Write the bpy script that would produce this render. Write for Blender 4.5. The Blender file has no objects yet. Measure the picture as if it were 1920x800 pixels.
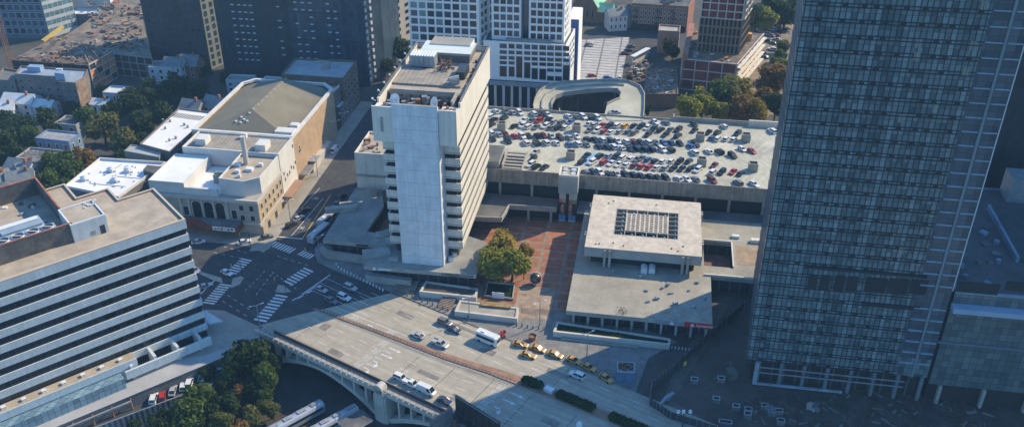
import bpy, math, random
from mathutils import Vector
random.seed(7)
R = math.radians
scene = bpy.context.scene
COL = scene.collection

# ------------------------------------------------------------------ camera, sky, sun, exposure
FPX, PITCH, CAMH = 1750.0, R(30.5), 170.0
cam_d = bpy.data.cameras.new('camera'); cam = bpy.data.objects.new('camera', cam_d); COL.objects.link(cam)
cam_d.sensor_width = 36.0; cam_d.lens = 36.0 * FPX / 1920.0
cam_d.clip_start = 1.0; cam_d.clip_end = 6000.0
cam.location = (0, 0, CAMH); cam.rotation_euler = (math.pi/2 - PITCH, 0, 0)
scene.camera = cam
scene.render.resolution_x = 1024; scene.render.resolution_y = 426

SUN_EL, SUN_AZ = R(37), R(31)          # azimuth counted from +X towards +Y
world = bpy.data.worlds.new('World'); scene.world = world; world.use_nodes = True
wn = world.node_tree; bg = wn.nodes['Background']
sky = wn.nodes.new('ShaderNodeTexSky'); sky.sky_type = 'NISHITA'; sky.sun_disc = False
sky.sun_elevation = SUN_EL; sky.sun_rotation = R(90) - SUN_AZ
sky.air_density = 1.4; sky.dust_density = 0.3; sky.ozone_density = 6.0
tint = wn.nodes.new('ShaderNodeMixRGB'); tint.blend_type = 'MULTIPLY'; tint.inputs[0].default_value = 1.0
tint.inputs[2].default_value = (.76, 1.14, 1.42, 1)                 # deep clear autumn blue
wn.links.new(sky.outputs[0], tint.inputs[1]); wn.links.new(tint.outputs[0], bg.inputs[0]); bg.inputs[1].default_value = 0.14
sun_d = bpy.data.lights.new('sun', 'SUN'); sun = bpy.data.objects.new('sun', sun_d); COL.objects.link(sun)
sun_d.energy = 4.9; sun_d.angle = R(0.5); sun_d.color = (1.0, 0.83, 0.55)
sdir = Vector((math.cos(SUN_EL)*math.cos(SUN_AZ), math.cos(SUN_EL)*math.sin(SUN_AZ), math.sin(SUN_EL)))
sun.rotation_euler = sdir.to_track_quat('Z', 'Y').to_euler(); sun.location = (300, 300, 400)
vs = scene.view_settings
vs.view_transform = 'Standard'; vs.look = 'None'; vs.gamma = 1.0; vs.use_curve_mapping = False
vs.exposure = 0.45

# ------------------------------------------------------------------ coordinates (survey of the photograph)
cP, sP = math.cos(PITCH), math.sin(PITCH)
YAW = R(9.2)
cY, sY = math.cos(YAW), math.sin(YAW)
def ray(u, v):
    a, b = (u-960)/FPX, (400-v)/FPX
    return Vector((a, cP + b*sP, -sP + b*cP))
def P(u, v, z=0.0):
    d = ray(u, v); t = (z-CAMH)/d.z
    return (t*d.x, t*d.y)
def G(e, n): return (e*cY + n*sY, -e*sY + n*cY)
def grid(x, y): return (x*cY - y*sY, x*sY + y*cY)
def onN(u, v, n):                      # point of the street-grid plane n = const seen at u, v -> (e, z)
    d = ray(u, v); ge, gn = grid(d.x, d.y); t = n/gn
    return (t*ge, CAMH + t*d.z)
def onE(u, v, e):
    d = ray(u, v); ge, gn = grid(d.x, d.y); t = e/ge
    return (t*gn, CAMH + t*d.z)
def rect(e0, e1, n0, n1): return [G(e0,n0), G(e1,n0), G(e1,n1), G(e0,n1)]
def poly(pts, z=0.0): return [P(u, v, z) for u, v in pts]

# ------------------------------------------------------------------ materials
MATS = {}
def _nodes(name):
    m = bpy.data.materials.new(name); m.use_nodes = True
    nt = m.node_tree; return m, nt, nt.nodes['Principled BSDF']
def _noise(nt, scale, detail=4, src='Object', rough=.6):
    tc = nt.nodes.new('ShaderNodeTexCoord'); n = nt.nodes.new('ShaderNodeTexNoise')
    n.inputs['Scale'].default_value = scale; n.inputs['Detail'].default_value = detail
    n.inputs['Roughness'].default_value = rough
    nt.links.new(tc.outputs[src], n.inputs['Vector']); return n
def _ramp(nt, fac, a, b, p0=.3, p1=.7):
    r = nt.nodes.new('ShaderNodeValToRGB')
    r.color_ramp.elements[0].position = p0; r.color_ramp.elements[1].position = p1
    r.color_ramp.elements[0].color = (*a, 1); r.color_ramp.elements[1].color = (*b, 1)
    nt.links.new(fac, r.inputs[0]); return r
def _mix(nt, mode, fac, a, b):
    m = nt.nodes.new('ShaderNodeMixRGB'); m.blend_type = mode
    for s, v in ((0, fac), (1, a), (2, b)):
        if isinstance(v, (int, float)): m.inputs[s].default_value = v
        elif isinstance(v, tuple): m.inputs[s].default_value = (*v, 1)
        else: nt.links.new(v, m.inputs[s])
    return m
def _streak(nt, x, amt, su=.9, sv=.06, rot=0.0):
    tc = nt.nodes.new('ShaderNodeTexCoord'); mp = nt.nodes.new('ShaderNodeMapping'); n = nt.nodes.new('ShaderNodeTexNoise')
    mp.inputs['Scale'].default_value = (su, sv, 1); m0 = nt.nodes.new('ShaderNodeMapping'); m0.inputs['Rotation'].default_value = (0, 0, rot)
    n.inputs['Scale'].default_value = 1.0; n.inputs['Detail'].default_value = 5; n.inputs['Roughness'].default_value = .65
    nt.links.new(tc.outputs['UV'], m0.inputs[0]); nt.links.new(m0.outputs[0], mp.inputs[0]); nt.links.new(mp.outputs[0], n.inputs['Vector'])
    r = _ramp(nt, n.outputs[0], (1-amt,)*3, (1.04,)*3, .34, .62)
    return _mix(nt, 'MULTIPLY', 1.0, x.outputs[0], r.outputs[0])
def mat(name, col, rough=.85, var=.25, scale=.25, fine=2.5, metal=0.0, stain=None, bump=0.0, src='Object', spec=None, streak=0, su=.9, sv=.06, rot=0.0):
    if name in MATS: return MATS[name]
    m, nt, b = _nodes(name)
    lo = tuple(c*(1-var) for c in col); hi = tuple(min(1, c*(1+var*.7)) for c in col)
    n1 = _noise(nt, scale, 5, src); r1 = _ramp(nt, n1.outputs[0], lo, hi, .32, .68)
    n2 = _noise(nt, fine, 3, src); r2 = _ramp(nt, n2.outputs[0], (1-var*.6,)*3, (1, 1, 1), .3, .65)
    mx = _mix(nt, 'MULTIPLY', 1.0, r1.outputs[0], r2.outputs[0]); out = mx
    if stain:
        n3 = _noise(nt, scale*.6, 6, src, .75); r3 = _ramp(nt, n3.outputs[0], (0,)*3, (1,)*3, .55, .68)
        out = _mix(nt, 'MIX', r3.outputs[0], mx.outputs[0], tuple(stain))
    if streak: out = _streak(nt, out, streak, su, sv, rot)
    nt.links.new(out.outputs[0], b.inputs['Base Color'])
    b.inputs['Roughness'].default_value = rough; b.inputs['Metallic'].default_value = metal
    if spec is not None: b.inputs['Specular IOR Level'].default_value = spec
    if bump:
        bp = nt.nodes.new('ShaderNodeBump'); bp.inputs['Strength'].default_value = bump; bp.inputs['Distance'].default_value = .1
        nt.links.new(n2.outputs[0], bp.inputs['Height']); nt.links.new(bp.outputs[0], b.inputs['Normal'])
    MATS[name] = m; return m
def brickmat(name, c1, c2, mortar, w, h, ms=.02, offset=.5, rough=.85, var=.3, stain=None, streak=0, su=.9, sv=.06, rot=0.0):
    if name in MATS: return MATS[name]
    m, nt, b = _nodes(name)
    tc = nt.nodes.new('ShaderNodeTexCoord'); t = nt.nodes.new('ShaderNodeTexBrick')
    t.offset = offset; t.squash = 1.0
    t.inputs['Color1'].default_value = (*c1, 1); t.inputs['Color2'].default_value = (*c2, 1); t.inputs['Mortar'].default_value = (*mortar, 1)
    t.inputs['Scale'].default_value = 1.0; t.inputs['Mortar Size'].default_value = ms
    t.inputs['Brick Width'].default_value = w; t.inputs['Row Height'].default_value = h; t.inputs['Bias'].default_value = 0
    mp = nt.nodes.new('ShaderNodeMapping'); mp.inputs['Rotation'].default_value = (0, 0, rot)
    nt.links.new(tc.outputs['UV'], mp.inputs[0]); nt.links.new(mp.outputs[0], t.inputs['Vector'])
    n = _noise(nt, .35, 6); r = _ramp(nt, n.outputs[0], (1-var,)*3, (1.1,)*3, .3, .7)
    n2 = _noise(nt, 2.2, 3); r2 = _ramp(nt, n2.outputs[0], (1-var*.5,)*3, (1.05,)*3, .3, .7)
    x = _mix(nt, 'MULTIPLY', 1.0, t.outputs[0], r.outputs[0]); x = _mix(nt, 'MULTIPLY', 1.0, x.outputs[0], r2.outputs[0])
    if stain:
        n3 = _noise(nt, .16, 7, rough=.8); r3 = _ramp(nt, n3.outputs[0], (0,)*3, (.8,)*3, .52, .66)
        x = _mix(nt, 'MIX', r3.outputs[0], x.outputs[0], tuple(stain))
    if streak: x = _streak(nt, x, streak, su, sv, rot)
    nt.links.new(x.outputs[0], b.inputs['Base Color']); b.inputs['Roughness'].default_value = rough
    MATS[name] = m; return m
def cellmat(name, cw, ch, lo, hi, rough=.25, metal=0.0, line=(.02,.03,.04), lw=.09, colamt=.5, spec=.5):
    """window wall of panes cw x ch metres, each its own tone, dark joints between"""
    if name in MATS: return MATS[name]
    m, nt, b = _nodes(name)
    tc = nt.nodes.new('ShaderNodeTexCoord'); sp = nt.nodes.new('ShaderNodeSeparateXYZ'); nt.links.new(tc.outputs['UV'], sp.inputs[0])
    def mth(op, a, v=None):
        n = nt.nodes.new('ShaderNodeMath'); n.operation = op
        for i, s in enumerate((a, v)):
            if s is None: continue
            if isinstance(s, (int, float)): n.inputs[i].default_value = s
            else: nt.links.new(s, n.inputs[i])
        return n.outputs[0]
    fu = mth('DIVIDE', sp.outputs[0], cw); fv = mth('DIVIDE', sp.outputs[1], ch)
    iu, iv = mth('FLOOR', fu), mth('FLOOR', fv)
    cb = nt.nodes.new('ShaderNodeCombineXYZ'); nt.links.new(iu, cb.inputs[0]); nt.links.new(iv, cb.inputs[1])
    wn1 = nt.nodes.new('ShaderNodeTexWhiteNoise'); wn1.noise_dimensions = '3D'; nt.links.new(cb.outputs[0], wn1.inputs['Vector'])
    wn2 = nt.nodes.new('ShaderNodeTexWhiteNoise'); wn2.noise_dimensions = '1D'; nt.links.new(iu, wn2.inputs['W'])
    f = mth('ADD', mth('MULTIPLY', wn1.outputs[0], 1-colamt), mth('MULTIPLY', wn2.outputs[0], colamt))
    nz = _noise(nt, .035, 3); f = mth('ADD', mth('MULTIPLY', f, .75), mth('MULTIPLY', nz.outputs[0], .25))
    rp = _ramp(nt, f, lo, hi, .15, .9)
    eu = mth('LESS_THAN', mth('FRACT', fu), lw/cw); ev = mth('LESS_THAN', mth('FRACT', fv), lw/ch)
    e = mth('MAXIMUM', eu, ev)
    x = _mix(nt, 'MIX', e, rp.outputs[0], tuple(line))
    nt.links.new(x.outputs[0], b.inputs['Base Color']); b.inputs['Roughness'].default_value = rough; b.inputs['Metallic'].default_value = metal
    b.inputs['Specular IOR Level'].default_value = spec
    n2 = _noise(nt, 1.2, 2); bp = nt.nodes.new('ShaderNodeBump'); bp.inputs['Strength'].default_value = .12; bp.inputs['Distance'].default_value = .2
    nt.links.new(n2.outputs[0], bp.inputs['Height']); nt.links.new(bp.outputs[0], b.inputs['Normal'])
    MATS[name] = m; return m
def leafmat(name, a, b_, c):
    if name in MATS: return MATS[name]
    m, nt, b = _nodes(name)
    g = nt.nodes.new('ShaderNodeNewGeometry'); r = nt.nodes.new('ShaderNodeValToRGB')
    r.color_ramp.elements[0].color = (*a, 1); r.color_ramp.elements[1].color = (*c, 1)
    e = r.color_ramp.elements.new(.5); e.color = (*b_, 1)
    n = _noise(nt, .35, 3)
    mm = nt.nodes.new('ShaderNodeMath'); mm.operation = 'MULTIPLY_ADD'
    nt.links.new(g.outputs['Random Per Island'], mm.inputs[0]); mm.inputs[1].default_value = .5
    sb = nt.nodes.new('ShaderNodeMath'); sb.operation = 'MULTIPLY_ADD'; nt.links.new(n.outputs[0], sb.inputs[0]); sb.inputs[1].default_value = 1.0; sb.inputs[2].default_value = -.25
    nt.links.new(sb.outputs[0], mm.inputs[2])
    nt.links.new(mm.outputs[0], r.inputs[0]); nt.links.new(r.outputs[0], b.inputs['Base Color'])
    b.inputs['Roughness'].default_value = .7; b.inputs['Specular IOR Level'].default_value = .2
    tr = nt.nodes.new('ShaderNodeBsdfTranslucent'); nt.links.new(r.outputs[0], tr.inputs['Color'])
    ms = nt.nodes.new('ShaderNodeMixShader'); ms.inputs[0].default_value = .5
    nt.links.new(b.outputs[0], ms.inputs[1]); nt.links.new(tr.outputs[0], ms.inputs[2]); nt.links.new(ms.outputs[0], nt.nodes['Material Output'].inputs['Surface'])
    MATS[name] = m; return m

asphalt   = brickmat('asphalt', (.062,.064,.067), (.052,.054,.058), (.05,.051,.054), 14, 3.6, .04, .3, var=.3, stain=(.098,.096,.09), streak=.25, su=.02, sv=.8, rot=R(23.7))
ground_m  = mat('city_ground', (.075,.07,.06), .95, .35, .04, .4, stain=(.04,.045,.03))
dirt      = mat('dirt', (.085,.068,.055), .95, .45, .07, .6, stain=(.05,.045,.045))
dirtlit   = mat('sunlit_dirt', (.26,.19,.13), .95, .4, .07, .6, stain=(.12,.10,.09))  # brighter, warmer copy of the dirt, sunlight put into the colour
roadconc  = brickmat('road_concrete', (.40,.355,.275), (.365,.325,.255), (.24,.22,.18), 15, 3.6, .05, 0, var=.14, stain=(.32,.285,.225), streak=.24, su=.02, sv=.7, rot=R(23.7))
sidewalk_m= mat('sidewalk_concrete', (.32,.295,.25), .9, .2, .12, 1.2, stain=(.22,.2,.18))
paving    = brickmat('grey_paving', (.24,.23,.215), (.20,.195,.185), (.13,.125,.12), 3, 3, .05, 0, stain=(.15,.14,.14))
plazabrick= brickmat('red_plaza_brick', (.41,.15,.075), (.33,.12,.07), (.30,.23,.17), 8.0, 4.6, .55, 0, var=.45, stain=(.21,.15,.12))
plazatan  = brickmat('tan_plaza_tile', (.42,.33,.24), (.30,.20,.14), (.36,.29,.22), 1.8, 1.4, .06, .5, var=.35)
conc      = mat('concrete', (.50,.46,.40), .85, .12, .12, .9)
pierconc  = brickmat('shaft_concrete', (.62,.64,.655), (.65,.665,.68), (.42,.43,.44), 7.6, 4.4, .07, 0, var=.12, streak=.13)
bandconc  = mat('band_concrete', (.67,.62,.535), .8, .08, .1, .8, streak=.16)
concdirty = mat('dirty_concrete', (.36,.34,.30), .9, .25, .2, 1.5, stain=(.22,.21,.19))
concdark  = mat('dark_concrete', (.16,.155,.15), .9, .3, .15, 1.2)
garagepanel = brickmat('garage_panel', (.37,.32,.26), (.34,.295,.24), (.24,.21,.17), 4.2, 30, .12, 0, var=.3, streak=.35)
garagedeck= mat('garage_deck', (.44,.425,.335), .9, .24, .06, .7, stain=(.29,.28,.235))
museumroof= mat('museum_roof', (.55,.485,.40), .85, .22, .5, 2.6, stain=(.40,.34,.275))
lowroof   = mat('felt_roof', (.34,.315,.26), .9, .26, .09, 1.2, stain=(.20,.17,.135))
darkroof  = mat('dark_felt_roof', (.12,.12,.12), .9, .35, .12, 1.2, stain=(.2,.19,.17))
gravel    = mat('roof_gravel', (.40,.335,.255), .95, .22, .25, 3.5, stain=(.29,.25,.20))
brownroof = mat('brown_roof', (.20,.175,.12), .9, .18, .08, 1.5, stain=(.16,.14,.105))
whiteroof = mat('white_membrane', (.74,.73,.71), .7, .1, .15, 1.5, stain=(.55,.53,.5))
paleroof  = mat('pale_green_roof', (.56,.60,.55), .7, .06, .2, 1.0)
slatroof  = brickmat('ribbed_roof', (.36,.31,.24), (.33,.29,.225), (.22,.19,.155), 1.5, 60, .12, 0, var=.3, stain=(.24,.205,.16))
facadewhite = mat('white_facade', (.80,.80,.79), .7, .06, .1, 1.0)
whitewall = mat('white_render', (.62,.60,.56), .8, .12, .15, 1.2)
cream     = mat('cream_stucco', (.46,.40,.32), .85, .14, .12, 1.3)
limestone = brickmat('limestone', (.42,.37,.30), (.40,.35,.285), (.33,.29,.24), 2.4, 1.1, .03, .5, var=.2)
ochre     = brickmat('ochre_brick', (.46,.31,.18), (.43,.285,.165), (.40,.28,.18), .6, .25, .03, .5, var=.2)
brownbrick= brickmat('brown_brick', (.22,.145,.10), (.19,.125,.09), (.22,.17,.13), .5, .2, .03, .5, var=.3)
greybrick = brickmat('grey_brick', (.185,.165,.155), (.17,.155,.145), (.19,.18,.17), .5, .2, .03, .5, var=.3)
redbrick  = brickmat('red_brick', (.42,.14,.075), (.36,.12,.07), (.35,.22,.16), .5, .2, .03, .5, var=.35)
beigewall = mat('beige_wall', (.34,.30,.25), .85, .15, .1, 1.0)
bluewall  = mat('blue_panel', (.05,.10,.32), .5, .1, .1, .8)
houseblue = mat('blue_siding', (.14,.22,.33), .8, .12, .3, 2)
housegrey = mat('grey_siding', (.33,.33,.32), .8, .15, .3, 2)
shingle   = brickmat('grey_shingle', (.27,.29,.28), (.22,.24,.24), (.16,.17,.17), .6, .4, .05, .5, var=.3)
copper    = mat('green_copper', (.22,.50,.34), .7, .15, .12, 1.0, stain=(.28,.55,.40))
darkmetal = mat('dark_metal', (.03,.032,.036), .5, .2, .5, 3)
greymetal = mat('grey_metal', (.30,.32,.34), .5, .2, .5, 3, metal=.2)
whitemetal= mat('white_metal', (.66,.67,.67), .5, .12, .5, 3)
rust      = mat('rust', (.30,.14,.075), .85, .45, .4, 3, stain=(.14,.09,.07))
redpaint  = mat('red_paint', (.50,.06,.035), .6, .25, .4, 3)
orange    = mat('orange_net', (.62,.20,.05), .8, .35, .4, 2)
darkred   = mat('dark_red_net', (.22,.055,.045), .85, .4, .2, 1.5, stain=(.10,.05,.05))
glass     = mat('dark_glass', (.018,.024,.032), .15, .3, .3, 1, spec=.6)
glassblue = mat('blue_glass', (.045,.075,.12), .15, .35, .3, 1, spec=.6)
glassteal = mat('teal_glass', (.16,.27,.27), .2, .35, .4, 1.5, spec=.6)
recess    = mat('recess_shade', (.022,.024,.027), .9, .2, .3, 1)  # near-black colour stands in for shade in openings, recesses and undersides
winframe  = mat('window_frame', (.40,.40,.39), .7, .1, .5, 3)
white     = mat('white_paint', (.72,.72,.70), .8, .15, .4, 3, stain=(.5,.49,.46))
worn      = mat('worn_road_paint', (.66,.66,.64), .85, .2, .6, 3, stain=(.40,.40,.38))
yellow    = mat('yellow_paint', (.58,.40,.08), .8, .2, .4, 3)
bluepaint = mat('light_blue_paint', (.22,.40,.62), .8, .2, .3, 2)
medbrick  = brickmat('median_brick', (.38,.20,.12), (.32,.17,.11), (.28,.2,.15), .8, .5, .06, .5, var=.4)
bark      = mat('bark', (.085,.065,.048), .9, .3, .5, 4)
hedge_m   = leafmat('hedge_leaf', (.012,.035,.014), (.03,.075,.025), (.05,.10,.03))
lawn_m    = leafmat('lawn', (.012,.03,.016), (.018,.045,.022), (.03,.06,.02))
LEAF = {
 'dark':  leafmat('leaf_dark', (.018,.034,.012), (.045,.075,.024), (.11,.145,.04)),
 'green': leafmat('leaf_green', (.03,.06,.014), (.09,.14,.03), (.20,.25,.055)),
 'olive': leafmat('leaf_olive', (.05,.06,.015), (.16,.165,.04), (.31,.29,.075)),
 'lime':  leafmat('leaf_lime', (.10,.115,.018), (.29,.29,.045), (.46,.42,.08)),
 'gold':  leafmat('leaf_gold', (.13,.095,.02), (.36,.27,.05), (.55,.42,.09)),
 'rust':  leafmat('leaf_rust', (.09,.052,.018), (.25,.145,.04), (.42,.27,.07)),
 'bare':  leafmat('leaf_bare',  (.03,.027,.022), (.05,.045,.038), (.075,.07,.055)),
}
curtain   = cellmat('curtain_wall', 1.25, 1.75, (.035,.062,.074), (.26,.32,.33), rough=.3, colamt=.5, spec=.5)
curtaindk = cellmat('dark_tower_cladding', 1.6, 3.3, (.022,.028,.036), (.045,.055,.068), rough=.4, colamt=.3)
curtainbl = cellmat('blue_tower_glazing', 1.8, 3.3, (.022,.036,.055), (.065,.095,.13), rough=.3, colamt=.4)
office_glass = cellmat('office_ribbon_glass', 1.6, 60, (.008,.012,.017), (.040,.048,.056), rough=.2, colamt=.2, line=(.065,.07,.075), lw=.1)
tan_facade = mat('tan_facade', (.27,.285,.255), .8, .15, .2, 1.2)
canopyglass = cellmat('canopy_glass', 1.6, 2.0, (.10,.17,.22), (.24,.36,.42), rough=.2)
net = mat('debris', (.20,.15,.11), .95, .6, .25, 1.2, stain=(.07,.065,.065))

# ------------------------------------------------------------------ object helpers
XF = {}
def tag(o, label, cat, group=None):
    o['label'] = label; o['category'] = cat
    if group: o['group'] = group
    return o
def thing(name, label, cat, xy, z=0.0, rz=0.0, group=None):
    o = bpy.data.objects.new(name, None); COL.objects.link(o); o.empty_display_size = .5
    o.location = (xy[0], xy[1], z); o.rotation_euler = (0, 0, rz)
    XF[o.name] = (xy[0], xy[1], z, rz)
    return tag(o, label, cat, group)
def gthing(name, label, cat, e, n, z=0.0, group=None): return thing(name, label, cat, G(e, n), z, -YAW, group)
class MB:
    def __init__(s): s.v, s.f, s.m = [], [], []
    def face(s, pts, mi=0):
        i = len(s.v); s.v += [tuple(p) for p in pts]; s.f.append(tuple(range(i, i+len(pts)))); s.m.append(mi)
    def prism(s, pl, z0, z1, mi=0, top=None, bot=False, sides=True, cap=True):
        a = sum(pl[i][0]*pl[(i+1) % len(pl)][1] - pl[(i+1) % len(pl)][0]*pl[i][1] for i in range(len(pl)))
        if a < 0: pl = pl[::-1]
        n = len(pl)
        if sides:
            for i in range(n):
                p, q = pl[i], pl[(i+1) % n]
                s.face([(p[0],p[1],z0), (q[0],q[1],z0), (q[0],q[1],z1), (p[0],p[1],z1)], mi)
        if cap: s.face([(p[0],p[1],z1) for p in pl], mi if top is None else top)
        if bot: s.face([(p[0],p[1],z0) for p in pl[::-1]], mi)
    def box(s, x, y, z0, sx, sy, h, rz=0.0, mi=0, top=None, bot=True):
        c, n = math.cos(rz), math.sin(rz)
        s.prism([(x+c*a-n*b, y+n*a+c*b) for a, b in ((-sx/2,-sy/2),(sx/2,-sy/2),(sx/2,sy/2),(-sx/2,sy/2))], z0, z0+h, mi, top, bot)
    def gbox(s, e0, e1, n0, n1, z0, z1, mi=0, top=None, bot=True): s.prism(rect(e0,e1,n0,n1), z0, z1, mi, top, bot)
    def bar(s, p, q, w, h, mi=0):
        p, q = Vector(p), Vector(q); d = (q-p); L = d.length
        if L < 1e-6: return
        d /= L; up = Vector((0,0,1)) if abs(d.z) < .95 else Vector((1,0,0))
        a = d.cross(up).normalized(); b = a.cross(d)
        c = [p + a*x*w/2 + b*y*h/2 for x, y in ((-1,-1),(1,-1),(1,1),(-1,1))]; e = [k + d*L for k in c]
        for i in range(4): s.face([c[i], c[(i+1) % 4], e[(i+1) % 4], e[i]], mi)
        s.face(c[::-1], mi); s.face(e, mi)
    def tube(s, p, q, r0, r1=None, n=8, mi=0, cap=True):
        r1 = r0 if r1 is None else r1
        p, q = Vector(p), Vector(q); d = (q-p).normalized(); up = Vector((0,0,1)) if abs(d.z) < .95 else Vector((1,0,0))
        a = d.cross(up).normalized(); b = d.cross(a)
        A = [p + (a*math.cos(t)+b*math.sin(t))*r0 for t in [2*math.pi*i/n for i in range(n)]]
        B = [q + (a*math.cos(t)+b*math.sin(t))*r1 for t in [2*math.pi*i/n for i in range(n)]]
        for i in range(n): s.face([A[(i+1) % n], A[i], B[i], B[(i+1) % n]], mi)
        if cap: s.face(A, mi); s.face(B[::-1], mi)
    def sphere(s, c, r, nu=12, nv=8, mi=0, sz=1.0, top=math.pi):
        c = Vector(c)
        def pt(i, j): t, f = 2*math.pi*i/nu, top*j/nv; return c + Vector((math.cos(t)*math.sin(f), math.sin(t)*math.sin(f), math.cos(f)*sz))*r
        for j in range(nv):
            for i in range(nu): s.face([pt(i,j), pt(i,j+1), pt(i+1,j+1), pt(i+1,j)], mi)
    def mesh(s, name, mats, L=(0,0,0,0), smooth=False):
        me = bpy.data.meshes.new(name); c, n = math.cos(-L[3]), math.sin(-L[3])
        vv = []
        for x, y, z in s.v:
            x -= L[0]; y -= L[1]; vv.append((c*x-n*y, n*x+c*y, z-L[2]))
        me.from_pydata(vv, [], s.f)
        for m in (mats if isinstance(mats, (list, tuple)) else [mats]): me.materials.append(m)
        me.polygons.foreach_set('material_index', s.m)
        uv = me.uv_layers.new(name='UVMap'); d = uv.data
        for p in me.polygons:
            src = [Vector(s.v[i]) for i in s.f[p.index]]
            nn = Vector((0,0,0))
            for i in range(len(src)): nn += src[i].cross(src[(i+1) % len(src)])
            hz = math.hypot(nn.x, nn.y)
            if abs(nn.z) > .75*max(nn.length, 1e-9) or hz < 1e-9:
                for k, li in enumerate(p.loop_indices): d[li].uv = grid(src[k].x, src[k].y)
            else:
                tx, ty = -nn.y/hz, nn.x/hz
                for k, li in enumerate(p.loop_indices): d[li].uv = (src[k].x*tx + src[k].y*ty, src[k].z)
        if smooth: me.polygons.foreach_set('use_smooth', [True]*len(me.polygons))
        me.update(); return me
    def build(s, name, mats, parent=None, smooth=False):
        if parent is not None: L = XF[parent.name]
        else:
            xs = [p[0] for p in s.v]; ys = [p[1] for p in s.v]; zs = [p[2] for p in s.v]
            L = ((min(xs)+max(xs))/2, (min(ys)+max(ys))/2, min(zs), 0)
        o = bpy.data.objects.new(name, s.mesh(name, mats, L, smooth)); COL.objects.link(o)
        if parent is not None: o.parent = parent; XF[o.name] = L
        else: o.location = L[:3]; XF[o.name] = L
        return o
def struct(name, pl, z, m, z0=None, side=None):
    b = MB()
    if z0 is None: b.prism(pl, z, z, 0, None, False, False)
    else: b.prism(pl, z0, z, 1 if side else 0, 0)
    o = b.build(name, [m, side] if side else m); o['kind'] = 'structure'; return o
def copy_obj(o, parent=None):
    c = o.copy(); COL.objects.link(c); c.parent = parent; return c
def copy_tree(o, parent=None):
    kids = list(o.children); c = copy_obj(o, parent)
    for k in kids: copy_tree(k, c)
    return c

# windows: each one an object of its own under its building
WMESH, WCOUNT, WREST = {}, {}, {}
WT = {'glass': glass, 'blue': glassblue, 'teal': glassteal, 'recess': recess}
def wmesh(w, h, kind, fw, frame):
    k = (round(w,2), round(h,2), kind, fw, frame.name)
    if k not in WMESH:
        b = MB(); wpoly(b, Vector((0,0,0)), Vector((1,0,0)), Vector((0,-1,0)), w, h, fw)
        WMESH[k] = b.mesh('window', [WT[kind], frame])
    return WMESH[k]
def wpoly(b, c, t, nrm, w, h, fw):
    z = Vector((0,0,1)); q = lambda x, y, o: c + t*x + z*y + nrm*o
    b.face([q(-w/2,0,.04), q(w/2,0,.04), q(w/2,h,.04), q(-w/2,h,.04)], 0)
    if fw > 0:
        for x0, x1, y0, y1 in ((-w/2-fw, w/2+fw, -fw, 0), (-w/2-fw, w/2+fw, h, h+fw), (-w/2-fw, -w/2, 0, h), (w/2, w/2+fw, 0, h)):
            b.face([q(x0,y0,.10), q(x1,y0,.10), q(x1,y1,.10), q(x0,y1,.10)], 1)
            b.face([q(x0,y1,0), q(x0,y1,.10), q(x1,y1,.10), q(x1,y1,0)][::-1], 1)
            b.face([q(x0,y0,0), q(x0,y0,.10), q(x1,y0,.10), q(x1,y0,0)], 1)
def window_at(root, xy, z, tdir, w, h, kind='glass', fw=.12, frame=None, name='window', cap=100):
    frame = frame or winframe; k = (root.name, name)
    L = XF[root.name]; WCOUNT[k] = WCOUNT.get(k, 0) + 1
    t = Vector((tdir[0], tdir[1], 0)).normalized(); nrm = Vector((t.y, -t.x, 0))
    if WCOUNT[k] > cap:
        kk = (root.name, name)
        if kk not in WREST: WREST[kk] = (MB(), root, kind, frame)
        wpoly(WREST[kk][0], Vector((xy[0], xy[1], z)), t, nrm, w, h, fw); return
    o = bpy.data.objects.new(name, wmesh(w, h, kind, fw, frame)); COL.objects.link(o); o.parent = root
    c, s = math.cos(-L[3]), math.sin(-L[3]); x, y = xy[0]-L[0], xy[1]-L[1]
    o.location = (c*x-s*y, s*x+c*y, z-L[2]); o.rotation_euler = (0, 0, math.atan2(t.y, t.x)-L[3])
def windows(root, a, b, z0, z1, cols, rows, wf=.5, hf=.55, kind='glass', fw=.12, frame=None, kinds=None, skip=0.0, top_first=True):
    ax, ay = a; bx, by = b; L = math.hypot(bx-ax, by-ay); dw, dh = L/cols, (z1-z0)/rows
    rr = range(rows)
    for r in rr:
        for c in range(cols):
            if skip and random.random() < skip: continue
            f = (c+.5)/cols
            kd = random.choice(kinds) if kinds else kind
            window_at(root, (ax+(bx-ax)*f, ay+(by-ay)*f), z0+dh*(r+.5)-dh*hf/2, (bx-ax, by-ay), dw*wf, dh*hf, kd, fw, frame)
def flush_windows():
    for (rn, nm), (b, root, kind, frame) in WREST.items():
        o = b.build(nm, [WT[kind], frame], root); o['kind'] = 'stuff'
def parapet(mb, pl, z0, z1, w=.4, mi=0):
    a = sum(pl[i][0]*pl[(i+1) % len(pl)][1] - pl[(i+1) % len(pl)][0]*pl[i][1] for i in range(len(pl)))
    if a < 0: pl = pl[::-1]
    n = len(pl); inn = []
    for i in range(n):
        p0, p1, p2 = Vector(pl[i-1]), Vector(pl[i]), Vector(pl[(i+1) % n])
        d1, d2 = (p1-p0).normalized(), (p2-p1).normalized()
        n1, n2 = Vector((-d1.y, d1.x)), Vector((-d2.y, d2.x)); m = n1+n2
        m = m/max(.3, m.dot(m))*2 if m.length > 1e-6 else n1
        inn.append(tuple(p1 + m*w))
    for i in range(n):
        p, q, a_, b_ = pl[i], pl[(i+1) % n], inn[i], inn[(i+1) % n]
        mb.face([(*p,z0), (*q,z0), (*q,z1), (*p,z1)], mi); mb.face([(*b_,z0), (*a_,z0), (*a_,z1), (*b_,z1)], mi)
        mb.face([(*p,z1), (*q,z1), (*b_,z1), (*a_,z1)], mi)
    return inn
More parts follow.
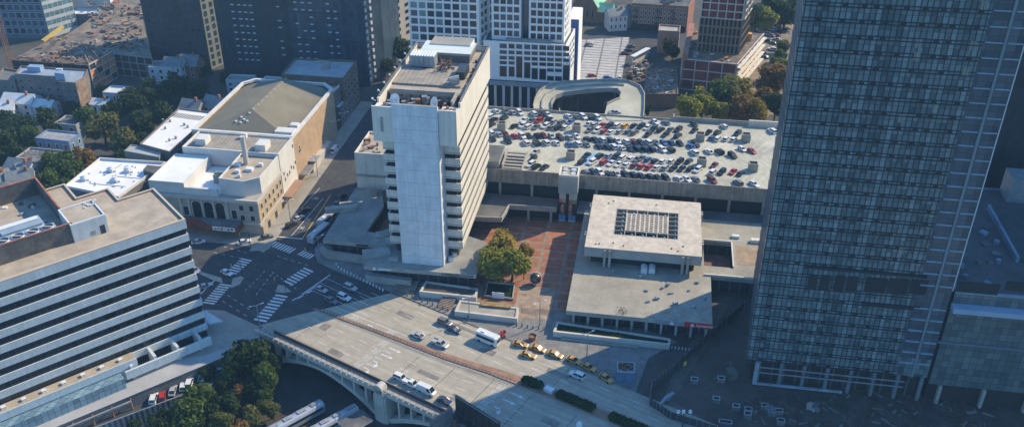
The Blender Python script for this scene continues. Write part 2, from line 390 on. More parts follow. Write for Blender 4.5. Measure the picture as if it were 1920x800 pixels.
def building(name, label, cat, pl, z1, wallm, roofm, z0=0.0, par=.8, parm=None, group=None, pw=.4):
    cx = sum(p[0] for p in pl)/len(pl); cy = sum(p[1] for p in pl)/len(pl)
    t = thing(name, label, cat, (cx, cy), z0, -YAW, group)
    b = MB(); b.prism(pl, z0, z1, cap=False); b.build('wall', wallm, t)
    r = MB(); r.prism(pl, z1-.25, z1-.01, sides=False); r.build('roof', roofm, t)
    if par:
        q = MB(); parapet(q, pl, z1, z1+par, pw); q.build('parapet', parm or wallm, t)
    return t
def text_mesh(name, txt, m, parent, origin, right, up, size, ext=.03, width=None, kind=None):
    cu = bpy.data.curves.new('lettering', 'FONT'); cu.body = txt; cu.size = 1.0; cu.extrude = .02
    ob = bpy.data.objects.new('lettering_tmp', cu); COL.objects.link(ob)
    me = bpy.data.meshes.new_from_object(ob.evaluated_get(bpy.context.evaluated_depsgraph_get()))
    bpy.data.objects.remove(ob); bpy.data.curves.remove(cu)
    xs = [v.co.x for v in me.vertices]; w = max(xs)-min(xs); sx = width/w if width else size
    right, up = Vector(right).normalized(), Vector(up).normalized(); nrm = right.cross(up); O = Vector(origin)
    b = MB()
    for p in me.polygons:
        b.face([O + right*(me.vertices[i].co.x-min(xs))*sx + up*me.vertices[i].co.y*size + nrm*(me.vertices[i].co.z+.02)*ext/.02 for i in p.vertices])
    bpy.data.meshes.remove(me)
    o = b.build(name, m, parent)
    if kind: o['kind'] = kind
    return o

# ================================================================== GROUND, ROADS, PAVEMENTS
Z_TR = -10.0
apex = P(486, 628)
eL = P(-260, 953); eR = P(1000, 880)
dR = Vector(G(.916, -.402)) - Vector(G(0, 0)); dR.normalize()      # boulevard direction, towards the lower right
nR = Vector((-dR.y, dR.x))                                        # across the boulevard, away from the camera
def RD(s, w): p = Vector(apex) + dR*s + nR*w; return (p.x, p.y)    # boulevard coordinates from the bridge corner
big = 2500
g = MB()
far_in = RD(-4, 32)
gpoly = [(-big, -200), eL, P(486, 640), P(480, 626), RD(0, 1.0), RD(-1, 30), RD(300, 34), (big, -200), (big, big), (-big, big)]
g.prism(gpoly, -.03, -.03, sides=False)
o = g.build('ground', ground_m); o['kind'] = 'structure'
struct('railway_trench_floor', [eL, P(486,640), RD(0,-.4), RD(-1,37), RD(300,39), (300,-200), (-300,-200)], Z_TR, mat('ballast', (.06,.058,.055), .95, .35, .2, 2))
w = MB()
for a, b in ((eL, P(486,640)), (P(486,640), RD(0,1.0)), (RD(0,1.0), RD(-1,34)), (RD(-1,34), RD(300,36))):
    w.face([(*a, Z_TR), (*b, Z_TR), (*b, -.03), (*a, -.03)])
o = w.build('retaining_wall', concdark); tag(o, 'dark concrete retaining wall along the sunken railway beside the bridge', 'wall')

struct('boulevard_road', [RD(-150,.3), RD(300,.3), RD(300,40), RD(100,60), RD(20,60), RD(-150,60)], .0, asphalt)
struct('bridge_road', [RD(-3.5,3.4), RD(300,3.4), RD(300,37.6), RD(19,37.6), RD(2.7,13.6)], .05, roadconc)
struct('north_street', [G(-123,240), G(-105,240), G(-105,600), G(-123,600)], .004, asphalt)
struct('theatre_street', [G(-330,226), G(-104,226), G(-104,254), G(-330,256)], .008, asphalt)
struct('theatre_sidewalk', [G(-129.2,246), G(-123.2,248), G(-123.2,372), G(-129.2,372)], .14, sidewalk_m, 0.0, sidewalk_m)
struct('corner_sidewalk', [G(-200,251), G(-131,249), G(-124,246), G(-123.2,256.5), G(-200,256.5)], .13, sidewalk_m, 0.0, sidewalk_m)
struct('tower_sidewalk', poly([(588,470),(600,455),(640,470),(690,500),(780,520),(1010,560),(1060,560),(1270,640),(1215,672)])+[RD(104,37.7), RD(19,38.2)]+poly([(640,512),(596,492)]), .12, paving, 0.0, sidewalk_m)
struct('brick_plaza', [G(-60,229), G(-20,229), G(-20,300), G(-90,300), G(-90,246), G(-60,246)], .15, plazabrick)
struct('tan_plaza_paving', [G(-36.5,224), G(-25,224), G(-25,241), G(-36.5,241)], .17, plazatan)
struct('office_forecourt', poly([(375,640),(386,580),(420,582),(486,612),(488,628),(380,668),(330,672)]), .12, sidewalk_m, 0.0, sidewalk_m)
struct('office_sidewalk', poly([(-260,952),(-260,830),(330,672),(486,610),(487,641)]), .10, mat('blue_grey_paving', (.36,.36,.36), .85, .15, .1, 1), 0.0, sidewalk_m)
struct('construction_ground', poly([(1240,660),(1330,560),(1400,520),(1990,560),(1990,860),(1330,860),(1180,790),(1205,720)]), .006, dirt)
struct('dirt_track', poly([(1345,560),(1372,556),(1330,640),(1290,700),(1262,752),(1330,790),(1420,815),(1400,822),(1300,800),(1238,762),(1262,700),(1300,632)]), .012, mat('packed_dirt', (.13,.105,.085), .95, .4, .15, .8, stain=(.09,.075,.065)))
struct('rubble_ground', poly([(1400,735),(1990,745),(1990,860),(1440,830)]), .016, mat('churned_soil', (.075,.06,.05), .95, .55, .22, 1.0, stain=(.15,.105,.07)))
struct('market_square', poly([(1088,75),(1180,70),(1165,150),(1090,160),(1070,160)]), .02, brickmat('square_paving', (.47,.45,.42), (.43,.41,.385), (.17,.165,.16), 9.0, 3.6, .42, 0, var=.25), 0.0)
struct('square_street', poly([(1095,72),(1170,30),(1320,75),(1290,90),(1240,100),(1180,72)]), .01, asphalt)
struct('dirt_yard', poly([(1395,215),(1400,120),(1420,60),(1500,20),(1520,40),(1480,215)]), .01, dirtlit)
struct('side_street', [G(-300,352), G(-128,348), G(-128,360), G(-300,364)], .006, asphalt)
struct('tower_back_street', [G(-123,600), G(-123,372), G(-118,372), G(-20,380), G(-20,366), G(-105,366), G(-105,600)], .012, asphalt)

# painted markings
def marks(name, quads, m, z=.06):
    b = MB()
    for q in quads: b.face([(*p, z) for p in q])
    o = b.build(name, m); o['kind'] = 'structure'; return o
def stripe(a, b, w):                                               # thin strip between two ground points
    a, b = Vector(a), Vector(b); d = (b-a).normalized(); n = Vector((-d.y, d.x))*w/2
    return [tuple(a-n), tuple(b-n), tuple(b+n), tuple(a+n)]
def zebra(a0, a1, n, wid):                                         # stripes along a0->a1
    a0, a1 = Vector(P(*a0)), Vector(P(*a1)); d = (a1-a0); L = d.length; d /= L; nn = Vector((-d.y, d.x)); out = []
    for i in range(n):
        c = a0 + d*L*(i+.5)/n; h = L/n*.27
        out.append([tuple(c-d*h-nn*wid/2), tuple(c+d*h-nn*wid/2), tuple(c+d*h+nn*wid/2), tuple(c-d*h+nn*wid/2)])
    return out
marks('zebra_crossing', zebra((486,603),(530,552),9,4.2), worn)
marks('zebra_crossing', zebra((538,532),(581,504),7,4.2), worn)
marks('zebra_crossing', zebra((390,570),(424,532),9,4.0), worn)
marks('zebra_crossing', zebra((432,513),(464,485),7,4.0), worn)
marks('zebra_crossing', zebra((510,456),(550,471),8,3.4), worn)
marks('zebra_crossing', zebra((562,473),(586,482),5,3.0), worn)
dash = []
def dashes(a, b, n, w=.16, duty=.45):
    a, b = Vector(P(*a)), Vector(P(*b))
    for i in range(n): dash.append(stripe(a.lerp(b, i/n), a.lerp(b, (i+duty)/n), w))
for a, b, n in (((415,545),(475,585),5), ((404,556),(470,597),5), ((460,545),(500,505),6), ((480,553),(512,510),5), ((510,510),(560,545),6), ((400,473),(480,490),5), ((420,462),(470,476),4), ((520,480),(585,500),5)):
    dashes(a, b, n)
def med(s_): return 0 if s_ < 48 else min(3.0, (s_-48)*.14)
for wv in (7.2, 10.8, 14.4):
    for i in range(20): s_ = 8+i*9; dash.append(stripe(RD(s_, wv+med(s_)), RD(s_+3, wv+med(s_+3)), .15))
for wv in (27.6, 31.0, 34.3):
    for i in range(20): s_ = 10+i*9+(wv-27)*.5; dash.append(stripe(RD(s_, wv), RD(s_+3, wv), .15))
marks('lane_dashes', dash, worn, .062)
solid = [stripe(RD(9,22.6), RD(40,23.2), .2), stripe(P(619,515), P(566,552), .45), stripe(P(548,563), P(585,545), .45),
         stripe(P(514,443), P(567,448), .5), stripe(P(518,441), P(600,352), .18), stripe(P(545,444), P(606,372), .2),
         stripe(P(585,544), P(690,590), .18), stripe(P(590,538), P(560,560), .3), stripe(P(376,551), P(404,524), .4), stripe(P(612,522), P(700,560), .15), stripe(P(600,530), P(690,572), .15)]
marks('lane_lines', solid, worn, .066)
marks('centre_line', [stripe(P(567,447), P(620,365), .3)], yellow, .02)
def arrow(s, w, kind, flip=1):
    def q(pts): return [tuple(Vector(apex) + dR*(s+a) + nR*(w+b*flip)) for a, b in pts]
    if kind == 's': return [q([(-2,-.16),(1,-.16),(1,.16),(-2,.16)]), q([(1,-.6),(2.4,0),(1,.6)])]
    return [q([(-1.6,-.18),(.6,-.18),(.6,.18),(-1.6,.18)]), q([(.3,.18),(.6,.18),(.6,-1.0),(.2,-1.0)]), q([(.0,-1.0),(1.4,-1.0),(.4,-2.0),(-.2,-1.2)])]
ar = []
for s0, o_ in ((36, 0), (75.5, 3)):
    ar += arrow(s0+1, 5.6+o_, 't') + arrow(s0+1.2, 9.2+o_, 't') + arrow(s0+1.6, 12.8+o_, 's') + arrow(s0+1.8, 16.2+o_, 's')
ar += [[tuple(Vector(q)) for q in f] for f in arrow(25, 21.2, 't')]
marks('turn_arrows', ar, worn, .07)
spots = [(32.2, 5.6), (32.4, 9.2), (32.6, 12.8), (32.2, 16.4), (71, 8.6), (71, 12.2), (71.2, 15.8), (71.4, 19.2), (17, 21.2), (30.5, 22.0)]
for (s0, wv) in spots:
    p = Vector(apex) + dR*s0 + nR*(wv+1.2)
    text_mesh('road_lettering', 'ONLY', worn, None, (p.x, p.y, .063), (-nR.x, -nR.y, 0), (dR.x, dR.y, 0), 3.2, .004, 2.4, 'structure')
for (u, v) in ((566,400), (572,370), (604,370), (578,425), (590,410)):
    x, y = P(u, v); text_mesh('road_lettering', 'ONLY', worn, None, (x-1.1, y, .02), (-cY, sY, 0), (-sY, -cY, 0), 2.6, .004, -2.2 if False else 2.2, 'structure')
# expansion joints of the bridge deck
marks('deck_joints', [stripe(RD(s_, 3.6), RD(s_, 17.6+med(s_)*1.2), .14) for s_ in (10, 45.5, 57, 69, 81, 95)] + [stripe(RD(s_, 25), RD(s_, 37), .12) for s_ in (60, 84)], darkmetal, .058)

marks('asphalt_patch', [[RD(a,w),RD(a+l,w),RD(a+l,w+q),RD(a,w+q)] for a, w, l, q in ((22,5,5,2.2),(49,12,7,1.6),(63,8,4,2.6),(27,30,6,2),(44,34.4,9,1.5),(58,29,5,2.4),(79,32,7,1.8),(12,12,3,3),(88,14,5,2.4))], mat('patch_grey', (.215,.20,.17), .95, .3, .3, 2, stain=(.28,.255,.21)), .054)
dr_ = MB()
for s_ in (13,30,47,64,81): dr_.face([(*q, .056) for q in stripe(RD(s_,3.7), RD(s_+1,3.7), .4)]); dr_.face([(*q, .056) for q in stripe(RD(s_,37.2), RD(s_+1,37.2), .4)])
o = dr_.build('road_drain', darkmetal); o['kind'] = 'structure'
# median, islands
MN = [(4,17.9), (14,18.6), (27,19.6), (52,20.6), (66,22.2), (80,22.9), (94,23.3), (150,23.6), (300,23.6)]
MF = [(300,26.4), (150,26.2), (92,26.4), (78,26.2), (70,25.6), (60,24.0), (52,22.8), (30,20.9), (14,19.4), (5,18.6)]
m = MB(); m.prism([RD(*q) for q in MN+MF], .0, .30, 0, 1); o = m.build('median_strip', [sidewalk_m, medbrick]); o['kind'] = 'structure'
for i, pts in enumerate([[(516,547),(522,534),(534,536),(546,547),(530,549)], [(432,540),(437,522),(452,518),(458,520),(450,533),(440,537)], [(366,510),(372,508),(415,521),(418,530),(402,526)]]):
    m = MB(); m.prism(poly(pts), 0, .18, 0, 1); o = m.build('traffic_island', [mat('island_kerb', (.42,.35,.2), .9, .2), concdirty]); o['kind'] = 'structure'

# ================================================================== OFFICE TOWER WITH CONCRETE SHAFTS
T = gthing('office_tower', 'tall pale concrete office tower with blank end shaft and stacked balcony bands', 'tower', -67.6, 266, 6.0)
E0, E1, N0, N1 = -80.2, -55.0, 239.4, 292.8
ZB, ZT = 48.2, 59.4
b = MB(); b.gbox(E0+2.6, E1-2.2, N0+6.5, N1-3, 6, ZB, 0); b.build('glass_core', brickmat('ribbon_glass', (.028,.034,.042), (.05,.055,.06), (.012,.014,.016), 1.6, 60, .12, 0, rough=.3, var=.3), T)
for k in range(9):
    z = 9.6 + k*4.2
    b = MB(); b.gbox(E0+.9, E1-.4, N0+5.2, N1-1.6, z, z+.35, 1)
    for r in (rect(E0+.9, E1-.4, N0+5.2, N0+5.5), rect(E0+.9, E1-.4, N1-1.9, N1-1.6), rect(E0+.9, E0+1.2, N0+5.5, N1-1.9), rect(E1-.7, E1-.4, N0+5.5, N1-1.9)):
        b.prism(r, z+.35, z+2.45, 0)
        b.prism(r, z-.25, z, 0, bot=True)
    b.build('balcony_band', [bandconc, concdirty], T)
b = MB(); b.gbox(E0, -74.1, N0, N0+6, ZB, ZT-1.4, 0); b.gbox(-60.3, E1, N0, N0+6, ZB, ZT-1.4, 0)
b.gbox(E0, -74.1, N0, N0+.5, ZT-1.4, ZT, 0); b.gbox(-60.3, E1, N0, N0+.5, ZT-1.4, ZT, 0)
b.gbox(E0, E0+.6, N0+6, N1, ZB, ZT, 0); b.gbox(E1-.6, E1, N0+6, N1, ZB, ZT, 0); b.gbox(E0+.6, E1-.6, N1-.6, N1, ZB, ZT, 0)
b.gbox(E0+.6, E1-.6, N0+8, N1-.6, ZB, ZB+.5, 0)
b.build('top_block', bandconc, T)
b = MB(); b.gbox(-74.0, -60.4, N0-.5, N0+.4, 6, 60.6, 0, 1); b.gbox(-74.0, -60.4, N0+.4, N0+8, 6, 54.9, 0, 1, False); b.build('end_shaft', [pierconc, lowroof], T)
b = MB(); b.gbox(-74, -60.4, N1-6, N1+1.2, 6, 61.6, 0, 1); b.build('end_shaft', [pierconc, lowroof], T)
b = MB(); b.gbox(E0+.6, E1-.6, N0+15, N1-.6, 57.2, 57.9, 0); b.build('roof', gravel, T)
b = MB(); b.gbox(E0+.61, E1-3, N0+20, N0+33, 57.9, 58.6, 0); b.build('ribbed_roof', slatroof, T)
b = MB(); b.gbox(E0+.7, E1-2.9, N0+6.1, N0+15, 55.0, 55.1, 0)
for i in range(7): b.gbox(E0+2+i*2.9, E0+2.25+i*2.9, N0+1.2 if 1 < i < 6 else N0+6.3, N0+15.2, 56.6, 56.95, 0)
b.gbox(E0+1.2, E1-3.2, N0+15.2, N0+15.7, 55.3, 58.6, 1); b.gbox(E1-3.4, E1-2.8, N0+8, N0+15, 55.3, 58.8, 1)
b.build('equipment_well', [recess, concdirty], T)
b = MB(); b.gbox(E0+.61, E1-.61, N0+15.8, N0+20, 57.9, 58.0, 0); b.build('walkway', gravel, T)
random.seed(3)
b = MB()
for i in range(34):
    e = random.uniform(E0+2, E1-4); n = random.uniform(N0+6.5, N0+15) if not -73 < e < -61.5 else random.uniform(N0+1, N0+15); h = random.uniform(.6, 2.6)
    b.box(*G(e, n), 55.3, random.uniform(.4,1.8), random.uniform(.4,1.6), h, random.uniform(0,1), random.choice((0,0,1,2)))
o = b.build('air_plant', [greymetal, concdirty, rust], T)
b = MB(); b.gbox(E0+4.6, E1-4.4, N0+41, N1-2.6, 57.9, 60.4, 1, 0); b.gbox(E0+4.2, E1-4.0, N0+40.6, N1-2.3, 60.4, 61.2, 2, 0); b.build('penthouse', [paleroof, concdark, concdirty], T)
b = MB(); b.gbox(E0+7, E1-6, N1-2.1, N1-.7, 57.9, 59.4, 0); b.build('stair_hood', lowroof, T)
b = MB(); b.gbox(E0+2.6, E0+10.8, N0+34, N0+38.5, 58.6, 62.2, 0, 1)
for i in range(9): b.gbox(E0+2.9+i*.9, E0+3.2+i*.9, N0+34, N0+38.6, 62.2, 62.5, 1)
for i in range(4): b.tube((*G(E0+4+i*1.6, N0+33.8), 59), (*G(E0+4+i*1.6, N0+33.8), 61.6), .18)
b.build('cooling_unit', [greymetal, whitemetal], T)
b = MB(); b.gbox(E1-5.6, E1-2.8, N0+25.5, N0+33, 58.6, 61.0, 0); b.build('air_handler', darkmetal, T)
b = MB(); b.gbox(E1-6.6, E1-4.2, N0+21, N0+23.4, 58.6, 60.4, 0); b.tube((*G(E1-6.8,N0+21.6), 59.7), (*G(E1-3.9,N0+22.6), 60.0), 1.0, 1.3, 10); b.build('fan_cowl', concdirty, T)
b = MB()
for i in range(26):
    e, n = random.uniform(E0+12.5, E0+16), random.uniform(N0+31, N0+37)
    b.bar((*G(e,n),58.6), (*G(e+random.uniform(-.6,.6), n+random.uniform(-.6,.6)), 59.4+random.random()*2.8), .2, .2)
    b.box(*G(e,n), 58.6, .7, .6, random.uniform(.4,1.6), random.random(), i % 2)
b.build('antenna_cluster', [rust, concdirty], T)
b = MB()
for e, n, rz in ((E0+5.6, N0+5.2, .6), (E1-7.6, N0+4.6, .9)):
    c = Vector((*G(e,n), 59.5))
    b.tube((c.x,c.y,57), (c.x,c.y,59.5), .3)
    for i in range(12):
        a0, a1 = 2*math.pi*i/12, 2*math.pi*(i+1)/12; rx, ry = Vector((math.cos(rz), -math.sin(rz), .15)), Vector((.2,.25,1))
        p0 = c+(rx*math.cos(a0)+ry*math.sin(a0))*1.9; p1 = c+(rx*math.cos(a1)+ry*math.sin(a1))*1.9; k = c+Vector((.35,.5,-.1))
        b.face([k, p0, p1]); b.face([k+Vector((.1,.1,0)), p1, p0])
b.build('dish_antenna', whitemetal, T)
b = MB()
for i in range(30):
    e, n = random.choice(((random.uniform(E1-2.5,E1-1), random.uniform(N0+18,N1-3)), (random.uniform(E0+1,E0+5), random.uniform(N0+1.2,N0+5.5)), (random.uniform(E0+16,E1-3), random.uniform(N0+30,N0+40)), (random.uniform(E1-5,E1-1), random.uniform(N0+1.2,N0+5.5))))
    b.box(*G(e,n), 57.9 if n > N0+7 else 58.0, random.uniform(.3,1.2), random.uniform(.3,1), random.uniform(.3,1.0) if n < N0+7.5 else random.uniform(.3,1.3), random.random(), i % 3)
b.build('roof_clutter', [concdirty, rust, darkmetal], T)
for i in range(8):
    p = G(E0-.1, N0+5+i*6.2)
    b = MB(); b.bar((*p, ZT-.6), (p[0]-.9, p[1], ZT+.1), .12, .12); b.sphere((p[0]-1.0, p[1], ZT+.2), .36, 8, 5)
    b.build('floodlight', whitemetal, T)
b = MB(); b.box(*G(-77.4, N0-.12), 51.5, .7, .3, 4.6, -YAW); b.build('wall_panel', greymetal, T)
b = MB(); b.gbox(E1-.62, E1+.05, N0+7, N1, ZT, ZT+.25, 0); b.gbox(E0-.05, E0+.62, N0+7, N1, ZT, ZT+.25, 0); b.gbox(E0+.62, E1-.62, N1-.62, N1, ZT, ZT+.25, 0); b.build('coping', concdark, T)

# podium round the tower with shop fronts
pod = [(605,449.5),(703,459),(681.6,498.5),(892.5,515.5),(911.8,453.4),(872,440),(745,420),(709,437),(687,434),(720,386),(716,355),(667,351.5)]
PD = thing('podium_building', 'low grey podium with flat roof and shop fronts around the pale office tower', 'podium', P(700,470,6), 0, -YAW)
pp = poly(pod, 6)
b = MB(); b.prism(pp, 4.7, 6.0, 1, 0, True); b.build('roof', [mat('podium_roof', (.27,.265,.24), .9, .3, .12, 1.2, stain=(.36,.34,.28)), concdirty], PD)
def inset(pl, d):
    a = sum(pl[i][0]*pl[(i+1) % len(pl)][1] - pl[(i+1) % len(pl)][0]*pl[i][1] for i in range(len(pl)))
    if a < 0: pl = pl[::-1]
    out = []
    for i in range(len(pl)):
        p0, p1, p2 = Vector(pl[i-1]), Vector(pl[i]), Vector(pl[(i+1) % len(pl)])
        d1, d2 = (p1-p0).normalized(), (p2-p1).normalized(); n1, n2 = Vector((-d1.y,d1.x)), Vector((-d2.y,d2.x)); m = n1+n2
        m = m/max(.4, m.dot(m))*2; out.append(tuple(p1+m*d))
    return out
b = MB(); b.prism(inset(pp, 2.2), 0, 4.7, 0, cap=False); b.build('shop_front', brickmat('shopfront_glass', (.03,.035,.04), (.055,.055,.055), (.12,.12,.12), 3.2, 60, .25, 0, rough=.3), PD)
pL, pR = P(681.6,498.5,6), P(892.5,515.5,6); dd = (Vector(pR)-Vector(pL)).normalized(); nn = Vector((dd.y,-dd.x))
q = Vector(pL)+dd*(Vector(pR)-Vector(pL)).length*.70 + nn*.03
text_mesh('shop_sign', 'STARBUCKS COFFEE', darkmetal, PD, (q.x, q.y, 4.98), (dd.x,dd.y,0), (0,0,1), 1.05, .05, 10.0)
q = Vector(pL)+dd*3.4+nn*.06; b = MB(); b.tube((q.x,q.y,5.35), (q.x+nn.x*.12, q.y+nn.y*.12, 5.35), .62, n=14); q2 = q+dd*3.3; b.box(q2.x, q2.y, 5.1, 4.2, .12, .5, math.atan2(dd.y,dd.x)); b.build('emblem_sign', white, PD)
q = P(660,455,6); b = MB(); p0 = Vector(P(605,449.5,6)); p1 = Vector(P(703,459,6)); d1 = (p1-p0).normalized(); n1 = Vector((d1.y,-d1.x)); c = p0+d1*13.5+n1*.05; b.box(c.x,c.y,5.0,4.2,.1,.7,math.atan2(d1.y,d1.x)); b.build('sign_strip', darkmetal, PD)
random.seed(11)
for u, v in ((845,488),(852,479),(857,472)): b = MB(); b.box(*P(u,v,6), 6.0, 1.5, 1.5, 1.2, .3, 0); b.build('air_unit', whitemetal, PD)
for u, v, sx, sy, h in ((640,395,11,2.4,1.6),(650,385,5,1.5,1.2),(706,475,9,5,.5),(735,455,4,4,1.2),(737,487,3,2,.8),(722,440,6,3,.7),(700,365,2.5,2.5,2.4)):
    b = MB(); b.box(*P(u,v,6), 6, sx, sy, h, .2, 0); b.build('roof_plant', concdirty, PD)
b = MB(); b.prism(poly([(600,464),(612,474),(690,485),(694,468),(690,466),(683,478),(615,468),(604,460)], 2.4), .12, 2.4, 0); o = b.build('planter_wall', concdirty); tag(o, 'low angular concrete wall at the street corner under the podium edge', 'wall')
b = MB(); b.prism(poly([(684,515),(770,527),(772,520),(686,509)], 2.6), .12, 2.6, 0, 1); o = b.build('shop_canopy', [concdirty, greymetal]); tag(o, 'long pale blue-grey canopy below the podium fascia facing the crossing', 'canopy')

# north wing of the tower complex
wg = poly([(664.6,290),(692,250),(755,252),(748,296)], 19)
W = building('annex_building', 'small concrete annex with sunlit tan roof behind the tall office tower', 'building', wg, 19, bandconc, gravel, 0, .9)
b = MB()
for i in range(14): b.box(*P(random.uniform(682,708), random.uniform(264,286), 19), 19, random.uniform(.5,2.4), random.uniform(.5,1.6), random.uniform(.3,1.4), random.random(), i % 2)
b.build('roof_clutter', [concdirty, rust], W)
b = MB(); p0, p1 = Vector(wg[0]), Vector(wg[3]); b.bar((*(p0+Vector((0,-.15))), 11), (*(p1+Vector((0,-.15))), 11), .4, .9); b.bar((*(p0+Vector((0,-.15))), 5), (*(p1+Vector((0,-.15))), 5), .4, .9); b.build('ledge', concdirty, W)

# ================================================================== PARKING GARAGE
ZG = 14.8
GE0, GE1, GN0, GN1 = -92, 80, 288.0, 341.5
GA = gthing('parking_garage', 'long two tier concrete parking garage with cars on its open roof', 'garage', -10, 315)
b = MB(); b.gbox(GE0, GE1, GN0+.3, GN1-.3, 14.0, ZG); b.build('roof_deck', garagedeck, GA)
b = MB(); b.gbox(GE0, GE1, GN0, GN0+.3, 10.6, 16.0); b.build('front_panel', garagepanel, GA)
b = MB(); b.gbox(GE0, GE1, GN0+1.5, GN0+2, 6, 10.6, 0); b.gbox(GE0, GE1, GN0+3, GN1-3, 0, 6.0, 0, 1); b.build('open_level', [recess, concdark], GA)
b = MB(); b.gbox(-92, -66, GN1-.3, GN1, 0, 16.2); b.gbox(-32, 9, GN1-.3, GN1, 0, 15.6); b.gbox(9, GE1, GN1-.3, GN1, 0, 16.6); b.gbox(-66, -32, GN1-.3, GN1, 0, 15.8); b.gbox(9.0, 9.4, GN1, GN1+2.5, 0, 16.6); b.build('back_panel', concdirty, GA)
b = MB(); b.gbox(38, 52, GN1-.9, GN1-.35, ZG, 17.4); b.build('wall_cap', bandconc, GA)
for i in range(15):
    e = GE0+6+i*11.5; b = MB(); b.gbox(e, e+.9, GN0+.5, GN0+1.4, 0, 10.6); b.build('column', concdirty, GA)
b = MB()
for r in range(5):
    for i in range(44):
        n0 = (331, 322.5, 311, 299.5, 290.5)[r]
        c0 = Vector(G(-60+i*2.9, n0)); a = R(125 if r in (0,2,4) else 62)-YAW; d = Vector((math.cos(a), math.sin(a)))*2.4
        for k in ((0,) if r in (0,4) else (-1,1)):
            c = c0+d*k*1.05; q = stripe(c-d, c+d, .12); b.face([(*p, ZG+.012) for p in q])
b.build('bay_marking', white, GA)
b = MB(); 
for u0, v0 in ((1106,298),(1142,301)):
    c = Vector(P(u0,v0,ZG)); d = Vector(G(math.cos(R(62)), math.sin(R(62))))-Vector(G(0,0)); q = stripe(c-d*5, c+d*5, 3.2); b.face([(*p, ZG+.02) for p in q])
b.build('accessible_bay_marking', bluepaint, GA)
kios = [(1081,246,'beside the crowded second row'),(941,243,'at the left edge beside the tall tower'),(1070,297,'nearest the mural tower'),(1312,263,'in the sparse second row'),(1398,264,'in the second row near the glass tower'),(1315,310,'in the fourth row beside a sandy patch'),(1411,319,'farthest right in the front rows')]
for i, (u, v, s_) in enumerate(kios):
    x, y = P(u, v, ZG)
    k = thing('vent_kiosk', 'concrete ventilation kiosk '+s_+' on the garage roof', 'kiosk', (x, y), ZG+.01, -YAW, 'ventilation kiosks on the parking roof')
    b = MB(); pl = [(x+sx*math.cos(YAW)+sy*math.sin(YAW)*1, y-sx*math.sin(YAW)+sy*math.cos(YAW)) for sx, sy in ((-1.6,-1.4),(1.6,-1.4),(1.6,1.4),(-1.6,1.4))]
    b.prism(pl, ZG+.01, ZG+2.8, cap=False); parapet(b, pl, ZG+2.8, ZG+3.05, .3); b.build('shaft', concdirty, k)
    b = MB(); b.prism(inset(pl,.3), ZG+2.2, ZG+2.2, sides=False); b.build('grille', rust if i % 2 else concdark, k)
    for j in range(4): 
        b = MB(); p = G(*[a+c_ for a, c_ in zip(grid(x,y), (-1.0+j*.65, 0))]); b.box(p[0], p[1], ZG+2.25, .15, 2.1, .4, -YAW); b.build('louvre', concdark, k)
b = MB(); b.gbox(-62,-51.5, GN0+1, 302, ZG, ZG+3.4, 0, 1); b.build('stair_house', [concdirty, darkroof], GA)
# ramp opening with concrete beams
b = MB(); b.gbox(-50.6,-50.2, GN0+1, 301.5, ZG, ZG+2.6); b.gbox(-43.6,-43.2, GN0+.6, 303, ZG, ZG+1.2); b.build('ramp_wall', concdirty, GA)
b = MB(); b.gbox(-50.2,-43.6, GN0+.6, 302, ZG+.01, ZG+.03); b.build('ramp_opening_shade', recess, GA)  # flat dark sheet on the deck, standing for the shaded opening
for j in range(6):
    b = MB(); n = GN0+1.6+j*2.2; b.gbox(-50.2,-43.6, n, n+1.0, ZG+.5+j*.12, ZG+.95+j*.12); b.build('ramp_beam', concdirty, GA)

# helical ramp behind the garage
RM = thing('spiral_ramp', 'looping concrete car ramp rising behind the parking garage roof', 'ramp', P(1105,195,14), 0)
outer = [(1000,203),(1003,188),(1012,172),(1030,161),(1060,156),(1105,153),(1150,152),(1180,155),(1200,164),(1208,178),(1208,203),(1206,222)]
inner = [(1035,206),(1034,194),(1041,182),(1056,176),(1080,173),(1110,170),(1138,168),(1158,169),(1165,177),(1162,186),(1150,191),(1138,197)]
inner2 = [(1050,212),(1046,196),(1052,186),(1064,180),(1084,178),(1110,175),(1135,172),(1150,173),(1157,179),(1153,185),(1140,190),(1133,198)]
zo = 15.0
O_, I_ = poly(outer, zo), poly(inner, zo)
b = MB()
for i in range(len(O_)-1):
    b.face([(*O_[i],zo), (*I_[i],zo), (*I_[i+1],zo), (*O_[i+1],zo)], 0)
    b.face([(*O_[i],zo-.7), (*O_[i+1],zo-.7), (*I_[i+1],zo-.7), (*I_[i],zo-.7)], 0)
b.face([(*O_[-1],zo), (*I_[-1],zo), (*P(1133,216,zo),zo), (*P(1140,225,zo),zo), (*P(1206,226,zo),zo)], 0)
b.build('ramp_deck', garagedeck, RM)
def wallstrip(b, pts, z0, z1, w=.35, mi=0):
    for i in range(len(pts)-1): b.bar((*pts[i], (z0+z1)/2), (*pts[i+1], (z0+z1)/2), w, z1-z0, mi)
b = MB(); wallstrip(b, O_, zo-1, zo+1.1); b.build('outer_parapet', concdirty, RM)
b = MB(); wallstrip(b, I_, zo-1, zo+1.0); b.build('inner_parapet', concdirty, RM)
mid_ = [((o_[0]*.55+i_[0]*.45), (o_[1]*.55+i_[1]*.45)) for o_, i_ in zip(O_, I_)]
b = MB(); wallstrip(b, mid_[:8], zo, zo+.7, .5); b.build('lane_kerb', concdirty, RM)
low = [(x, y) for x, y in poly(inner2, 9.0)]
b = MB(); wallstrip(b, low, 8.2, 9.8, .4); b.build('lower_parapet', concdirty, RM)
for i in (2,4,5,6,7,9):
    b = MB(); b.tube((*low[i], 0), (*low[i], zo-.5), .5, n=8); b.build('column', concdirty, RM)
b = MB(); b.prism([O_[i] for i in range(len(O_))], 0, zo-1.6, cap=False); b.build('ramp_drum', concdark, RM)

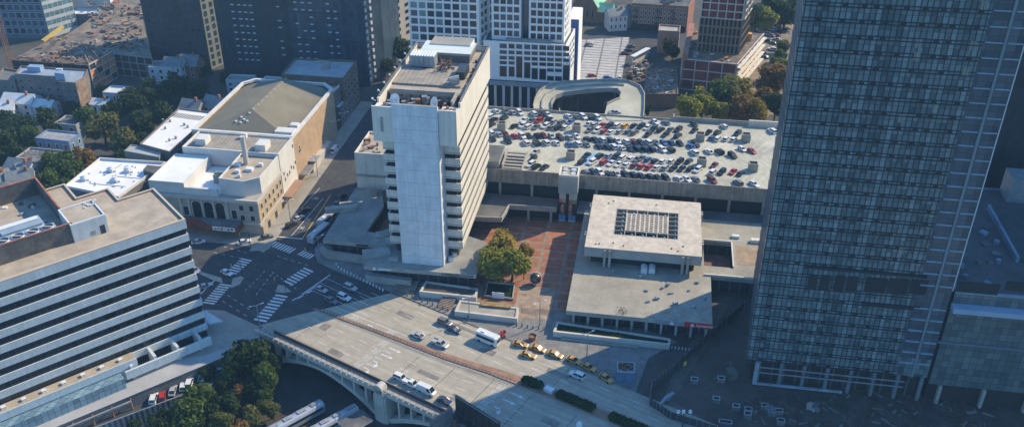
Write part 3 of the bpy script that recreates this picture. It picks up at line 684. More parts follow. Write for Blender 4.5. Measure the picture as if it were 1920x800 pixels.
# mural lift tower
LT = gthing('lift_tower', 'square lift tower with painted faces mural at the plaza edge of the garage', 'tower', -26, 285)
b = MB(); b.gbox(-29.4,-22.7, 281.8, 288.6, 11.6, 18.0, 0); b.build('upper_block', mat('lift_concrete', (.37,.36,.34), .85, .15, .2, 1), LT)
b = MB(); b.gbox(-29.0,-26.7, 282.1, 288, .15, 11.6, 0); b.gbox(-25.6,-23.1, 282.1, 288, .15, 11.6, 0); b.gbox(-26.7,-25.6, 283, 287.6, .15, 11.6, 1); b.build('shaft', [conc, glass], LT)
b = MB(); parapet(b, rect(-29.4,-22.7,281.8,288.6), 18.0, 18.8, .5); b.build('parapet', bandconc, LT)
b = MB(); b.gbox(-28.8,-23.3,282.4,288,18.01,18.1); b.build('roof', lowroof, LT)
for e in (-27.5,-24.6):
    for n in (283.8,286.6):
        b = MB(); b.tube((*G(e,n),18.1), (*G(e,n),18.7), .9, n=12)
        b.bar((*G(e-.8,n-.3),18.8), (*G(e+.8,n+.3),18.8), .35, .1); b.build('roof_fan', whitemetal, LT)
paintm = {'skin1': (.48,.23,.14), 'skin2': (.38,.16,.10), 'hair': (.03,.022,.02), 'sky': (.10,.27,.55), 'pink': (.55,.10,.22), 'yel': (.50,.44,.09), 'ora': (.52,.14,.09), 'gre': (.16,.36,.12), 'dark': (.05,.03,.03), 'lip': (.32,.07,.06), 'hil': (.62,.36,.24)}
pm = [mat('mural_'+k, v, .8, .15, 1.0, 5) for k, v in paintm.items()]; pi = {k: i for i, k in enumerate(paintm)}
b = MB()
def mur(e, z, w, h, k, lay, n=16):
    b.face([(*G(e+w/2*math.cos(2*math.pi*i/n), 282.1-.012*lay), z+h/2*math.sin(2*math.pi*i/n)) for i in range(n)], pi[k])
def murr(e0, e1, z0, z1, k, lay): b.face([(*G(e0,282.1-.012*lay),z0), (*G(e1,282.1-.012*lay),z0), (*G(e1,282.1-.012*lay),z1), (*G(e0,282.1-.012*lay),z1)], pi[k])
for (a0, a1, s, sk) in ((-29.0,-26.7,0,'skin1'), (-25.6,-23.1,1,'skin2')):
    murr(a0, a1, 1.0, 8.6, 'hair' if s == 0 else 'skin2', 1); murr(a0, a1, .9, 3.0, 'sky', 3)
    murr(a0, (a0+a1)/2, 7.8, 9.1, 'pink' if s == 0 else 'ora', 3); murr((a0+a1)/2, a1, 7.8, 9.1, 'yel' if s == 0 else 'gre', 4)
    c = a0+1.35 if s == 0 else a0+.75
    mur(c, 5.4, 1.8, 4.0, sk, 2); mur(c-.15, 6.3, 1.1, 1.0, 'hil', 3)
    for dx in (-.42,.42): mur(c+dx, 5.9, .5, .22, 'dark', 5, 8); mur(c+dx, 6.3, .6, .14, 'hair', 5, 8)
    mur(c-.05, 5.1, .3, .8, 'hil', 5, 8); mur(c, 4.2, .75, .3, 'lip', 5, 10); murr(c+.45, c+.9 if s == 0 else a1, 3.2, 7.6, 'dark' if s else 'hair', 4)
    if s == 1: mur(a0+1.9, 3.4, 1.3, 1.4, 'dark', 4)
b.build('mural', pm, LT)

# terrace decks along the garage front
TD = gthing('terrace_deck', 'dark raised bus terrace with concrete edge between the garage and brick plaza', 'terrace', -40, 285)
b = MB()
t1 = [G(-84,287.9), G(-29.5,287.9), G(-29.5,281.6), G(-46.2,280.4), G(-47.2,272), G(-59,271), G(-84,293)][:6] + [G(-60,287.9)]
b.prism([G(-60,287.8), G(-29.6,287.8), G(-29.6,279.8), G(-46.2,279.2), G(-47.4,270), G(-60,269)], 5.0, 6.0, 1, 0, True)
b.prism([G(-22.6,287.8), G(45,287.8), G(45,282), G(-17.5,282), G(-17.5,280), G(-22.6,280)], 5.0, 5.9, 1, 0, True)
b.build('deck', [darkroof, concdirty], TD)
b = MB(); wallstrip(b, [G(-29.6,279.8), G(-46.2,279.2), G(-47.4,270), G(-60,269)], 6, 7.0, .4); b.build('parapet', concdirty, TD)
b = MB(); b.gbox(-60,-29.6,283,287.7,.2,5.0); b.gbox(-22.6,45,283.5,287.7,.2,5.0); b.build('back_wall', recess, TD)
for e in (-56,-48,-40,-32): 
    b = MB(); b.gbox(e,e+.8,280.5,281.3,.2,5.0); b.build('column', concdirty, TD)

# ================================================================== PAVILION WITH SKYLIGHT
MU = gthing('pavilion_building', 'flat square concrete pavilion with large grid skylight beside the brick plaza', 'building', 1, 255)
b = MB()
A0, A1, B0, B1 = -17.0, 19.3, 247.2, 281.0
S0, S1, U0, U1 = -8.6, 12.0, 256.0, 272.6
ZM = 12.6
for r in ((A0,A1,B0,U0), (A0,A1,U1,B1), (A0,S0,U0,U1), (S1,A1,U0,U1)): b.gbox(*r, 9.2, ZM, 1, 0)
b.build('roof_slab', [museumroof, mat('slab_side', (.36,.35,.33), .85, .15, .2, 1)], MU)
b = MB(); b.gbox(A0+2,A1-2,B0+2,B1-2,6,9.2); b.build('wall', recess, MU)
b = MB(); b.gbox(S0,S1,U0,U1,ZM-1.6,ZM-1.5); b.build('skylight_well', concdark, MU)
cw, ch = (S1-S0)/6, (U1-U0)/6
for i in range(6):
    for j in range(6):
        if 0 < i < 5 and 0 < j < 5: continue
        e0, n0 = S0+i*cw, U0+j*ch; b = MB()
        b.gbox(e0, e0+cw, n0, n0+.22, ZM-1.5, ZM+.05, 1); b.gbox(e0, e0+.22, n0+.22, n0+ch, ZM-1.5, ZM+.05, 1)
        pk = (*G(e0+cw*.62, n0+ch*.6), ZM-.1); c4 = [(*G(e0+.3+a*(cw-.4), n0+.3+d*(ch-.4)), ZM-1.3) for a, d in ((0,0),(1,0),(1,1),(0,1))]
        for k in range(4): b.face([c4[k], c4[(k+1) % 4], pk], 2 if k == 1 else 0)  # sunward face takes a paler glass, the light is in its colour
        b.build('pyramid_skylight', [glass, concdirty, mat('sunlit_glass', (.22,.30,.34), .3, .1)], MU)
b = MB(); b.gbox(S0,S1,U1-.25,U1+.02,ZM-1.4,ZM+.06); b.gbox(S1-.25,S1+.02,U0,U1-.3,ZM-1.4,ZM+.06); b.build('skylight_rim', concdirty, MU)
b = MB(); e0, e1, n0, n1 = S0+cw+.3, S1-cw-.1, U0+ch+.3, U1-ch-.1
b.gbox(e0,e1,n0,n1,ZM-.6,ZM-.55,1)
for i in range(10): e = e0+(e1-e0)*i/9; b.gbox(e-.24,e+.24,n0,n1,ZM-.55,ZM+.15,0)
for j in range(10): n = n0+(n1-n0)*j/9; b.gbox(e0-.3,e1+.3,n-.2,n+.2,ZM-.54,ZM+.16,0)
b.build('coffer_grid', [museumroof, recess], MU)
for e, n, ax in ((-10.6,B0,0),(-9,B0,0),(13.6,B0,0),(15.2,B0,0),(A0,274,1),(A0,275.4,1),(A0,255.4,1),(A0,256.8,1),(A1,274,1),(A1,275.4,1),(A1,255.4,1),(A1,256.8,1)):
    b = MB(); s = -1 if (ax == 0 or e == A0) else 1
    if ax == 0: b.gbox(e-.4,e+.4,n-.7,n-.01,6,ZM-.4)
    else: b.gbox(min(e+s*.01,e+s*.7), max(e+s*.01,e+s*.7), n-.4, n+.4, 6, ZM-.4)
    b.build('buttress', concdirty, MU)
for i in range(10): b = MB(); b.box(*G(random.uniform(A0+2,A1-2), random.choice((random.uniform(B0+1,U0-1.5), random.uniform(U1+1.5,B1-1)))), ZM, .35, .35, .35, 0, 0); b.build('roof_vent', darkmetal, MU)
# lower building under it
LB = gthing('bank_building', 'low flat roofed bank building in front of and under the square pavilion', 'building', 2, 235)
zl = 6.0
lowpoly = [G(-19.8,221.8), G(22.6,222.2), G(22.6,247), G(45,247.5), G(45,281.5), G(-19.8,281.5)]
court = rect(21.6, 29.6, 252.6, 267.5)
b = MB()
for r in ((-19.8,22.6,221.9,247), (-19.8,20.6,247,281.5)): b.gbox(*r, 4.6, zl, 1, 0)
b.gbox(20.6,45,247,252.6,4.6,zl,1,0); b.gbox(20.6,45,267.5,281.5,4.6,zl,1,0); b.gbox(29.8,45,252.6,267.5,4.6,zl,1,0)
b.build('roof', [lowroof, concdirty], LB)
b = MB(); b.gbox(-18,20.8,224.5,280,.13,4.6); b.gbox(20.8,44,247.8,251.5,.13,4.6); b.gbox(31,44,252,280,.13,4.6); b.gbox(20.8,31,268.5,280,.13,4.6); b.build('shop_front', MATS['shopfront_glass'], LB)
b = MB(); b.gbox(20.7,29.7,252.7,267.4,1.0,1.05,0); b.build('court_floor', mat('court_floor', (.20,.11,.08), .9, .4, .4, 2, stain=(.05,.06,.04)), LB)
b = MB(); b.gbox(29.5,29.9,252.6,267.5,zl,zl+.7); b.gbox(20.6,29.9,267.3,267.7,zl,zl+.7); b.gbox(44.4,45,247,281.5,zl,zl+.9); b.gbox(20.6,44.4,246.9,247.3,zl,zl+.6); b.build('parapet', bandconc, LB)
b = MB(); b.gbox(31,42,255,266,zl+.004,zl+.03); b.build('gravel_patch', mat('tan_gravel', (.36,.26,.17), .95, .3, .3, 2, stain=(.25,.22,.18)), LB)
b = MB(); b.gbox(36,40.6,268.4,270,zl,zl+1.2); b.build('roof_hut', bandconc, LB)
b = MB(); b.gbox(39.5,44,251.5,258,zl,zl+2.4); b.build('roof_shed', concdark, LB)
b = MB(); b.gbox(30,32.4,270.5,271.8,zl,zl+.9); b.build('white_unit', whitemetal, LB)
for u in (1207.5,1222):
    x, y = P(u,508,zl); b = MB(); b.box(x,y,zl,2.0,3.2,1.5,-YAW); b.tube((x,y+.8,zl+1.5),(x,y+.8,zl+1.9),.75,n=10); b.tube((x,y-.8,zl+1.5),(x,y-.8,zl+1.9),.75,n=10); b.build('air_unit', whitemetal, LB)
b = MB()
for u, v in ((1200,520),(1212,545),(1232,560),(1258,550),(1215,566),(1243,540),(1266,570),(1292,545),(1300,575),(1308,530),(1150,510),(1320,560),(1252,535)):
    b = MB(); b.box(*P(u,v,zl), zl, random.uniform(.6,1.4), random.uniform(.6,1.2), random.uniform(.5,1.1), random.random()); b.build('roof_vent', greymetal, LB)
xs = [onN(1255,600,221.8)[0], onN(1284,600,221.8)[0], onN(1336,603,221.8)[0]]
b = MB(); b.gbox(xs[1], 22.6, 221.68, 221.85, 4.5, 6.15); b.build('red_fascia', mat('sign_red', (.55,.025,.02), .5, .1, 1, 3), LB)
b = MB(); b.gbox(xs[1]-8, xs[1]-.05, 221.68, 221.85, 4.5, 6.1); b.build('grey_fascia', greymetal, LB)
q = G(xs[1]+3.4, 221.66); text_mesh('sign_lettering', 'Santander', white, LB, (q[0],q[1],4.95), (cY,-sY,0), (0,0,1), 1.25, .04, 5.0)
b = MB()
for ec, s in ((xs[1]+2.3,1.0), (xs[1]-3.6,1.15)):
    def fl(pts): b.face([(*G(ec+x*s,221.63), 5.3+y*s) for x, y in pts])
    fl([(-.65,-.35),(-.5,-.5),(.5,-.5),(.65,-.35),(.45,-.05),(-.45,-.05)]); fl([(-.45,-.03),(-.1,-.03),(-.05,.3),(-.25,.55),(-.4,.25)]); fl([(-.05,-.03),(.42,-.03),(.3,.25),(.05,.4),(.12,.7),(-.12,.45)])
b.build('flame_emblem', white, LB)
for i in range(10):
    b = MB(); e = -18+i*4.3; b.gbox(e,e+.7,222.6,223.3,.13,4.6); b.build('column', concdirty, LB)

# planters, steps, plaza furniture
def planter(name, label, pts, z0, z1, plant=None, pts2=None):
    t = thing(name, label, 'planter', P(*pts[0], 0), 0)
    pl = poly(pts, z1); b = MB(); b.prism(inset(pl,.7), z0, z1-.35, sides=False); 
    b.build('soil', plant or concdirty, t)
    b = MB(); parapet(b, pl, z0, z1, .7); b.build('wall', conc, t); return t
planter('stone_planter', 'long raised stone planter with bare soil below the coffee shop fascia', [(786,546),(893,557),(897,540),(798,526)], .12, 2.2, mat('soil', (.10,.08,.06), .95, .4, .5, 2))
planter('stone_planter', 'wide raised stone seating planter at the foot of the plaza steps', [(852,583),(970,597),(973,576),(862,562)], .12, 2.0, sidewalk_m)
b = MB(); b.prism(poly([(902,573),(958,578),(958,570),(902,565)],2.0), 2.05, 2.3); o = b.build('flower_bed', mat('dry_planting', (.30,.20,.08), .95, .4, .8, 3)); tag(o, 'ochre dry planting strip on the wide stone planter', 'flower bed')
planter('stone_planter', 'long raised stone planter with clipped dark hedge in front of the bank', [(1037,621),(1256,646),(1258,634),(1044,602)], .12, 2.0, lawn_m)
def leafbox(name, pl, z0, z1, m, n, size=.35):
    b = MB(); xs = [p[0] for p in pl]; ys = [p[1] for p in pl]; q = [Vector(p) for p in pl]
    for i in range(n):
        a, c = random.random(), random.random(); p = q[0].lerp(q[1],a).lerp(q[3].lerp(q[2],a),c)
        z = z0+(z1-z0)*(random.random()**.4); s = size*random.uniform(.6,1.3)
        u = Vector((random.gauss(0,1),random.gauss(0,1),random.gauss(0,1))).normalized(); v = u.orthogonal().normalized(); c0 = Vector((p.x,p.y,z))
        b.face([c0-u*s-v*s, c0+u*s-v*s, c0+u*s+v*s, c0-u*s+v*s])
    return b.build(name, m)
o = leafbox('clipped_hedge', poly([(1062,629),(1190,643),(1192,633),(1066,619)],.5), .3, 1.6, hedge_m, 1500); tag(o, 'dark clipped hedge bed beside the bank planter wall', 'hedge')
b = MB()
parapet(b, poly([(1052,634),(1198,650),(1200,632),(1058,616)],.6), .12, .7, .3); o = b.build('hedge_kerb', concdirty); tag(o, 'low concrete kerb framing the dark hedge before the bank', 'kerb')
t = thing('lawn_enclosure', 'small dark green fenced lawn rectangle in front of the plaza trees', 'lawn', P(935,545), 0)
pl = poly([(908,556),(962,562),(966,534),(914,529)], .4); b = MB(); b.prism(pl, .15, .42); b.build('turf', lawn_m, t)
b = MB(); parapet(b, pl, .42, 1.0, .35); b.build('kerb', concdirty, t)
b = MB(); c = Vector(P(934,559,.4)); b.box(c.x,c.y,.4,3.8,.2,2.2,-YAW); b.build('bench_back', whitemetal, t)
def steps(label, a, b_, up, n, rise, tread, z0=.12):
    a, b_ = Vector(P(*a)), Vector(P(*b_)); d = (b_-a).normalized(); nr = Vector((-d.y,d.x))
    if nr.dot(Vector(up)) < 0: nr = -nr
    m = MB()
    for i in range(n):
        p = [a+nr*tread*i, b_+nr*tread*i, b_+nr*tread*n, a+nr*tread*n]
        m.prism([tuple(k) for k in p], z0+rise*i, z0+rise*(i+1)-.004, 1, 0)
        q = stripe(a+nr*(tread*i+.08), b_+nr*(tread*i+.08), .16); m.face([(*k, z0+rise*(i+1)) for k in q], 1)
    o = m.build('stone_steps', [plazatan, mat('step_nosing', (.13,.09,.07), .9, .3)]); tag(o, label, 'steps')
steps('broad brown plaza steps left of the bank hedge', (976,588), (1033,594), (0,1), 6, .05, .55, .13)
steps('brown steps climbing between the two stone planters', (818,577), (842,583), (.7,.7), 9, .14, .62)
steps('brown steps beside the coffee shop corner near the crossing', (737,548), (776,553), (.2,1), 9, .14, .62)
t = thing('globe_sculpture', 'dark bronze globe sculpture standing beside the red brick plaza path', 'sculpture', P(1004,533), .17)
x, y = P(1004,533); b = MB(); b.sphere((x,y,2.4), 1.75, 18, 12); b.build('globe', mat('bronze', (.13,.10,.08), .35, .4, .8, 2, metal=.7), t, True)
b = MB(); b.tube((x,y,.17),(x,y,.75),.8,.5,n=12); b.build('pedestal', concdirty, t)
b = MB()
for i in range(20):
    a0, a1 = 2*math.pi*i/20, 2*math.pi*(i+1)/20; f = lambda a: (x+1.9*math.cos(a), y+.8*math.sin(a), 2.4+1.75*math.sin(a))
    b.bar(f(a0), f(a1), .18, .18)
b.build('ring', whitemetal, t)
def bollard(x, y, i, label, z=.12, r=.22, h=1.0, m=concdark, grp='bollards along the boulevard kerb'):
    b = MB(); b.tube((x,y,z),(x,y,z+h),r,r*.9,8); b.sphere((x,y,z+h),r*.9,8,4)
    o = b.build('bollard', m); tag(o, label, 'bollard', grp)
for i in range(16):
    f = i/15; x, y = P(735+f*145-2*f, 545+f*52)
    bollard(x, y, i, 'dark bollard along the boulevard kerb below the brown steps')
for i in range(7):
    f = i/6; x, y = P(958+f*62, 610+f*9); bollard(x, y, i, 'dark bollard in the short row before the broad plaza steps', grp='bollards before the plaza steps')
wb = [(631,497),(635,502),(640,506),(646,509),(652,512),(658,515),(664,518),(670,521),(676,524),(682,527),(688,530),(694,533),(700,536),(706,539),(712,542),(718,545)]
for i, (u, v) in enumerate(wb): bollard(*P(u,v), i, 'pale round bollard on the shaded corner pavement by the crossing', .02, .28, .7, whitemetal, 'pale bollards round the shaded corner')
for i in range(8): bollard(*P(1253+i*6.5, 652+i*.9), i, 'small pale bollard at the end of the bank hedge', .12, .2, .7, whitemetal, 'pale bollards beyond the bank hedge')
b = MB(); x, y = P(998,637); b.tube((x,y,.12),(x,y,1.7),.9,1.2,14,cap=False); b.tube((x,y,1.0),(x,y,1.2),1.05,n=14); o = b.build('round_planter', [rust]); tag(o, 'round rusty planter tub on the pavement above the taxis', 'planter')
b = MB(); 
for i in range(8): b.box(*P(random.uniform(933,948), random.uniform(622,634)), .12, .9, .15, 1.0, random.uniform(0,3), 0)
o = b.build('safety_barrier', redpaint); tag(o, 'cluster of red safety barriers beside the white camper van', 'barrier')
t = thing('news_kiosk', 'tall blue-grey kiosk box with open cluttered top standing beyond the taxis', 'kiosk', P(1172,708), .06)
pl = [tuple(Vector(P(1172,708))+Vector((a,b2))) for a, b2 in ((-2.6,-2),(2.2,-2.4),(2.6,2.0),(-2.2,2.4))]
b = MB(); b.prism(pl, .06, 3.7, cap=False); b.build('wall', mat('kiosk_blue', (.10,.17,.27), .6, .3, .4, 2), t)
b = MB(); parapet(b, pl, 3.7, 4.0, .3); b.build('rim', greymetal, t)
b = MB(); b.prism(inset(pl,.3), 3.2, 3.2, sides=False); b.build('top', greymetal, t)
b = MB()
for i in range(9): b.box(*(Vector(P(1172,708))+Vector((random.uniform(-1.8,1.8),random.uniform(-1.6,1.6)))), 3.2, random.uniform(.3,1.1), .4, random.uniform(.4,1.0), random.random(), 0)
b.build('scrap', rust, t)
# median hedges
for i, (s0, s1, lb) in enumerate(((76,82,'short clipped hedge at the start of the median planting'),(87,98,'long clipped hedge in the middle of the median'),(103,130,'longest clipped hedge running along the median into shade'))):
    o = leafbox('median_hedge', [RD(s0,23.6), RD(s1,23.8), RD(s1,26.0), RD(s0,25.9)], .3, 1.7, hedge_m, int((s1-s0)*130), .3); tag(o, lb, 'hedge', 'clipped hedges on the median')
b = MB(); b.box(*RD(84.3,25), .3, 2.6, 1.6, 1.1, -.6); o = b.build('planter_box', [whitemetal]); tag(o, 'white box on the brick median between two hedges', 'box')
b = MB(); 
for i in range(60):
    s_ = 7+i*1.25; w0 = 18.7+s_*.035 if s_ < 55 else 20.8+(s_-55)*.11
    b.bar((*RD(s_, w0), .3), (*RD(s_, w0), 1.25), .08, .08); 
    if i < 59: s2 = s_+1.25; w1 = 18.7+s2*.035 if s2 < 55 else 20.8+(s2-55)*.11; b.bar((*RD(s_,w0),1.2), (*RD(s2,w1),1.2), .06, .06); b.bar((*RD(s_,w0),.75), (*RD(s2,w1),.75), .05, .05)
o = b.build('median_railing', darkmetal); tag(o, 'low dark railing along the brick median of the boulevard', 'railing')

# ================================================================== BRIDGE
BR = thing('arch_bridge', 'concrete arch bridge carrying the sunlit boulevard over the sunken railway', 'bridge', RD(45,2), Z_TR, math.atan2(dR.y, dR.x))
def rdp(s, w, z): return (*RD(s, w), z)
b = MB(); b.prism([RD(-2,.2), RD(200,.2), RD(200,3.4), RD(-2,3.4)], -.9, .22, 0, 1, True); b.prism([RD(0,3.4), RD(200,3.4), RD(200,30), RD(0,30)], -.9, -.05, 0, 0, True); b.build('deck', [conc, sidewalk_m], BR)
b = MB()
for s in range(0, 196, 2): b.prism([RD(s,.2), RD(s+1.5,.2), RD(s+1.5,.45), RD(s,.45)], .22, 1.0, 0)
b.prism([RD(-2,.1), RD(200,.1), RD(200,.55), RD(-2,.55)], 1.0, 1.25, 0, bot=True); b.build('balustrade', conc, BR)
b = MB()
for i in range(80):
    s = i*2.0; b.bar(rdp(s,.8,.22), rdp(s,.8,2.6), .08, .08)
for z in (1.6, 2.6): b.bar(rdp(0,.8,z), rdp(160,.8,z), .06, .06)
b.build('fence', darkmetal, BR)
b = MB(); b.prism([RD(3,3.0), RD(200,3.0), RD(200,3.35), RD(3,3.35)], .22, 1.1); b.build('road_barrier', darkmetal, BR)
piers = (46.0, 96.0)
for s in piers:
    b = MB(); b.prism([RD(s-2.2,-.6), RD(s+2.2,-.6), RD(s+2.2,26), RD(s-2.2,26)], Z_TR, -.95, 0); b.prism([RD(s-1.5,-.9), RD(s+1.5,-.9), RD(s+1.5,1.4), RD(s-1.5,1.4)], Z_TR, 1.6, 0); b.tube(rdp(s,-.9,1.5), rdp(s,1.4,1.5), 1.5, n=16); b.build('pier', conc, BR)
def arch(s0, s1, w0, w1):
    b = MB(); n = 16
    def zc(f): return Z_TR+1.0 + (abs(Z_TR)-3.0)*(1-(2*f-1)**2)
    for i in range(n):
        f0, f1 = i/n, (i+1)/n; a, c = s0+(s1-s0)*f0, s0+(s1-s0)*f1; z0, z1 = zc(f0), zc(f1); t0, t1 = .9+.9*abs(2*f0-1), .9+.9*abs(2*f1-1)
        b.face([rdp(a,w0,z0-t0), rdp(c,w0,z1-t1), rdp(c,w0,z1), rdp(a,w0,z0)]); b.face([rdp(a,w1,z0-t0), rdp(a,w1,z0), rdp(c,w1,z1), rdp(c,w1,z1-t1)])
        b.face([rdp(a,w0,z0), rdp(c,w0,z1), rdp(c,w1,z1), rdp(a,w1,z0)]); b.face([rdp(a,w0,z0-t0), rdp(a,w1,z0-t0), rdp(c,w1,z1-t1), rdp(c,w0,z1-t1)])
    b.build('arch_rib', conc, BR)
    k = int((s1-s0)/4)
    for i in range(1, k):
        f = i/k; s = s0+(s1-s0)*f
        if zc(f) < -2.0:
            b = MB(); b.prism([RD(s-.3,w0+.1), RD(s+.3,w0+.1), RD(s+.3,w1-.1), RD(s-.3,w1-.1)], zc(f)-.2, -.92); b.build('spandrel_column', conc, BR)
for w0 in (.3, 8, 16): arch(1.5, 44.5, w0, w0+2.2); arch(47.5, 94.5, w0, w0+2.2); arch(97.5, 145, w0, w0+2.2)

# ================================================================== THEATRE
TH = gthing('theatre_building', 'large old theatre with brown hipped auditorium roof and sunlit ochre brick side', 'theatre', -148, 300)
TE = -129.0
b = MB(); b.gbox(-168,TE,256.7,278,0,13.4,0); b.build('front_block', limestone, TH)
b = MB(); b.gbox(TE-.02,TE+.12,256.9,277.8,4.4,12.4,0); b.build('side_facing', mat('side_stucco', (.45,.34,.22), .85, .15, .15, 1), TH)
b = MB(); b.gbox(-168.4,TE+.5,256.0,256.7,12.4,13.6); b.gbox(TE,TE+.5,256.7,278,12.4,13.6); b.gbox(-168.4,TE+.3,256.3,256.7,4.0,4.6); b.gbox(TE,TE+.3,256.7,278,4.0,4.6); b.build('cornice', conc, TH)
# upper white blocks
b = MB(); b.prism([G(-143,259.5), G(-133.6,258.6), G(TE-.4,262.2), G(TE-.2,278.6), G(-143,278.6)], 13.4, 19.4, cap=False); b.build('upper_wall', whitewall, TH)
b = MB(); b.prism([G(-143,259.5), G(-133.6,258.6), G(TE-.4,262.2), G(TE-.2,278.6), G(-143,278.6)], 18.5, 18.6, sides=False); b.build('upper_roof', gravel, TH)
b = MB(); parapet(b, [G(-143,259.5), G(-133.6,258.6), G(TE-.4,262.2), G(TE-.2,278.6), G(-143,278.6)], 19.4, 19.6, .4); b.build('upper_parapet', whitewall, TH)
b = MB(); b.gbox(-168,-155,257.5,278,13.4,17.2,0,1); b.gbox(-167.4,-155.6,258.1,277.4,17.2,17.25,1); b.build('side_wing', [whitewall, whiteroof], TH)
b = MB(); parapet(b, rect(-168,-155,257.5,278), 17.2,17.7,.4); b.build('side_parapet', whitewall, TH)
b = MB(); b.gbox(-155,-143,257.2,258.2,13.4,16.2); b.gbox(-154.9,-143.1,258.3,278,13.4,13.6,1,1); b.build('middle_roof', [whitewall, whiteroof], TH)
b = MB(); b.gbox(-148.5,-145,266,269.5,13.6,16.8,0); 
for i in range(2): b.tube((*G(-147.6+i*1.7,267.7),16.8), (*G(-147.6+i*1.7,267.7),17.3), .75, n=10)
b.build('cooling_unit', mat('green_metal', (.20,.27,.24), .6, .2), TH)
b = MB(); b.gbox(-165.5,TE,278.7,292.5,0,19.6,0); b.build('rear_block', whitewall, TH)
b = MB(); b.gbox(-164.9,TE-.6,279.3,292,19.0,19.62); b.build('rear_roof', slatroof, TH)
b = MB(); parapet(b, rect(-165.5,TE,278.7,292.5), 19.6,20.2,.5); b.build('rear_parapet', whitewall, TH)
b = MB(); b.gbox(-162,-158,282,286.5,19.6,22); b.gbox(-138.5,-134.6,280.5,285.5,19.6,22.2); b.gbox(-147.6,-145.8,289.6,291.2,19.6,21.6); b.build('rooftop_box', whitewall, TH)
b = MB(); x, y = P(574+0,0,0) if False else G(-138.6,272.6); b.tube((x,y,18.6), (x,y,29.0), 1.0, .8, 10); b.tube((x,y,29.0),(x,y,29.3),.95,n=10); b.build('chimney', conc, TH)
for e, n, s in ((-135.5,268,2.4),(-139,266,1.6),(-141,271,2.2),(-137,263,1),(-133,272,1.4)): b = MB(); b.box(*G(e,n),18.6,s,s*.8,1.1,-YAW); b.build('air_unit', whitemetal, TH)
# auditorium
AE0, AE1, AN0, AN1 = -168.5, TE, 292.5, 338.5
b = MB(); b.prism([G(AE0,AN0), G(AE1,AN0), G(AE1,AN1), G(AE1-5,AN1+5), G(AE0+4,AN1+5), G(AE0,AN1)], 0, 19.4, cap=False); b.build('auditorium_wall', ochre, TH)
b = MB(); zr, ze = 24.6, 18.8
c_ = [G(AE0+1,AN0+.5), G(AE1-1.2,AN0+.5), G(AE1-1.2,AN1-.5), G(AE1-6,AN1+4), G(AE0+4.5,AN1+4), G(AE0+1,AN1-1)]
rf, rb = (*G(-149.5,305), zr), (*G(-149.5,338), zr-1.2)
V3 = lambda i: (*c_[i], ze)
b.face([V3(0),V3(1),rf]); b.face([V3(1),V3(2),rb,rf]); b.face([V3(2),V3(3),rb]); b.face([V3(3),V3(4),rb]); b.face([V3(4),V3(5),rb]); b.face([V3(5),V3(0),rf,rb]); HR = b.build('hip_roof', brownroof, TH)
b = MB(); parapet(b, [G(AE0,AN0), G(AE1,AN0), G(AE1,AN1), G(AE1-5,AN1+5), G(AE0+4,AN1+5), G(AE0,AN1)], 19.4, 20.4, 1.1); b.build('roof_parapet', whitewall, TH)
b = MB()
for i in range(9): f = i/8; p = Vector(rf).lerp(Vector(rb), f); b.box(p.x+.8,p.y,p.z-.4,.4,.4,.5,0)
for e, n in ((-152,301),(-150.6,300),(-149.2,299.4),(-151.5,298.6),(-149.5,303),(-153.5,299)): z = ze+(zr-ze)*max(0,(n-AN0-.5)/12.5); b.box(*G(e,n), z-.2,.7,.7,.7,0)
b.build('roof_vent', whitemetal, HR)
b = MB(); b.gbox(-137,-130,295,299,19.0,20.8); b.gbox(-133,-130,300.5,303,19.4,21.2); b.build('white_hatch', whitewall, TH)
# front windows: arches and pedimented openings
FN = 256.66
def archwin(e, w, z0, h):
    b = MB(); pts = [(e-w/2,z0),(e+w/2,z0)] + [(e+w/2*math.cos(t), z0+h-w/2+w/2*math.sin(t)) for t in [math.pi*i/10 for i in range(11)]]
    b.face([(*G(x,FN-.03),z) for x, z in pts], 0)
    fr = [(e+(w/2+.25)*math.cos(t), z0+h-w/2+(w/2+.25)*math.sin(t)) for t in [math.pi*i/10 for i in range(11)]]
    for i in range(10): b.bar((*G(fr[i][0],FN-.15),fr[i][1]), (*G(fr[i+1][0],FN-.15),fr[i+1][1]), .35, .35, 1)
    for s in (-1,1): b.bar((*G(e+s*(w/2+.25),FN-.15),z0), (*G(e+s*(w/2+.25),FN-.15),z0+h-w/2), .35, .4, 1)
    b.build('arched_window', [glass, conc], TH)
for e in (-151.2,-147.0,-142.8): archwin(e, 3.2, 5.2, 6.4)
for e in (-157,-153.9,-149.1,-144.9,-140.2): 
    b = MB(); b.gbox(e-.35,e+.35,FN-.5,FN,4.6,12.4); b.build('pilaster', conc, TH)
t_ = (cY,-sY)
for e, w_, z, h in ((-155.4,1.8,5.6,3.4),(-137.9,1.8,5.6,3.4)): window_at(TH, G(e,FN), z, t_, w_, h, 'glass', .4, conc)
for e in (-135,-131.4):
    for z in (5.3,9.2): window_at(TH, G(e,FN), z, t_, 1.5, 2.0, 'glass', .25, conc)
for e in (-166,-162): window_at(TH, G(e,FN), 8.5, t_, 1.3, 2.0, 'glass', .2, conc)
ts = (sY, cY)
for n in (259.5,263,266.5,270,273.5,276.5):
    for z in (5.4,9.0): window_at(TH, G(TE+.12,n), z, ts, 1.2, 1.9, 'glass', .2, conc)
for n, z in ((281,10.5),(281.5,8),(284,8.5),(286,8.5),(288,9.5),(290,8.5),(292,9.5),(297,11.6),(298.2,11.6),(297.6,13),(291.5,16.5)): window_at(TH, G(TE,n), z, ts, .8, 1.3, 'glass', .12, conc)
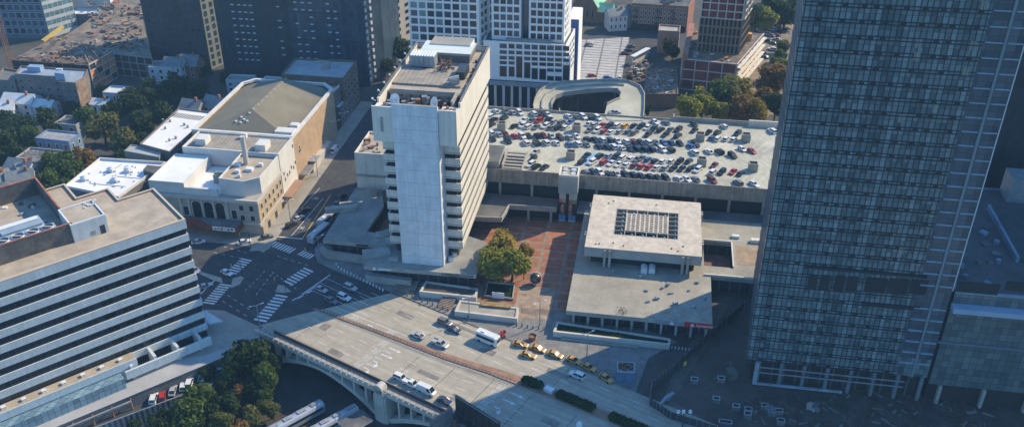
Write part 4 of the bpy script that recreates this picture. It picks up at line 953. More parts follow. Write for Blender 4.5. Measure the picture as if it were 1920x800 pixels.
# entrance canopies and marquee
b = MB(); b.gbox(TE,TE+3.6,277,290,3.4,3.9,0); b.build('side_canopy', mat('tan_canopy', (.33,.20,.13), .8, .2), TH)
b = MB(); b.gbox(TE,TE+3.4,294,302,3.6,4.0,0,1); b.gbox(TE,TE+3.2,304,309,4.2,4.6,0,1); 
for i in range(10): b.gbox(TE+.1,TE+3.3,294.2+i*.8,294.4+i*.8,4.0,4.2,0)
b.gbox(TE,TE+2.2,303,325,.1,3.2,0); b.build('loading_canopy', [mat('metal_roof', (.50,.46,.40), .6, .2, .3, 2), greymetal], TH)
b = MB(); b.gbox(TE,TE+.7,256.9,277.8,.14,3.2,0); b.build('base_course', mat('base_stone', (.40,.33,.25), .85, .15), TH)
for n in (262,268.5,275): 
    b = MB(); b.gbox(TE+.71,TE+.75,n-1,n+1,.2,2.7); b.build('door', darkmetal, TH)
b = MB(); b.gbox(-156,-135,251.6,256,3.2,5.6,0,1); MQ = b.build('marquee', [mat('marquee_red', (.22,.06,.04), .7, .4, .4, 2, stain=(.12,.05,.04)), darkroof], TH)
b = MB(); pts = [(-155.8,5.6),(-145.5,5.6),(-147.5,7.0),(-150.6,8.6),(-153.6,6.8)]
b.face([(*G(x,251.7),z) for x, z in pts]); b.face([(*G(x,251.3),z) for x, z in pts]); 
for i in range(5): x, z = pts[i]; X, Z = pts[(i+1) % 5]; b.face([(*G(x,251.3),z),(*G(x,251.7),z),(*G(X,251.7),Z),(*G(X,251.3),Z)])
b.build('marquee_crest', MATS['marquee_red'], MQ)
b = MB(); b.gbox(-144,-136,251.4,251.58,3.7,5.2); b.build('sign_board', white, MQ)
b = MB(); 
for i in range(6): b.gbox(-143.4+i*1.2,-142.6+i*1.2,251.36,251.4,4.1+.25*(i % 2),4.5+.2*(i % 3),i % 2)
b.build('sign_picture', [rust, glass], MQ)

# white roofed blocks left of the theatre
WB = building('flat_roof_building', 'low building with broad bright white flat roof left of the theatre', 'building', poly([(122,352),(188,299),(312,307),(223,372)],11), 11, greybrick, whiteroof, 0, .9, whitewall)
for u, v in ((159,337),(217,340),(209,321),(241,322)): b = MB(); x, y = P(u,v,11); b.box(x,y,11,2.6,1.8,1.4,-.4); b.tube((x,y,12.4),(x,y,12.9),.7,n=10); b.box(x+1.2,y-.3,11,1.2,1.2,.7,.3); b.build('air_unit', whitemetal, WB)
for i in range(26): b = MB(); b.box(*P(random.uniform(165,280), random.uniform(312,355),11), 11, .4, .4, .35, 0); b.build('roof_vent', greymetal, WB)
b = MB()
for (a, c) in (((168,344),(235,350)),((210,330),(275,336)),((228,308),(195,330))): b.bar((*P(*a,11),11.05), (*P(*c,11),11.05), .25, .15)
b.build('roof_pipe', greymetal, WB)
b = MB(); b.prism(poly([(268,318),(276,309),(303,312),(296,328)],13), 11, 13); b.build('dark_hut', darkroof, WB)
RB = building('row_building', 'long narrow building with white flat roof behind the theatre auditorium', 'building', poly([(262,272),(336,204),(402,213),(318,287)],11), 11, greybrick, whiteroof, 0, .6, greybrick)
for i in range(9): b = MB(); b.box(*P(random.uniform(305,355), random.uniform(225,270),11), 11, .8, .8, 1.0, .4); b.build('chimney', concdirty, RB)
b = MB()
for i in range(12): a = Vector(P(322+i*5,219+i*.7,11.0)); b.bar((a.x,a.y,11.1), (a.x+1.2,a.y+3.6,11.1), .45, .2)
b.build('roof_slat', darkroof, RB)
wl = poly([(262,272),(336,204),(402,213),(318,287)],11); windows(RB, wl[3], wl[2], 1, 10, 9, 3, .4, .5, 'glass')
LS = building('low_shed', 'pale grey-green low flat shed between the two white roofs', 'building', poly([(233,284),(245,272),(308,280),(298,296)],10), 10, mat('shed_green', (.23,.25,.22), .8, .15), mat('shed_roof', (.36,.38,.37), .8, .15), 0, .3)

# ================================================================== STRIPED OFFICE BLOCK AT THE LEFT
ZO = 39.5
oc = Vector(P(348,412.5,ZO)); oa = (Vector(P(0,530,ZO))-oc).normalized(); ob_ = Vector((-oa.y, oa.x))
if ob_.y < 0: ob_ = -ob_
def OL(a, c): p = oc + oa*a + ob_*c; return (p.x, p.y)
def ol(u, v, z): q = Vector(P(u,v,z))-oc; return q.dot(oa), q.dot(ob_)
n1 = ol(278.5,357,ZO); n2 = ol(222.8,374.7,ZO); n3 = ol(200.8,354.5,ZO); n4 = ol(143.5,371,ZO); n5 = ol(118,346,ZO)
d1 = n1[1]; a2 = n2[0]; d3 = d1 + (n3[1]-n2[1]) if n3[1] > n2[1] else d1+6; a3 = n4[0]; d4 = d3 + max(4, n5[1]-n4[1])
foot = [(0,0),(0,d1),(a2,d1),(a2,d3),(a3,d3),(a3,d4),(95,d4),(95,0)]
OB = thing('striped_office_building', 'grey office block with alternating pale and dark horizontal window bands and gravel roof', 'building', OL(0,0), 0, math.atan2(oa.y, oa.x))
fp = [OL(*p) for p in foot]; fi = inset(fp, .35)
b = MB(); b.prism(fi, 0, ZO-.3, cap=False); b.build('ribbon_glazing', office_glass, OB)
spand = mat('spandrel_panel', (.54,.58,.585), .6, .1, .15, 1.2, streak=.14)
for k in range(9):
    z1 = ZO-k*4.35 if k else ZO; z0 = z1-(2.15 if k else 2.5)
    b = MB(); b.prism(fp, z0, z1, 0, 0 if k else None, True, cap=k > 0); 
    b.build('spandrel_band', spand, OB)
b = MB(); parapet(b, fp, ZO, ZO+.35, .55); b.build('parapet', mat('coping_tan', (.50,.42,.32), .8, .1), OB)
b = MB(); b.prism(inset(fp,.5), ZO-.6, ZO-.25, sides=False); b.build('roof', gravel, OB)
b = MB()
for k in range(8):
    p = [Vector(q) for q in inset(fp, 1.6)]; a_, c_ = p[k], p[(k+1) % 8]
    if (c_-a_).length > 2: q = stripe(a_, c_, .9); b.face([(*t, ZO-.235+.004*k) for t in q])
b.build('roof_edging', mat('edging_tan', (.46,.34,.23), .9, .2, .3, 2), OB)
def obox(bm, a0, a1, c0, c1, z0, z1, mi=0, top=None): bm.prism([OL(a0,c0), OL(a0,c1), OL(a1,c1), OL(a1,c0)], z0, z1, mi, top)
pr, plf, pbl, pbr = ol(198,405,44), ol(134,428,44), ol(106,399,44), ol(173,377,44)
pa0, pa1, pc0, pc1 = pr[0], plf[0], pr[1], pbr[1]
b = MB(); obox(b, pa0, pa1, pc0, pc1, ZO-.25, 44.2); PH = b.build('penthouse', spand, OB)
b = MB(); obox(b, pa0+.4, pa1-.4, pc0+.4, pc1-.4, 44.2, 44.25); b.build('penthouse_roof', gravel, PH)
b = MB(); parapet(b, [OL(pa0,pc0), OL(pa0,pc1), OL(pa1,pc1), OL(pa1,pc0)], 44.2, 44.6, .35); b.build('penthouse_parapet', whitemetal, PH)
b = MB(); obox(b, pa0+.8, pa0+2.1, pc0-.06, pc0-.01, ZO-.2, ZO+2.3); b.build('penthouse_door', darkmetal, PH)
b = MB(); obox(b, pa0+3.4, pa0+4.6, pc0-.06, pc0-.01, ZO+.3, ZO+1.5); b.build('wall_hatch', greymetal, PH)
# screen walls with mechanical plant
scr = mat('screen_metal', (.15,.13,.115), .85, .45, .3, 1.5, stain=(.26,.17,.11)); scrcap = mat('screen_cap', (.40,.14,.08), .8, .3, .5, 3)
sa0 = pa1-.8; sc0, sc1 = pc0+1.2, max(pc1+8, d3+2)
b = MB()
for (a0,c0,a1,c1) in ((sa0,pc0+1.0,sa0+40,pc0+1.0), (sa0+.2,pc1+.6,sa0+.2,d4-1.2), (sa0+.2,d4-1.2,sa0+40,d4-1.2)):
    b.bar((*OL(a0,c0),ZO+2.4), (*OL(a1,c1),ZO+2.4), .3, 5.4, 0); b.bar((*OL(a0,c0),ZO+5.2), (*OL(a1,c1),ZO+5.2), .4, .25, 1)
b.build('plant_screen', [scr, scrcap], OB)
b = MB(); obox(b, sa0+3.5, sa0+30, pc0+1.8, pc0+5.4, ZO-.2, ZO+4.6, 0)
for i in range(7):
    c = Vector(OL(sa0+5.5+i*3.6, pc0+3.6)); b.tube((c.x,c.y,ZO+4.6), (c.x,c.y,ZO+5.0), 1.5, n=14, mi=1, cap=False); b.tube((c.x,c.y,ZO+4.7), (c.x,c.y,ZO+4.75), 1.4, n=14, mi=2); b.bar((c.x-1.3,c.y,ZO+4.9),(c.x+1.3,c.y,ZO+4.9),.25,.1,1)
b.build('cooling_tower', [mat('blue_grey_metal', (.26,.33,.38), .5, .15, .5, 3), whitemetal, darkmetal], OB)
b = MB(); obox(b, sa0+5, sa0+16, pc0+8, pc0+15, ZO-.2, ZO+3.0, 0); obox(b, sa0+5.6, sa0+15.4, pc0+9, pc0+11, ZO+3, ZO+3.5, 0); obox(b, sa0+5.6, sa0+15.4, pc0+12.4, pc0+14.2, ZO+3, ZO+3.4, 1)
for i in range(2): c = OL(sa0+8+i*4.5, pc0+7.4); b.tube((*c,ZO-.2), (*c,ZO+3.2), .7, .4, 10, 1)
b.build('air_handler', [MATS['blue_grey_metal'], whitemetal], OB)
random.seed(21)
b = MB()
for i in range(40): b.box(*OL(random.uniform(sa0+2,sa0+34), random.uniform(pc0+6,d4-2)), ZO-.25, random.uniform(.4,2), random.uniform(.4,1.5), random.uniform(.3,1.4), random.random(), i % 3)
for i in range(9): b.box(*OL(random.uniform(pa0-1,pa0+3), pc1+random.uniform(-3,-.6)), 44.2, .5, .5, .4, .3, 1)
b.build('roof_clutter', [greymetal, whitemetal, rust], OB)
# office base: ledge, skylight canopy
b = MB(); obox(b, 22, 95, -4.2, -.02, 0, 5.2, 0, 1); obox(b, 22, 95, -4.5, -4.2, 3.6, 5.9, 0)
b.build('base_podium', [spand, gravel], OB)
for i in range(9): b = MB(); obox(b, 25+i*5, 26.2+i*5, -2.4, -1.4, 5.2, 5.9); b.build('roof_light', whitemetal, OB)
for i in range(4):
    b = MB(); obox(b, 4+i*6.5, 4.8+i*6.5, -5.2, -.02, 0, 4.6); b.build('buttress', spand, OB)
b = MB(); obox(b, 1.5, 26, -5.9, -5.25, 1.2, 3.8); b.build('low_panel', spand, OB)
b = MB(); obox(b, 27, 95, -7.6, -4.6, .1, 3.4, 0); b.build('glazed_canopy', canopyglass, OB)
b = MB(); c = Vector(P(392,606,0)); b.prism(poly([(384,580),(417,601),(392,606),(386,600)],3.4), 3.0, 3.4, 0, 0, True); b.build('entrance_canopy', spand, OB)

# lower parking strip and fence below the office pavement
struct('parking_strip', [P(487,642), eL, P(60,842,-3.4), P(400,716,-3.4), P(478,668,-3.4)], -3.5, asphalt, Z_TR, concdark)
t = thing('corrugated_fence', 'long grey corrugated metal fence beside the sunken parking strip', 'fence', P(280,760,-4), Z_TR)
b = MB(); p0, p1 = Vector(P(60,845,-3.2)), Vector(P(400,719,-3.2)); d = (p1-p0); L = d.length; d /= L; nn = Vector((-d.y,d.x))
for i in range(int(L/.7)):
    q = p0+d*(i*.7); b.box(q.x+nn.x*(.12 if i % 2 else -.12), q.y+nn.y*(.12 if i % 2 else -.12), Z_TR, .72, .1, 6.9, math.atan2(d.y,d.x), i % 2)
b.build('sheet', [greymetal, concdark], t)
b = MB(); b.bar((*p0,-3.05), (*p1,-3.05), .3, .2); b.build('rail', greymetal, t)
t = thing('steel_gantry', 'steel frame of pipes and beams over the sunken parking strip', 'frame', P(170,790,-3), Z_TR)
for k in range(2):
    b = MB(); q0, q1 = P(60,828-k*14,-.8), P(245,752-k*8,-.8); b.bar((*q0,-.8), (*q1,-.8), .5, .4); b.build('beam', greymetal, t)
for i in range(6):
    b = MB(); f = i/5; q = Vector(P(60,828,-.8)).lerp(Vector(P(245,752,-.8)), f); r_ = Vector(P(60,814,-.8)).lerp(Vector(P(245,744,-.8)), f); b.bar((*q,-.8), (*r_,-.8), .25, .25); b.bar((*q,-3.5), (*q,-.8), .35, .35); b.build('post', rust, t)

# ================================================================== GLASS TOWERS AT THE RIGHT
GT = gthing('glass_tower', 'huge dark glass high-rise with balcony strip filling the right side', 'tower', 54, 232)
gf = [G(31,205), G(77.5,205), G(77.5,250), G(36,250)]
b = MB(); b.prism(gf, 8.0, 235); b.build('curtain_wall', curtain, GT)
b = MB(); b.prism(inset(gf,1.5), 0, 8.0, 0); b.build('base_glass', MATS['shopfront_glass'], GT)
FL = 3.5
b = MB()
for k in range(2, 66):
    z = 8.0+k*FL-2*FL
    b.gbox(30.95,69.3,204.84,204.99,z,z+.26); b.gbox(30.97,69.3,204.88,204.99,z+.9,z+1.06)
    p, q = G(30.85,205), G(35.85,250); b.bar((*p,z+.1), (*q,z+.1), .14, .16)
for i in range(31):
    e = 31.2+i*1.25; b.gbox(e-.05,e+.05,204.82,204.99,8,235)
b.build('mullion_grid', mat('mullion', (.022,.032,.042), .5, .1), GT)
random.seed(5)
ventm = mat('vent_black', (.012,.014,.018), .6, .2)
nv = 0; rest = MB()
cols = [34.6, 39.6, 43.6, 46.1, 48.6, 52.3, 56.1, 59.8, 62.3, 67.3]
vm = None
for k in range(58):
    z = 8.0+k*FL+.2
    if 31 < z < 39: continue
    for ci, e in enumerate(cols):
        if random.random() < .12: continue
        if vm is None:
            q = MB(); q.box(0,0,0,1.15,.12,.7); vm = q.mesh('vent_panel', ventm)
        nv += 1
        if nv <= 100:
            o = bpy.data.objects.new('vent_panel', vm); COL.objects.link(o); o.parent = GT; L = XF[GT.name]; x, y = G(e,204.93)
            x -= L[0]; y -= L[1]; c, s = math.cos(YAW), math.sin(YAW); o.location = (c*x-s*y, s*x+c*y, z)
        else: rest.gbox(e-.57,e+.57,204.87,204.99,z,z+.7)
o = rest.build('vent_panel', ventm, GT); o['kind'] = 'stuff'
panem = mat('lit_pane', (.24,.25,.22), .5, .2)  # lit panes put in as a pale colour, nothing glows
b = MB()
for u, v in ((1845,10),(1722,82),(1719,106),(1824,86),(1811,134),(1690,222),(1753,204),(1690,470)):
    e, z = onN(u,v,204.9); b = MB(); b.gbox(e-.6,e+.6,204.86,204.98,z-1,z+1); b.build('pale_pane', panem, GT)
for u0, u1 in ((1517,1529),(1540,1552),(1568,1580),(1591,1603),(1625,1659),(1668,1700),(1710,1735)):
    e0, z1 = onN(u0, 513+(u0-1517)*.05, 204.9); e1, z0 = onN(u1, 543+(u0-1517)*.05, 204.9)
    b = MB(); b.gbox(e0,e1,204.78,204.84,z0,z1); b.build('dark_opening', recess, GT)
b = MB()
for (ua,va,ub,vb) in ((1510,497,1740,512),(1615,565,1725,574)):
    e0, z0 = onN(ua,va,204.9); e1, z1 = onN(ub,vb,204.9); b.gbox(e0,e1,204.5,204.8,z0-.6,z0+.1)
b.build('recess_band', recess, GT)
# balcony strip
b = MB(); b.gbox(69.3,77.5,204.9,204.99,14,235,0); b.build('bay_wall', cellmat('bay_glass', 2.0, 3.5, (.035,.05,.065), (.10,.125,.15), rough=.3), GT)
b = MB(); b.gbox(73.3,73.9,204.5,204.89,8,235); b.build('fin', mat('fin_metal', (.17,.215,.245), .5, .15, .1, 1), GT)
b = MB(); b.gbox(77.45,77.62,204.6,205.1,36,235); b.build('edge_trim', whitemetal, GT)
for k in range(58):
    z = 12.5+k*FL
    if 30 < z < 37: continue
    b = MB(); b.gbox(69.6,73.1,204.3,204.88,z,z+.15); b.gbox(74.1,77.2,204.3,204.88,z,z+.15); b.build('balcony_slab', mat('slab_metal', (.36,.41,.45), .5, .1), GT)
for i in range(8):
    b = MB(); e = 34+i*6.0; b.gbox(e,e+.9,204.7,205.6,0,8.0); b.build('column', mat('column_dark', (.15,.17,.19), .7, .2), GT)
b = MB(); b.gbox(33.4,57,203.7,204.3,.7,1.25); b.gbox(33.4,34.4,203.7,204.6,1.25,8); b.build('hoarding', mat('hoarding_pale', (.30,.36,.42), .5, .3), GT)
b = MB(); 
for z in (4.6,6.4): b.gbox(34,72,204.0,204.3,z,z+.25)
b.build('canopy_rail', greymetal, GT)
# wing
WG = gthing('tower_wing', 'lower dark glass wing with wide dark openings right of the huge glass tower', 'building', 104, 230)
b = MB(); b.gbox(78.4,150,205,262,6,35.3,0,1); b.build('curtain_wall', [cellmat('wing_glass', 1.7, 2.0, (.055,.08,.088), (.15,.185,.185), rough=.4, colamt=.3), mat('wing_roof', (.10,.10,.105), .9, .3, .1, 1)], WG)
b = MB(); b.gbox(78.4,150,206,260,0,6); b.build('base', recess, WG)
b = MB(); parapet(b, rect(78.4,150,205,262), 35.3,36.0,.6); b.build('parapet', mat('blue_coping', (.20,.27,.36), .6, .2), WG)
for u0, u1 in ((1797,1870),(1888,1990)):
    e0, z1 = onN(u0,526,204.9); e1, z0 = onN(u1,553,204.9); b = MB(); b.gbox(e0,e1,204.86,204.95,z0,z1); b.build('dark_opening', recess, WG)
e0, z0 = onN(1778,575,203)
b = MB(); b.gbox(78.2,150,202.4,204.95,z0-1.4,z0,0); b.build('ledge', mat('ledge_blue', (.30,.38,.48), .5, .1), WG)
b = MB(); b.gbox(77.6,150,204.5,204.9,z0-12.5,z0-11.9,0); b.build('ledge_lower', mat('ledge_dark', (.13,.16,.20), .5, .1), WG)
b = MB(); b.gbox(98,118,222,250,35.3,36.5,0); b.gbox(97.2,98,222,250,35.3,36.9,1); b.gbox(118,118.8,222,250,35.3,36.9,1); b.build('roof_deck', [mat('deck_dark', (.06,.07,.075), .9, .3), MATS['blue_coping']], WG)
b = MB(); 
for i in range(18): b.box(*G(random.uniform(82,96), random.uniform(210,255)), 35.3, random.uniform(.6,2.5), random.uniform(.5,2.5), random.uniform(.3,1.2), random.random(), i % 2)
b.build('roof_plant', [concdark, MATS['blue_coping']], WG)
b = MB(); b.gbox(104,116,255,262,35.3,43,0); b.build('site_cabin', greymetal, WG)
for i in range(5):
    b = MB(); b.gbox(81+i*11,81.8+i*11,204.4,205.6,0,6); b.build('column', concdirty, WG)
b = MB(); b.gbox(125,132,204.8,204.96,14,20,0); b.build('red_net', redpaint, WG)
T2 = gthing('second_glass_tower', 'second dark high-rise behind the low wing at the right edge', 'tower', 140, 300)
b = MB(); b.gbox(99,240,275,294,0,190); b.build('curtain_wall', curtaindk, T2)  # widened and raised beyond view so that it shades the wing
t = gthing('crane_mast', 'slim orange-brown lattice crane mast between the two dark towers', 'crane', 103, 268)
def lattice(t, base, top, w, m):
    base, top = Vector(base), Vector(top); d = top-base; L = d.length; d /= L; up = Vector((0,0,1)) if abs(d.z) < .9 else Vector((1,0,0)); a = d.cross(up).normalized(); c = a.cross(d)
    cs = [a*x*w/2+c*y*w/2 for x, y in ((-1,-1),(1,-1),(1,1),(-1,1))]
    b = MB()
    for k in cs: b.bar(base+k, top+k, .22, .22)
    b.build('chord', m, t)
    b = MB(); n = int(L/w)
    for i in range(n):
        p, q = base+d*(L*i/n), base+d*(L*(i+1)/n)
        for j in range(4): b.bar(p+cs[j], q+cs[(j+1) % 4], .12, .12)
    b.build('bracing', m, t)
lattice(t, (*G(95.5,268),35.3), (*G(95.5,268),100), 2.2, rust)

# ================================================================== BUILDINGS BEHIND
def tower_block(name, label, pl, z1, wm, roofm=darkroof, z0=0, cat='tower', par=.8): return building(name, label, cat, pl, z1, wm, roofm, z0, par)
# dark brown tower with sunlit tan side
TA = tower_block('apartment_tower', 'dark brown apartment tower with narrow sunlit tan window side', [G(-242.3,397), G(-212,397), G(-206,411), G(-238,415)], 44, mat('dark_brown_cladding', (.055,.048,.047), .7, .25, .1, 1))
windows(TA, G(-241.5,397), G(-213.5,397), 4, 46, 9, 12, .4, .5, kinds=['glass','blue','blue'], frame=mat('dark_frame', (.06,.055,.055), .7))
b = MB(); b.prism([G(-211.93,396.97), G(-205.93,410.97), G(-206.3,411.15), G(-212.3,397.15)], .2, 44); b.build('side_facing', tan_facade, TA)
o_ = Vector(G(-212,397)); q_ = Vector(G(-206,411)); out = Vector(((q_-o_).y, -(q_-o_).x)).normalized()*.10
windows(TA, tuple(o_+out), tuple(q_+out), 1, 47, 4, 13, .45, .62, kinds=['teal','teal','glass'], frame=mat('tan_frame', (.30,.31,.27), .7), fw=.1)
# dark blue slab pair
TB = tower_block('dark_high_rise', 'very dark blue high-rise slab with small scattered white lit windows', [G(-202.5,391.5), G(-166,391.5), G(-166,403), G(-202.5,403)], 56, curtaindk)
TB2 = tower_block('glazed_high_rise', 'dark glazed high-rise slab adjoining the plain dark slab, with white side windows', [G(-165.6,389), G(-131,389), G(-126,402), G(-126,430), G(-165.6,430)], 62, curtainbl)
random.seed(9)
whitewin = mat('white_window', (.55,.58,.62), .6, .1); vw = MB(); vw.box(0,0,0,1.5,.14,.5); vwm = vw.mesh('white_window', whitewin)  # lit windows put in as white painted boxes
def put(root, me, name, e, n, z, rz=0):
    o = bpy.data.objects.new(name, me); COL.objects.link(o); o.parent = root; L = XF[root.name]; x, y = G(e,n); x -= L[0]; y -= L[1]; c, s = math.cos(-L[3]), math.sin(-L[3])
    o.location = (c*x-s*y, s*x+c*y, z-L[2]); o.rotation_euler = (0,0,rz); return o
for e in (-193.5,-190.2,-187.4,-184.6):
    for k in range(14): put(TB, vwm, 'white_window', e, 391.42, 8.5+k*3.3)
for e in (-171.5,-162,-158.5,-155,-146.8,-143.5):
    for k in range(15):
        if random.random() < .75: put(TB2 if e > -166 else TB, vwm, 'white_window', e, 388.92 if e > -166 else 391.42, 12+k*3.3)
b = MB()
for z in (21,34): b.gbox(-165,-131.5,388.75,388.98,z,z+.5)
b.build('dark_band', darkmetal, TB2)
b = MB(); vv = MB()
o0, o1 = Vector(G(-131,389)), Vector(G(-126,402)); dn = (o1-o0).normalized(); nr = Vector((dn.y,-dn.x))
for k in range(15):
    for j, f in enumerate((.16,.42)):
        c = o0.lerp(o1,f)+nr*.2; q = MB(); q.box(c.x,c.y,2+k*3.3,1.3,.35,1.5,math.atan2(dn.y,dn.x)); q.build('white_side_window', whitewin, TB2)  # white window bits of the side face
# shaded beige block
MB_ = tower_block('beige_block', 'shaded beige mid-rise block with plain front seen between the dark slab and the white tower', [G(-143,447), G(-131.5,440), G(-122,470), G(-140,476)], 60, beigewall)
windows(MB_, G(-131.5,440), G(-122,470), 3, 36, 4, 9, .4, .5, 'glass', fw=0)
b = MB(); b.gbox(-150,-128,420,436,0,8.5); b.build('annex', beigewall, MB_)
# white towers
W1 = tower_block('white_grid_tower', 'white grid-fronted tower with square blue windows directly behind the concrete office tower', [G(-106.6,379), G(-75.8,379), G(-73.4,388), G(-68.6,391.5), G(-68.6,411), G(-106.6,411)], 74, facadewhite)
windows(W1, G(-106,379), G(-76.4,379), 17, 49, 8, 9, .76, .70, kinds=['blue','blue','glass','teal'], fw=.06)
windows(W1, G(-75.4,380.4), G(-73.6,387.2), 17, 49, 2, 9, .62, .6, kinds=['teal','blue'], fw=.06)
windows(W1, G(-73,388.3), G(-68.9,391.2), 17, 49, 2, 9, .62, .6, kinds=['blue','teal'], fw=.06)
PO = tower_block('white_podium_block', 'white podium block with grid of blue windows and tall dark openings below the twin tower', [G(-73.5,376.5), G(-37.6,376.5), G(-36.0,398), G(-73.5,398)], 29.6, facadewhite, darkroof, cat='building')
def pw(u0, v0, u1, v1, kd): 
    e0, z1 = onN(u0,v0,376.4); e1, z0 = onN(u1,v1,376.4); window_at(PO, G((e0+e1)/2,376.5), z0, (cY,-sY), e1-e0, z1-z0, kd, .08)
cx = [(937,950),(954,964.5),(968,979),(983,994),(997,1008),(1011.5,1023.5),(1026,1038),(1041,1053),(1056,1067)]
tall = {0:(124,144), 1:(125,144), 2:(106,146), 3:(117,147), 4:(128,149), 5:(129,150), 6:None, 7:None, 8:(122,151)}
for i, (u0,u1) in enumerate(cx):
    dy = i*.6
    for j, (a, c) in enumerate(((82,91),(94.5,101.5),(105,112),(114.5,121),(125,131.5),(139,148))):
        if tall[i] and a+dy+4 > tall[i][0]-3: continue
        pw(u0, a+dy, u1, c+dy, random.choice(('blue','glass','blue')))
    if tall[i]: pw(u0, tall[i][0], u1, tall[i][1], 'glass')
zb_ = onN(990, 152, 376.4)[1]
b = MB(); b.gbox(-73.5,-37.7,376.3,376.45,0,zb_-.3); b.build('shaded_base', recess, PO)  # dark sheet on the white wall, painted shade under the canopy
for i in range(10):
    b = MB(); b.gbox(-72.5+i*3.7,-71.4+i*3.7,375.3,376.2,0,zb_-1.2); b.build('column', facadewhite, PO)
b = MB(); b.gbox(-73.5,-40,372.2,376.2,zb_-1.2,zb_-.6); b.build('canopy', concdirty, PO)
windows(PO, G(-37.55,377.5), G(-36.1,397), 14, 28.5, 5, 5, .6, .55, 'blue', fw=.06)
W2 = tower_block('white_twin_tower', 'white grid tower on a podium with recessed dark centre and blue side panels', [G(-70.5,380.5), G(-57.8,380.5), G(-57.8,385), G(-54.4,385), G(-54.4,380.8), G(-39.2,380.8), G(-37.8,396), G(-70.5,396)], 76, facadewhite, z0=29.6)
windows(W2, G(-69.8,380.5), G(-58.2,380.5), 31, 52, 4, 6, .76, .68, kinds=['blue','glass'], fw=.06)
windows(W2, G(-53.8,380.8), G(-39.8,380.8), 30.4, 54, 5, 7, .76, .68, kinds=['blue','glass','glass'], fw=.06)
windows(W2, G(-39.1,382), G(-37.95,395), 31, 54, 4, 7, .5, .6, 'blue', fw=.06)
b = MB(); b.gbox(-57.75,-54.45,384.8,384.98,29.6,75); b.build('recess_glazing', glassblue, W2)
b = MB(); b.gbox(-64,-44,377.6,380,29.7,31); b.build('terrace_wall', concdirty, W2)
e0, z0 = onN(1066,60,399); e1, z1 = onN(1085,37,399); e2, z2 = onN(1056,84,399)
b = MB(); b.gbox(e0,e1,399,416,0,z1,0,1); b.gbox(e1+.02,e1+.3,399.1,416,0,z1-.1,1); b.gbox(e0-2.6,e0-.05,398.2,412,0,z1+30,0,1); o = b.build('blue_side_block', [bluewall, facadewhite]); tag(o, 'narrow bright blue panelled block at the side of the white podium', 'building')
# small brick block beside the high-rise
SB = tower_block('brick_block', 'small dark brick block with pale roof between theatre and dark high-rise', poly([(553,112),(669,117),(644,150),(528,142)],18), 18, brownbrick, mat('blue_grey_roof', (.34,.36,.37), .85, .2, .2, 1.5), cat='building')
pl = poly([(553,112),(669,117),(644,150),(528,142)],18); windows(SB, pl[3], pl[2], 1, 17, 8, 5, .35, .5, 'glass', fw=.08)
windows(SB, pl[2], pl[1], 1, 17, 5, 5, .35, .5, 'glass', fw=.08)
b = MB(); x, y = P(612,128,18); b.box(x,y,18,3,2.5,2.2,-YAW); b.box(*P(605,119,18),18,6,1.6,1.0,-YAW); b.build('roof_hatch', concdirty, SB)
LR = building('low_flat_building', 'low flat roofed building with pale parapet right behind the theatre auditorium', 'building', [G(-166,345), G(-132,345), G(-131,357), G(-166,357)], 15, greybrick, lowroof, 0, .9, whitewall)
SH = building('shop_building', 'narrow low building with small shop front on the street behind the theatre', 'building', [G(-138,345.5), G(-129.2,345), G(-129.2,362), G(-138,362)], 8, greybrick, whiteroof)
windows(SH, G(-129.2,346), G(-129.2,361), 1, 7.5, 5, 2, .4, .5, 'glass')

# church, houses, brick apartments, construction tower
CH = thing('church_building', 'brown brick church with steep green copper roof', 'church', P(1120,45), 0, -YAW)
b = MB(); c0 = [G(-47,497), G(-33,494.5), G(-27,520), G(-42,523)]; b.prism(c0, 0, 9, cap=False)
def gable(b, c, z0, zr, mi=0, endwall=None, over=.5):
    m0 = ((c[0][0]+c[1][0])/2, (c[0][1]+c[1][1])/2); m1 = ((c[2][0]+c[3][0])/2, (c[2][1]+c[3][1])/2)
    b.face([(*c[0],z0), (*m0,zr), (*m1,zr), (*c[3],z0)], mi); b.face([(*c[1],z0), (*c[2],z0), (*m1,zr), (*m0,zr)], mi)
    if endwall is not None: b.face([(*c[0],z0), (*c[1],z0), (*m0,zr)], endwall); b.face([(*c[2],z0), (*c[3],z0), (*m1,zr)], endwall)
b.face([(*c0[0],9), (*c0[1],9), (*((Vector(c0[0])+Vector(c0[1]))/2),19)]); b.build('wall', brownbrick, CH)
b = MB(); gable(b, inset(c0,-.4), 8.7, 19.4); b.build('roof', copper, CH)
tr = [G(-33,494.8), G(-25.5,494.5), G(-24,502), G(-31,503)]
b = MB(); b.prism(tr, 0, 6.5, cap=False); b.build('transept_wall', brownbrick, CH); b = MB(); cc = [tr[1],tr[2],tr[3],tr[0]]; gable(b, inset(cc,-.3), 6.4, 10.5, 0, 0); b.build('transept_roof', copper, CH)
windows(CH, G(-46,496.8), G(-34,494.7), 2, 8, 4, 1, .3, .7, 'glass', fw=.1)
BA = building('brick_apartment_building', 'long tan brick apartment house with flat grey roof and fire escapes', 'building', [G(-14.4,488.3), G(14.9,487.2), G(18.6,506.5), G(-12,508)], 13.6, brickmat('tan_brick', (.235,.17,.105), (.21,.15,.095), (.22,.18,.13), .5, .2, .03, .5, var=.25), darkroof, 0, .8)
windows(BA, G(-14.2,488.28), G(14.7,487.22), 3.4, 13.2, 14, 4, .42, .6, 'glass', fw=.12, frame=white)
windows(BA, G(14.9,487.2), G(18.6,506.5), 1, 13.2, 5, 4, .3, .5, 'glass', fw=.1)
b = MB(); b.gbox(-14,14.5,486.9,488.2,0,3.2); b.build('shop_front', recess, BA)
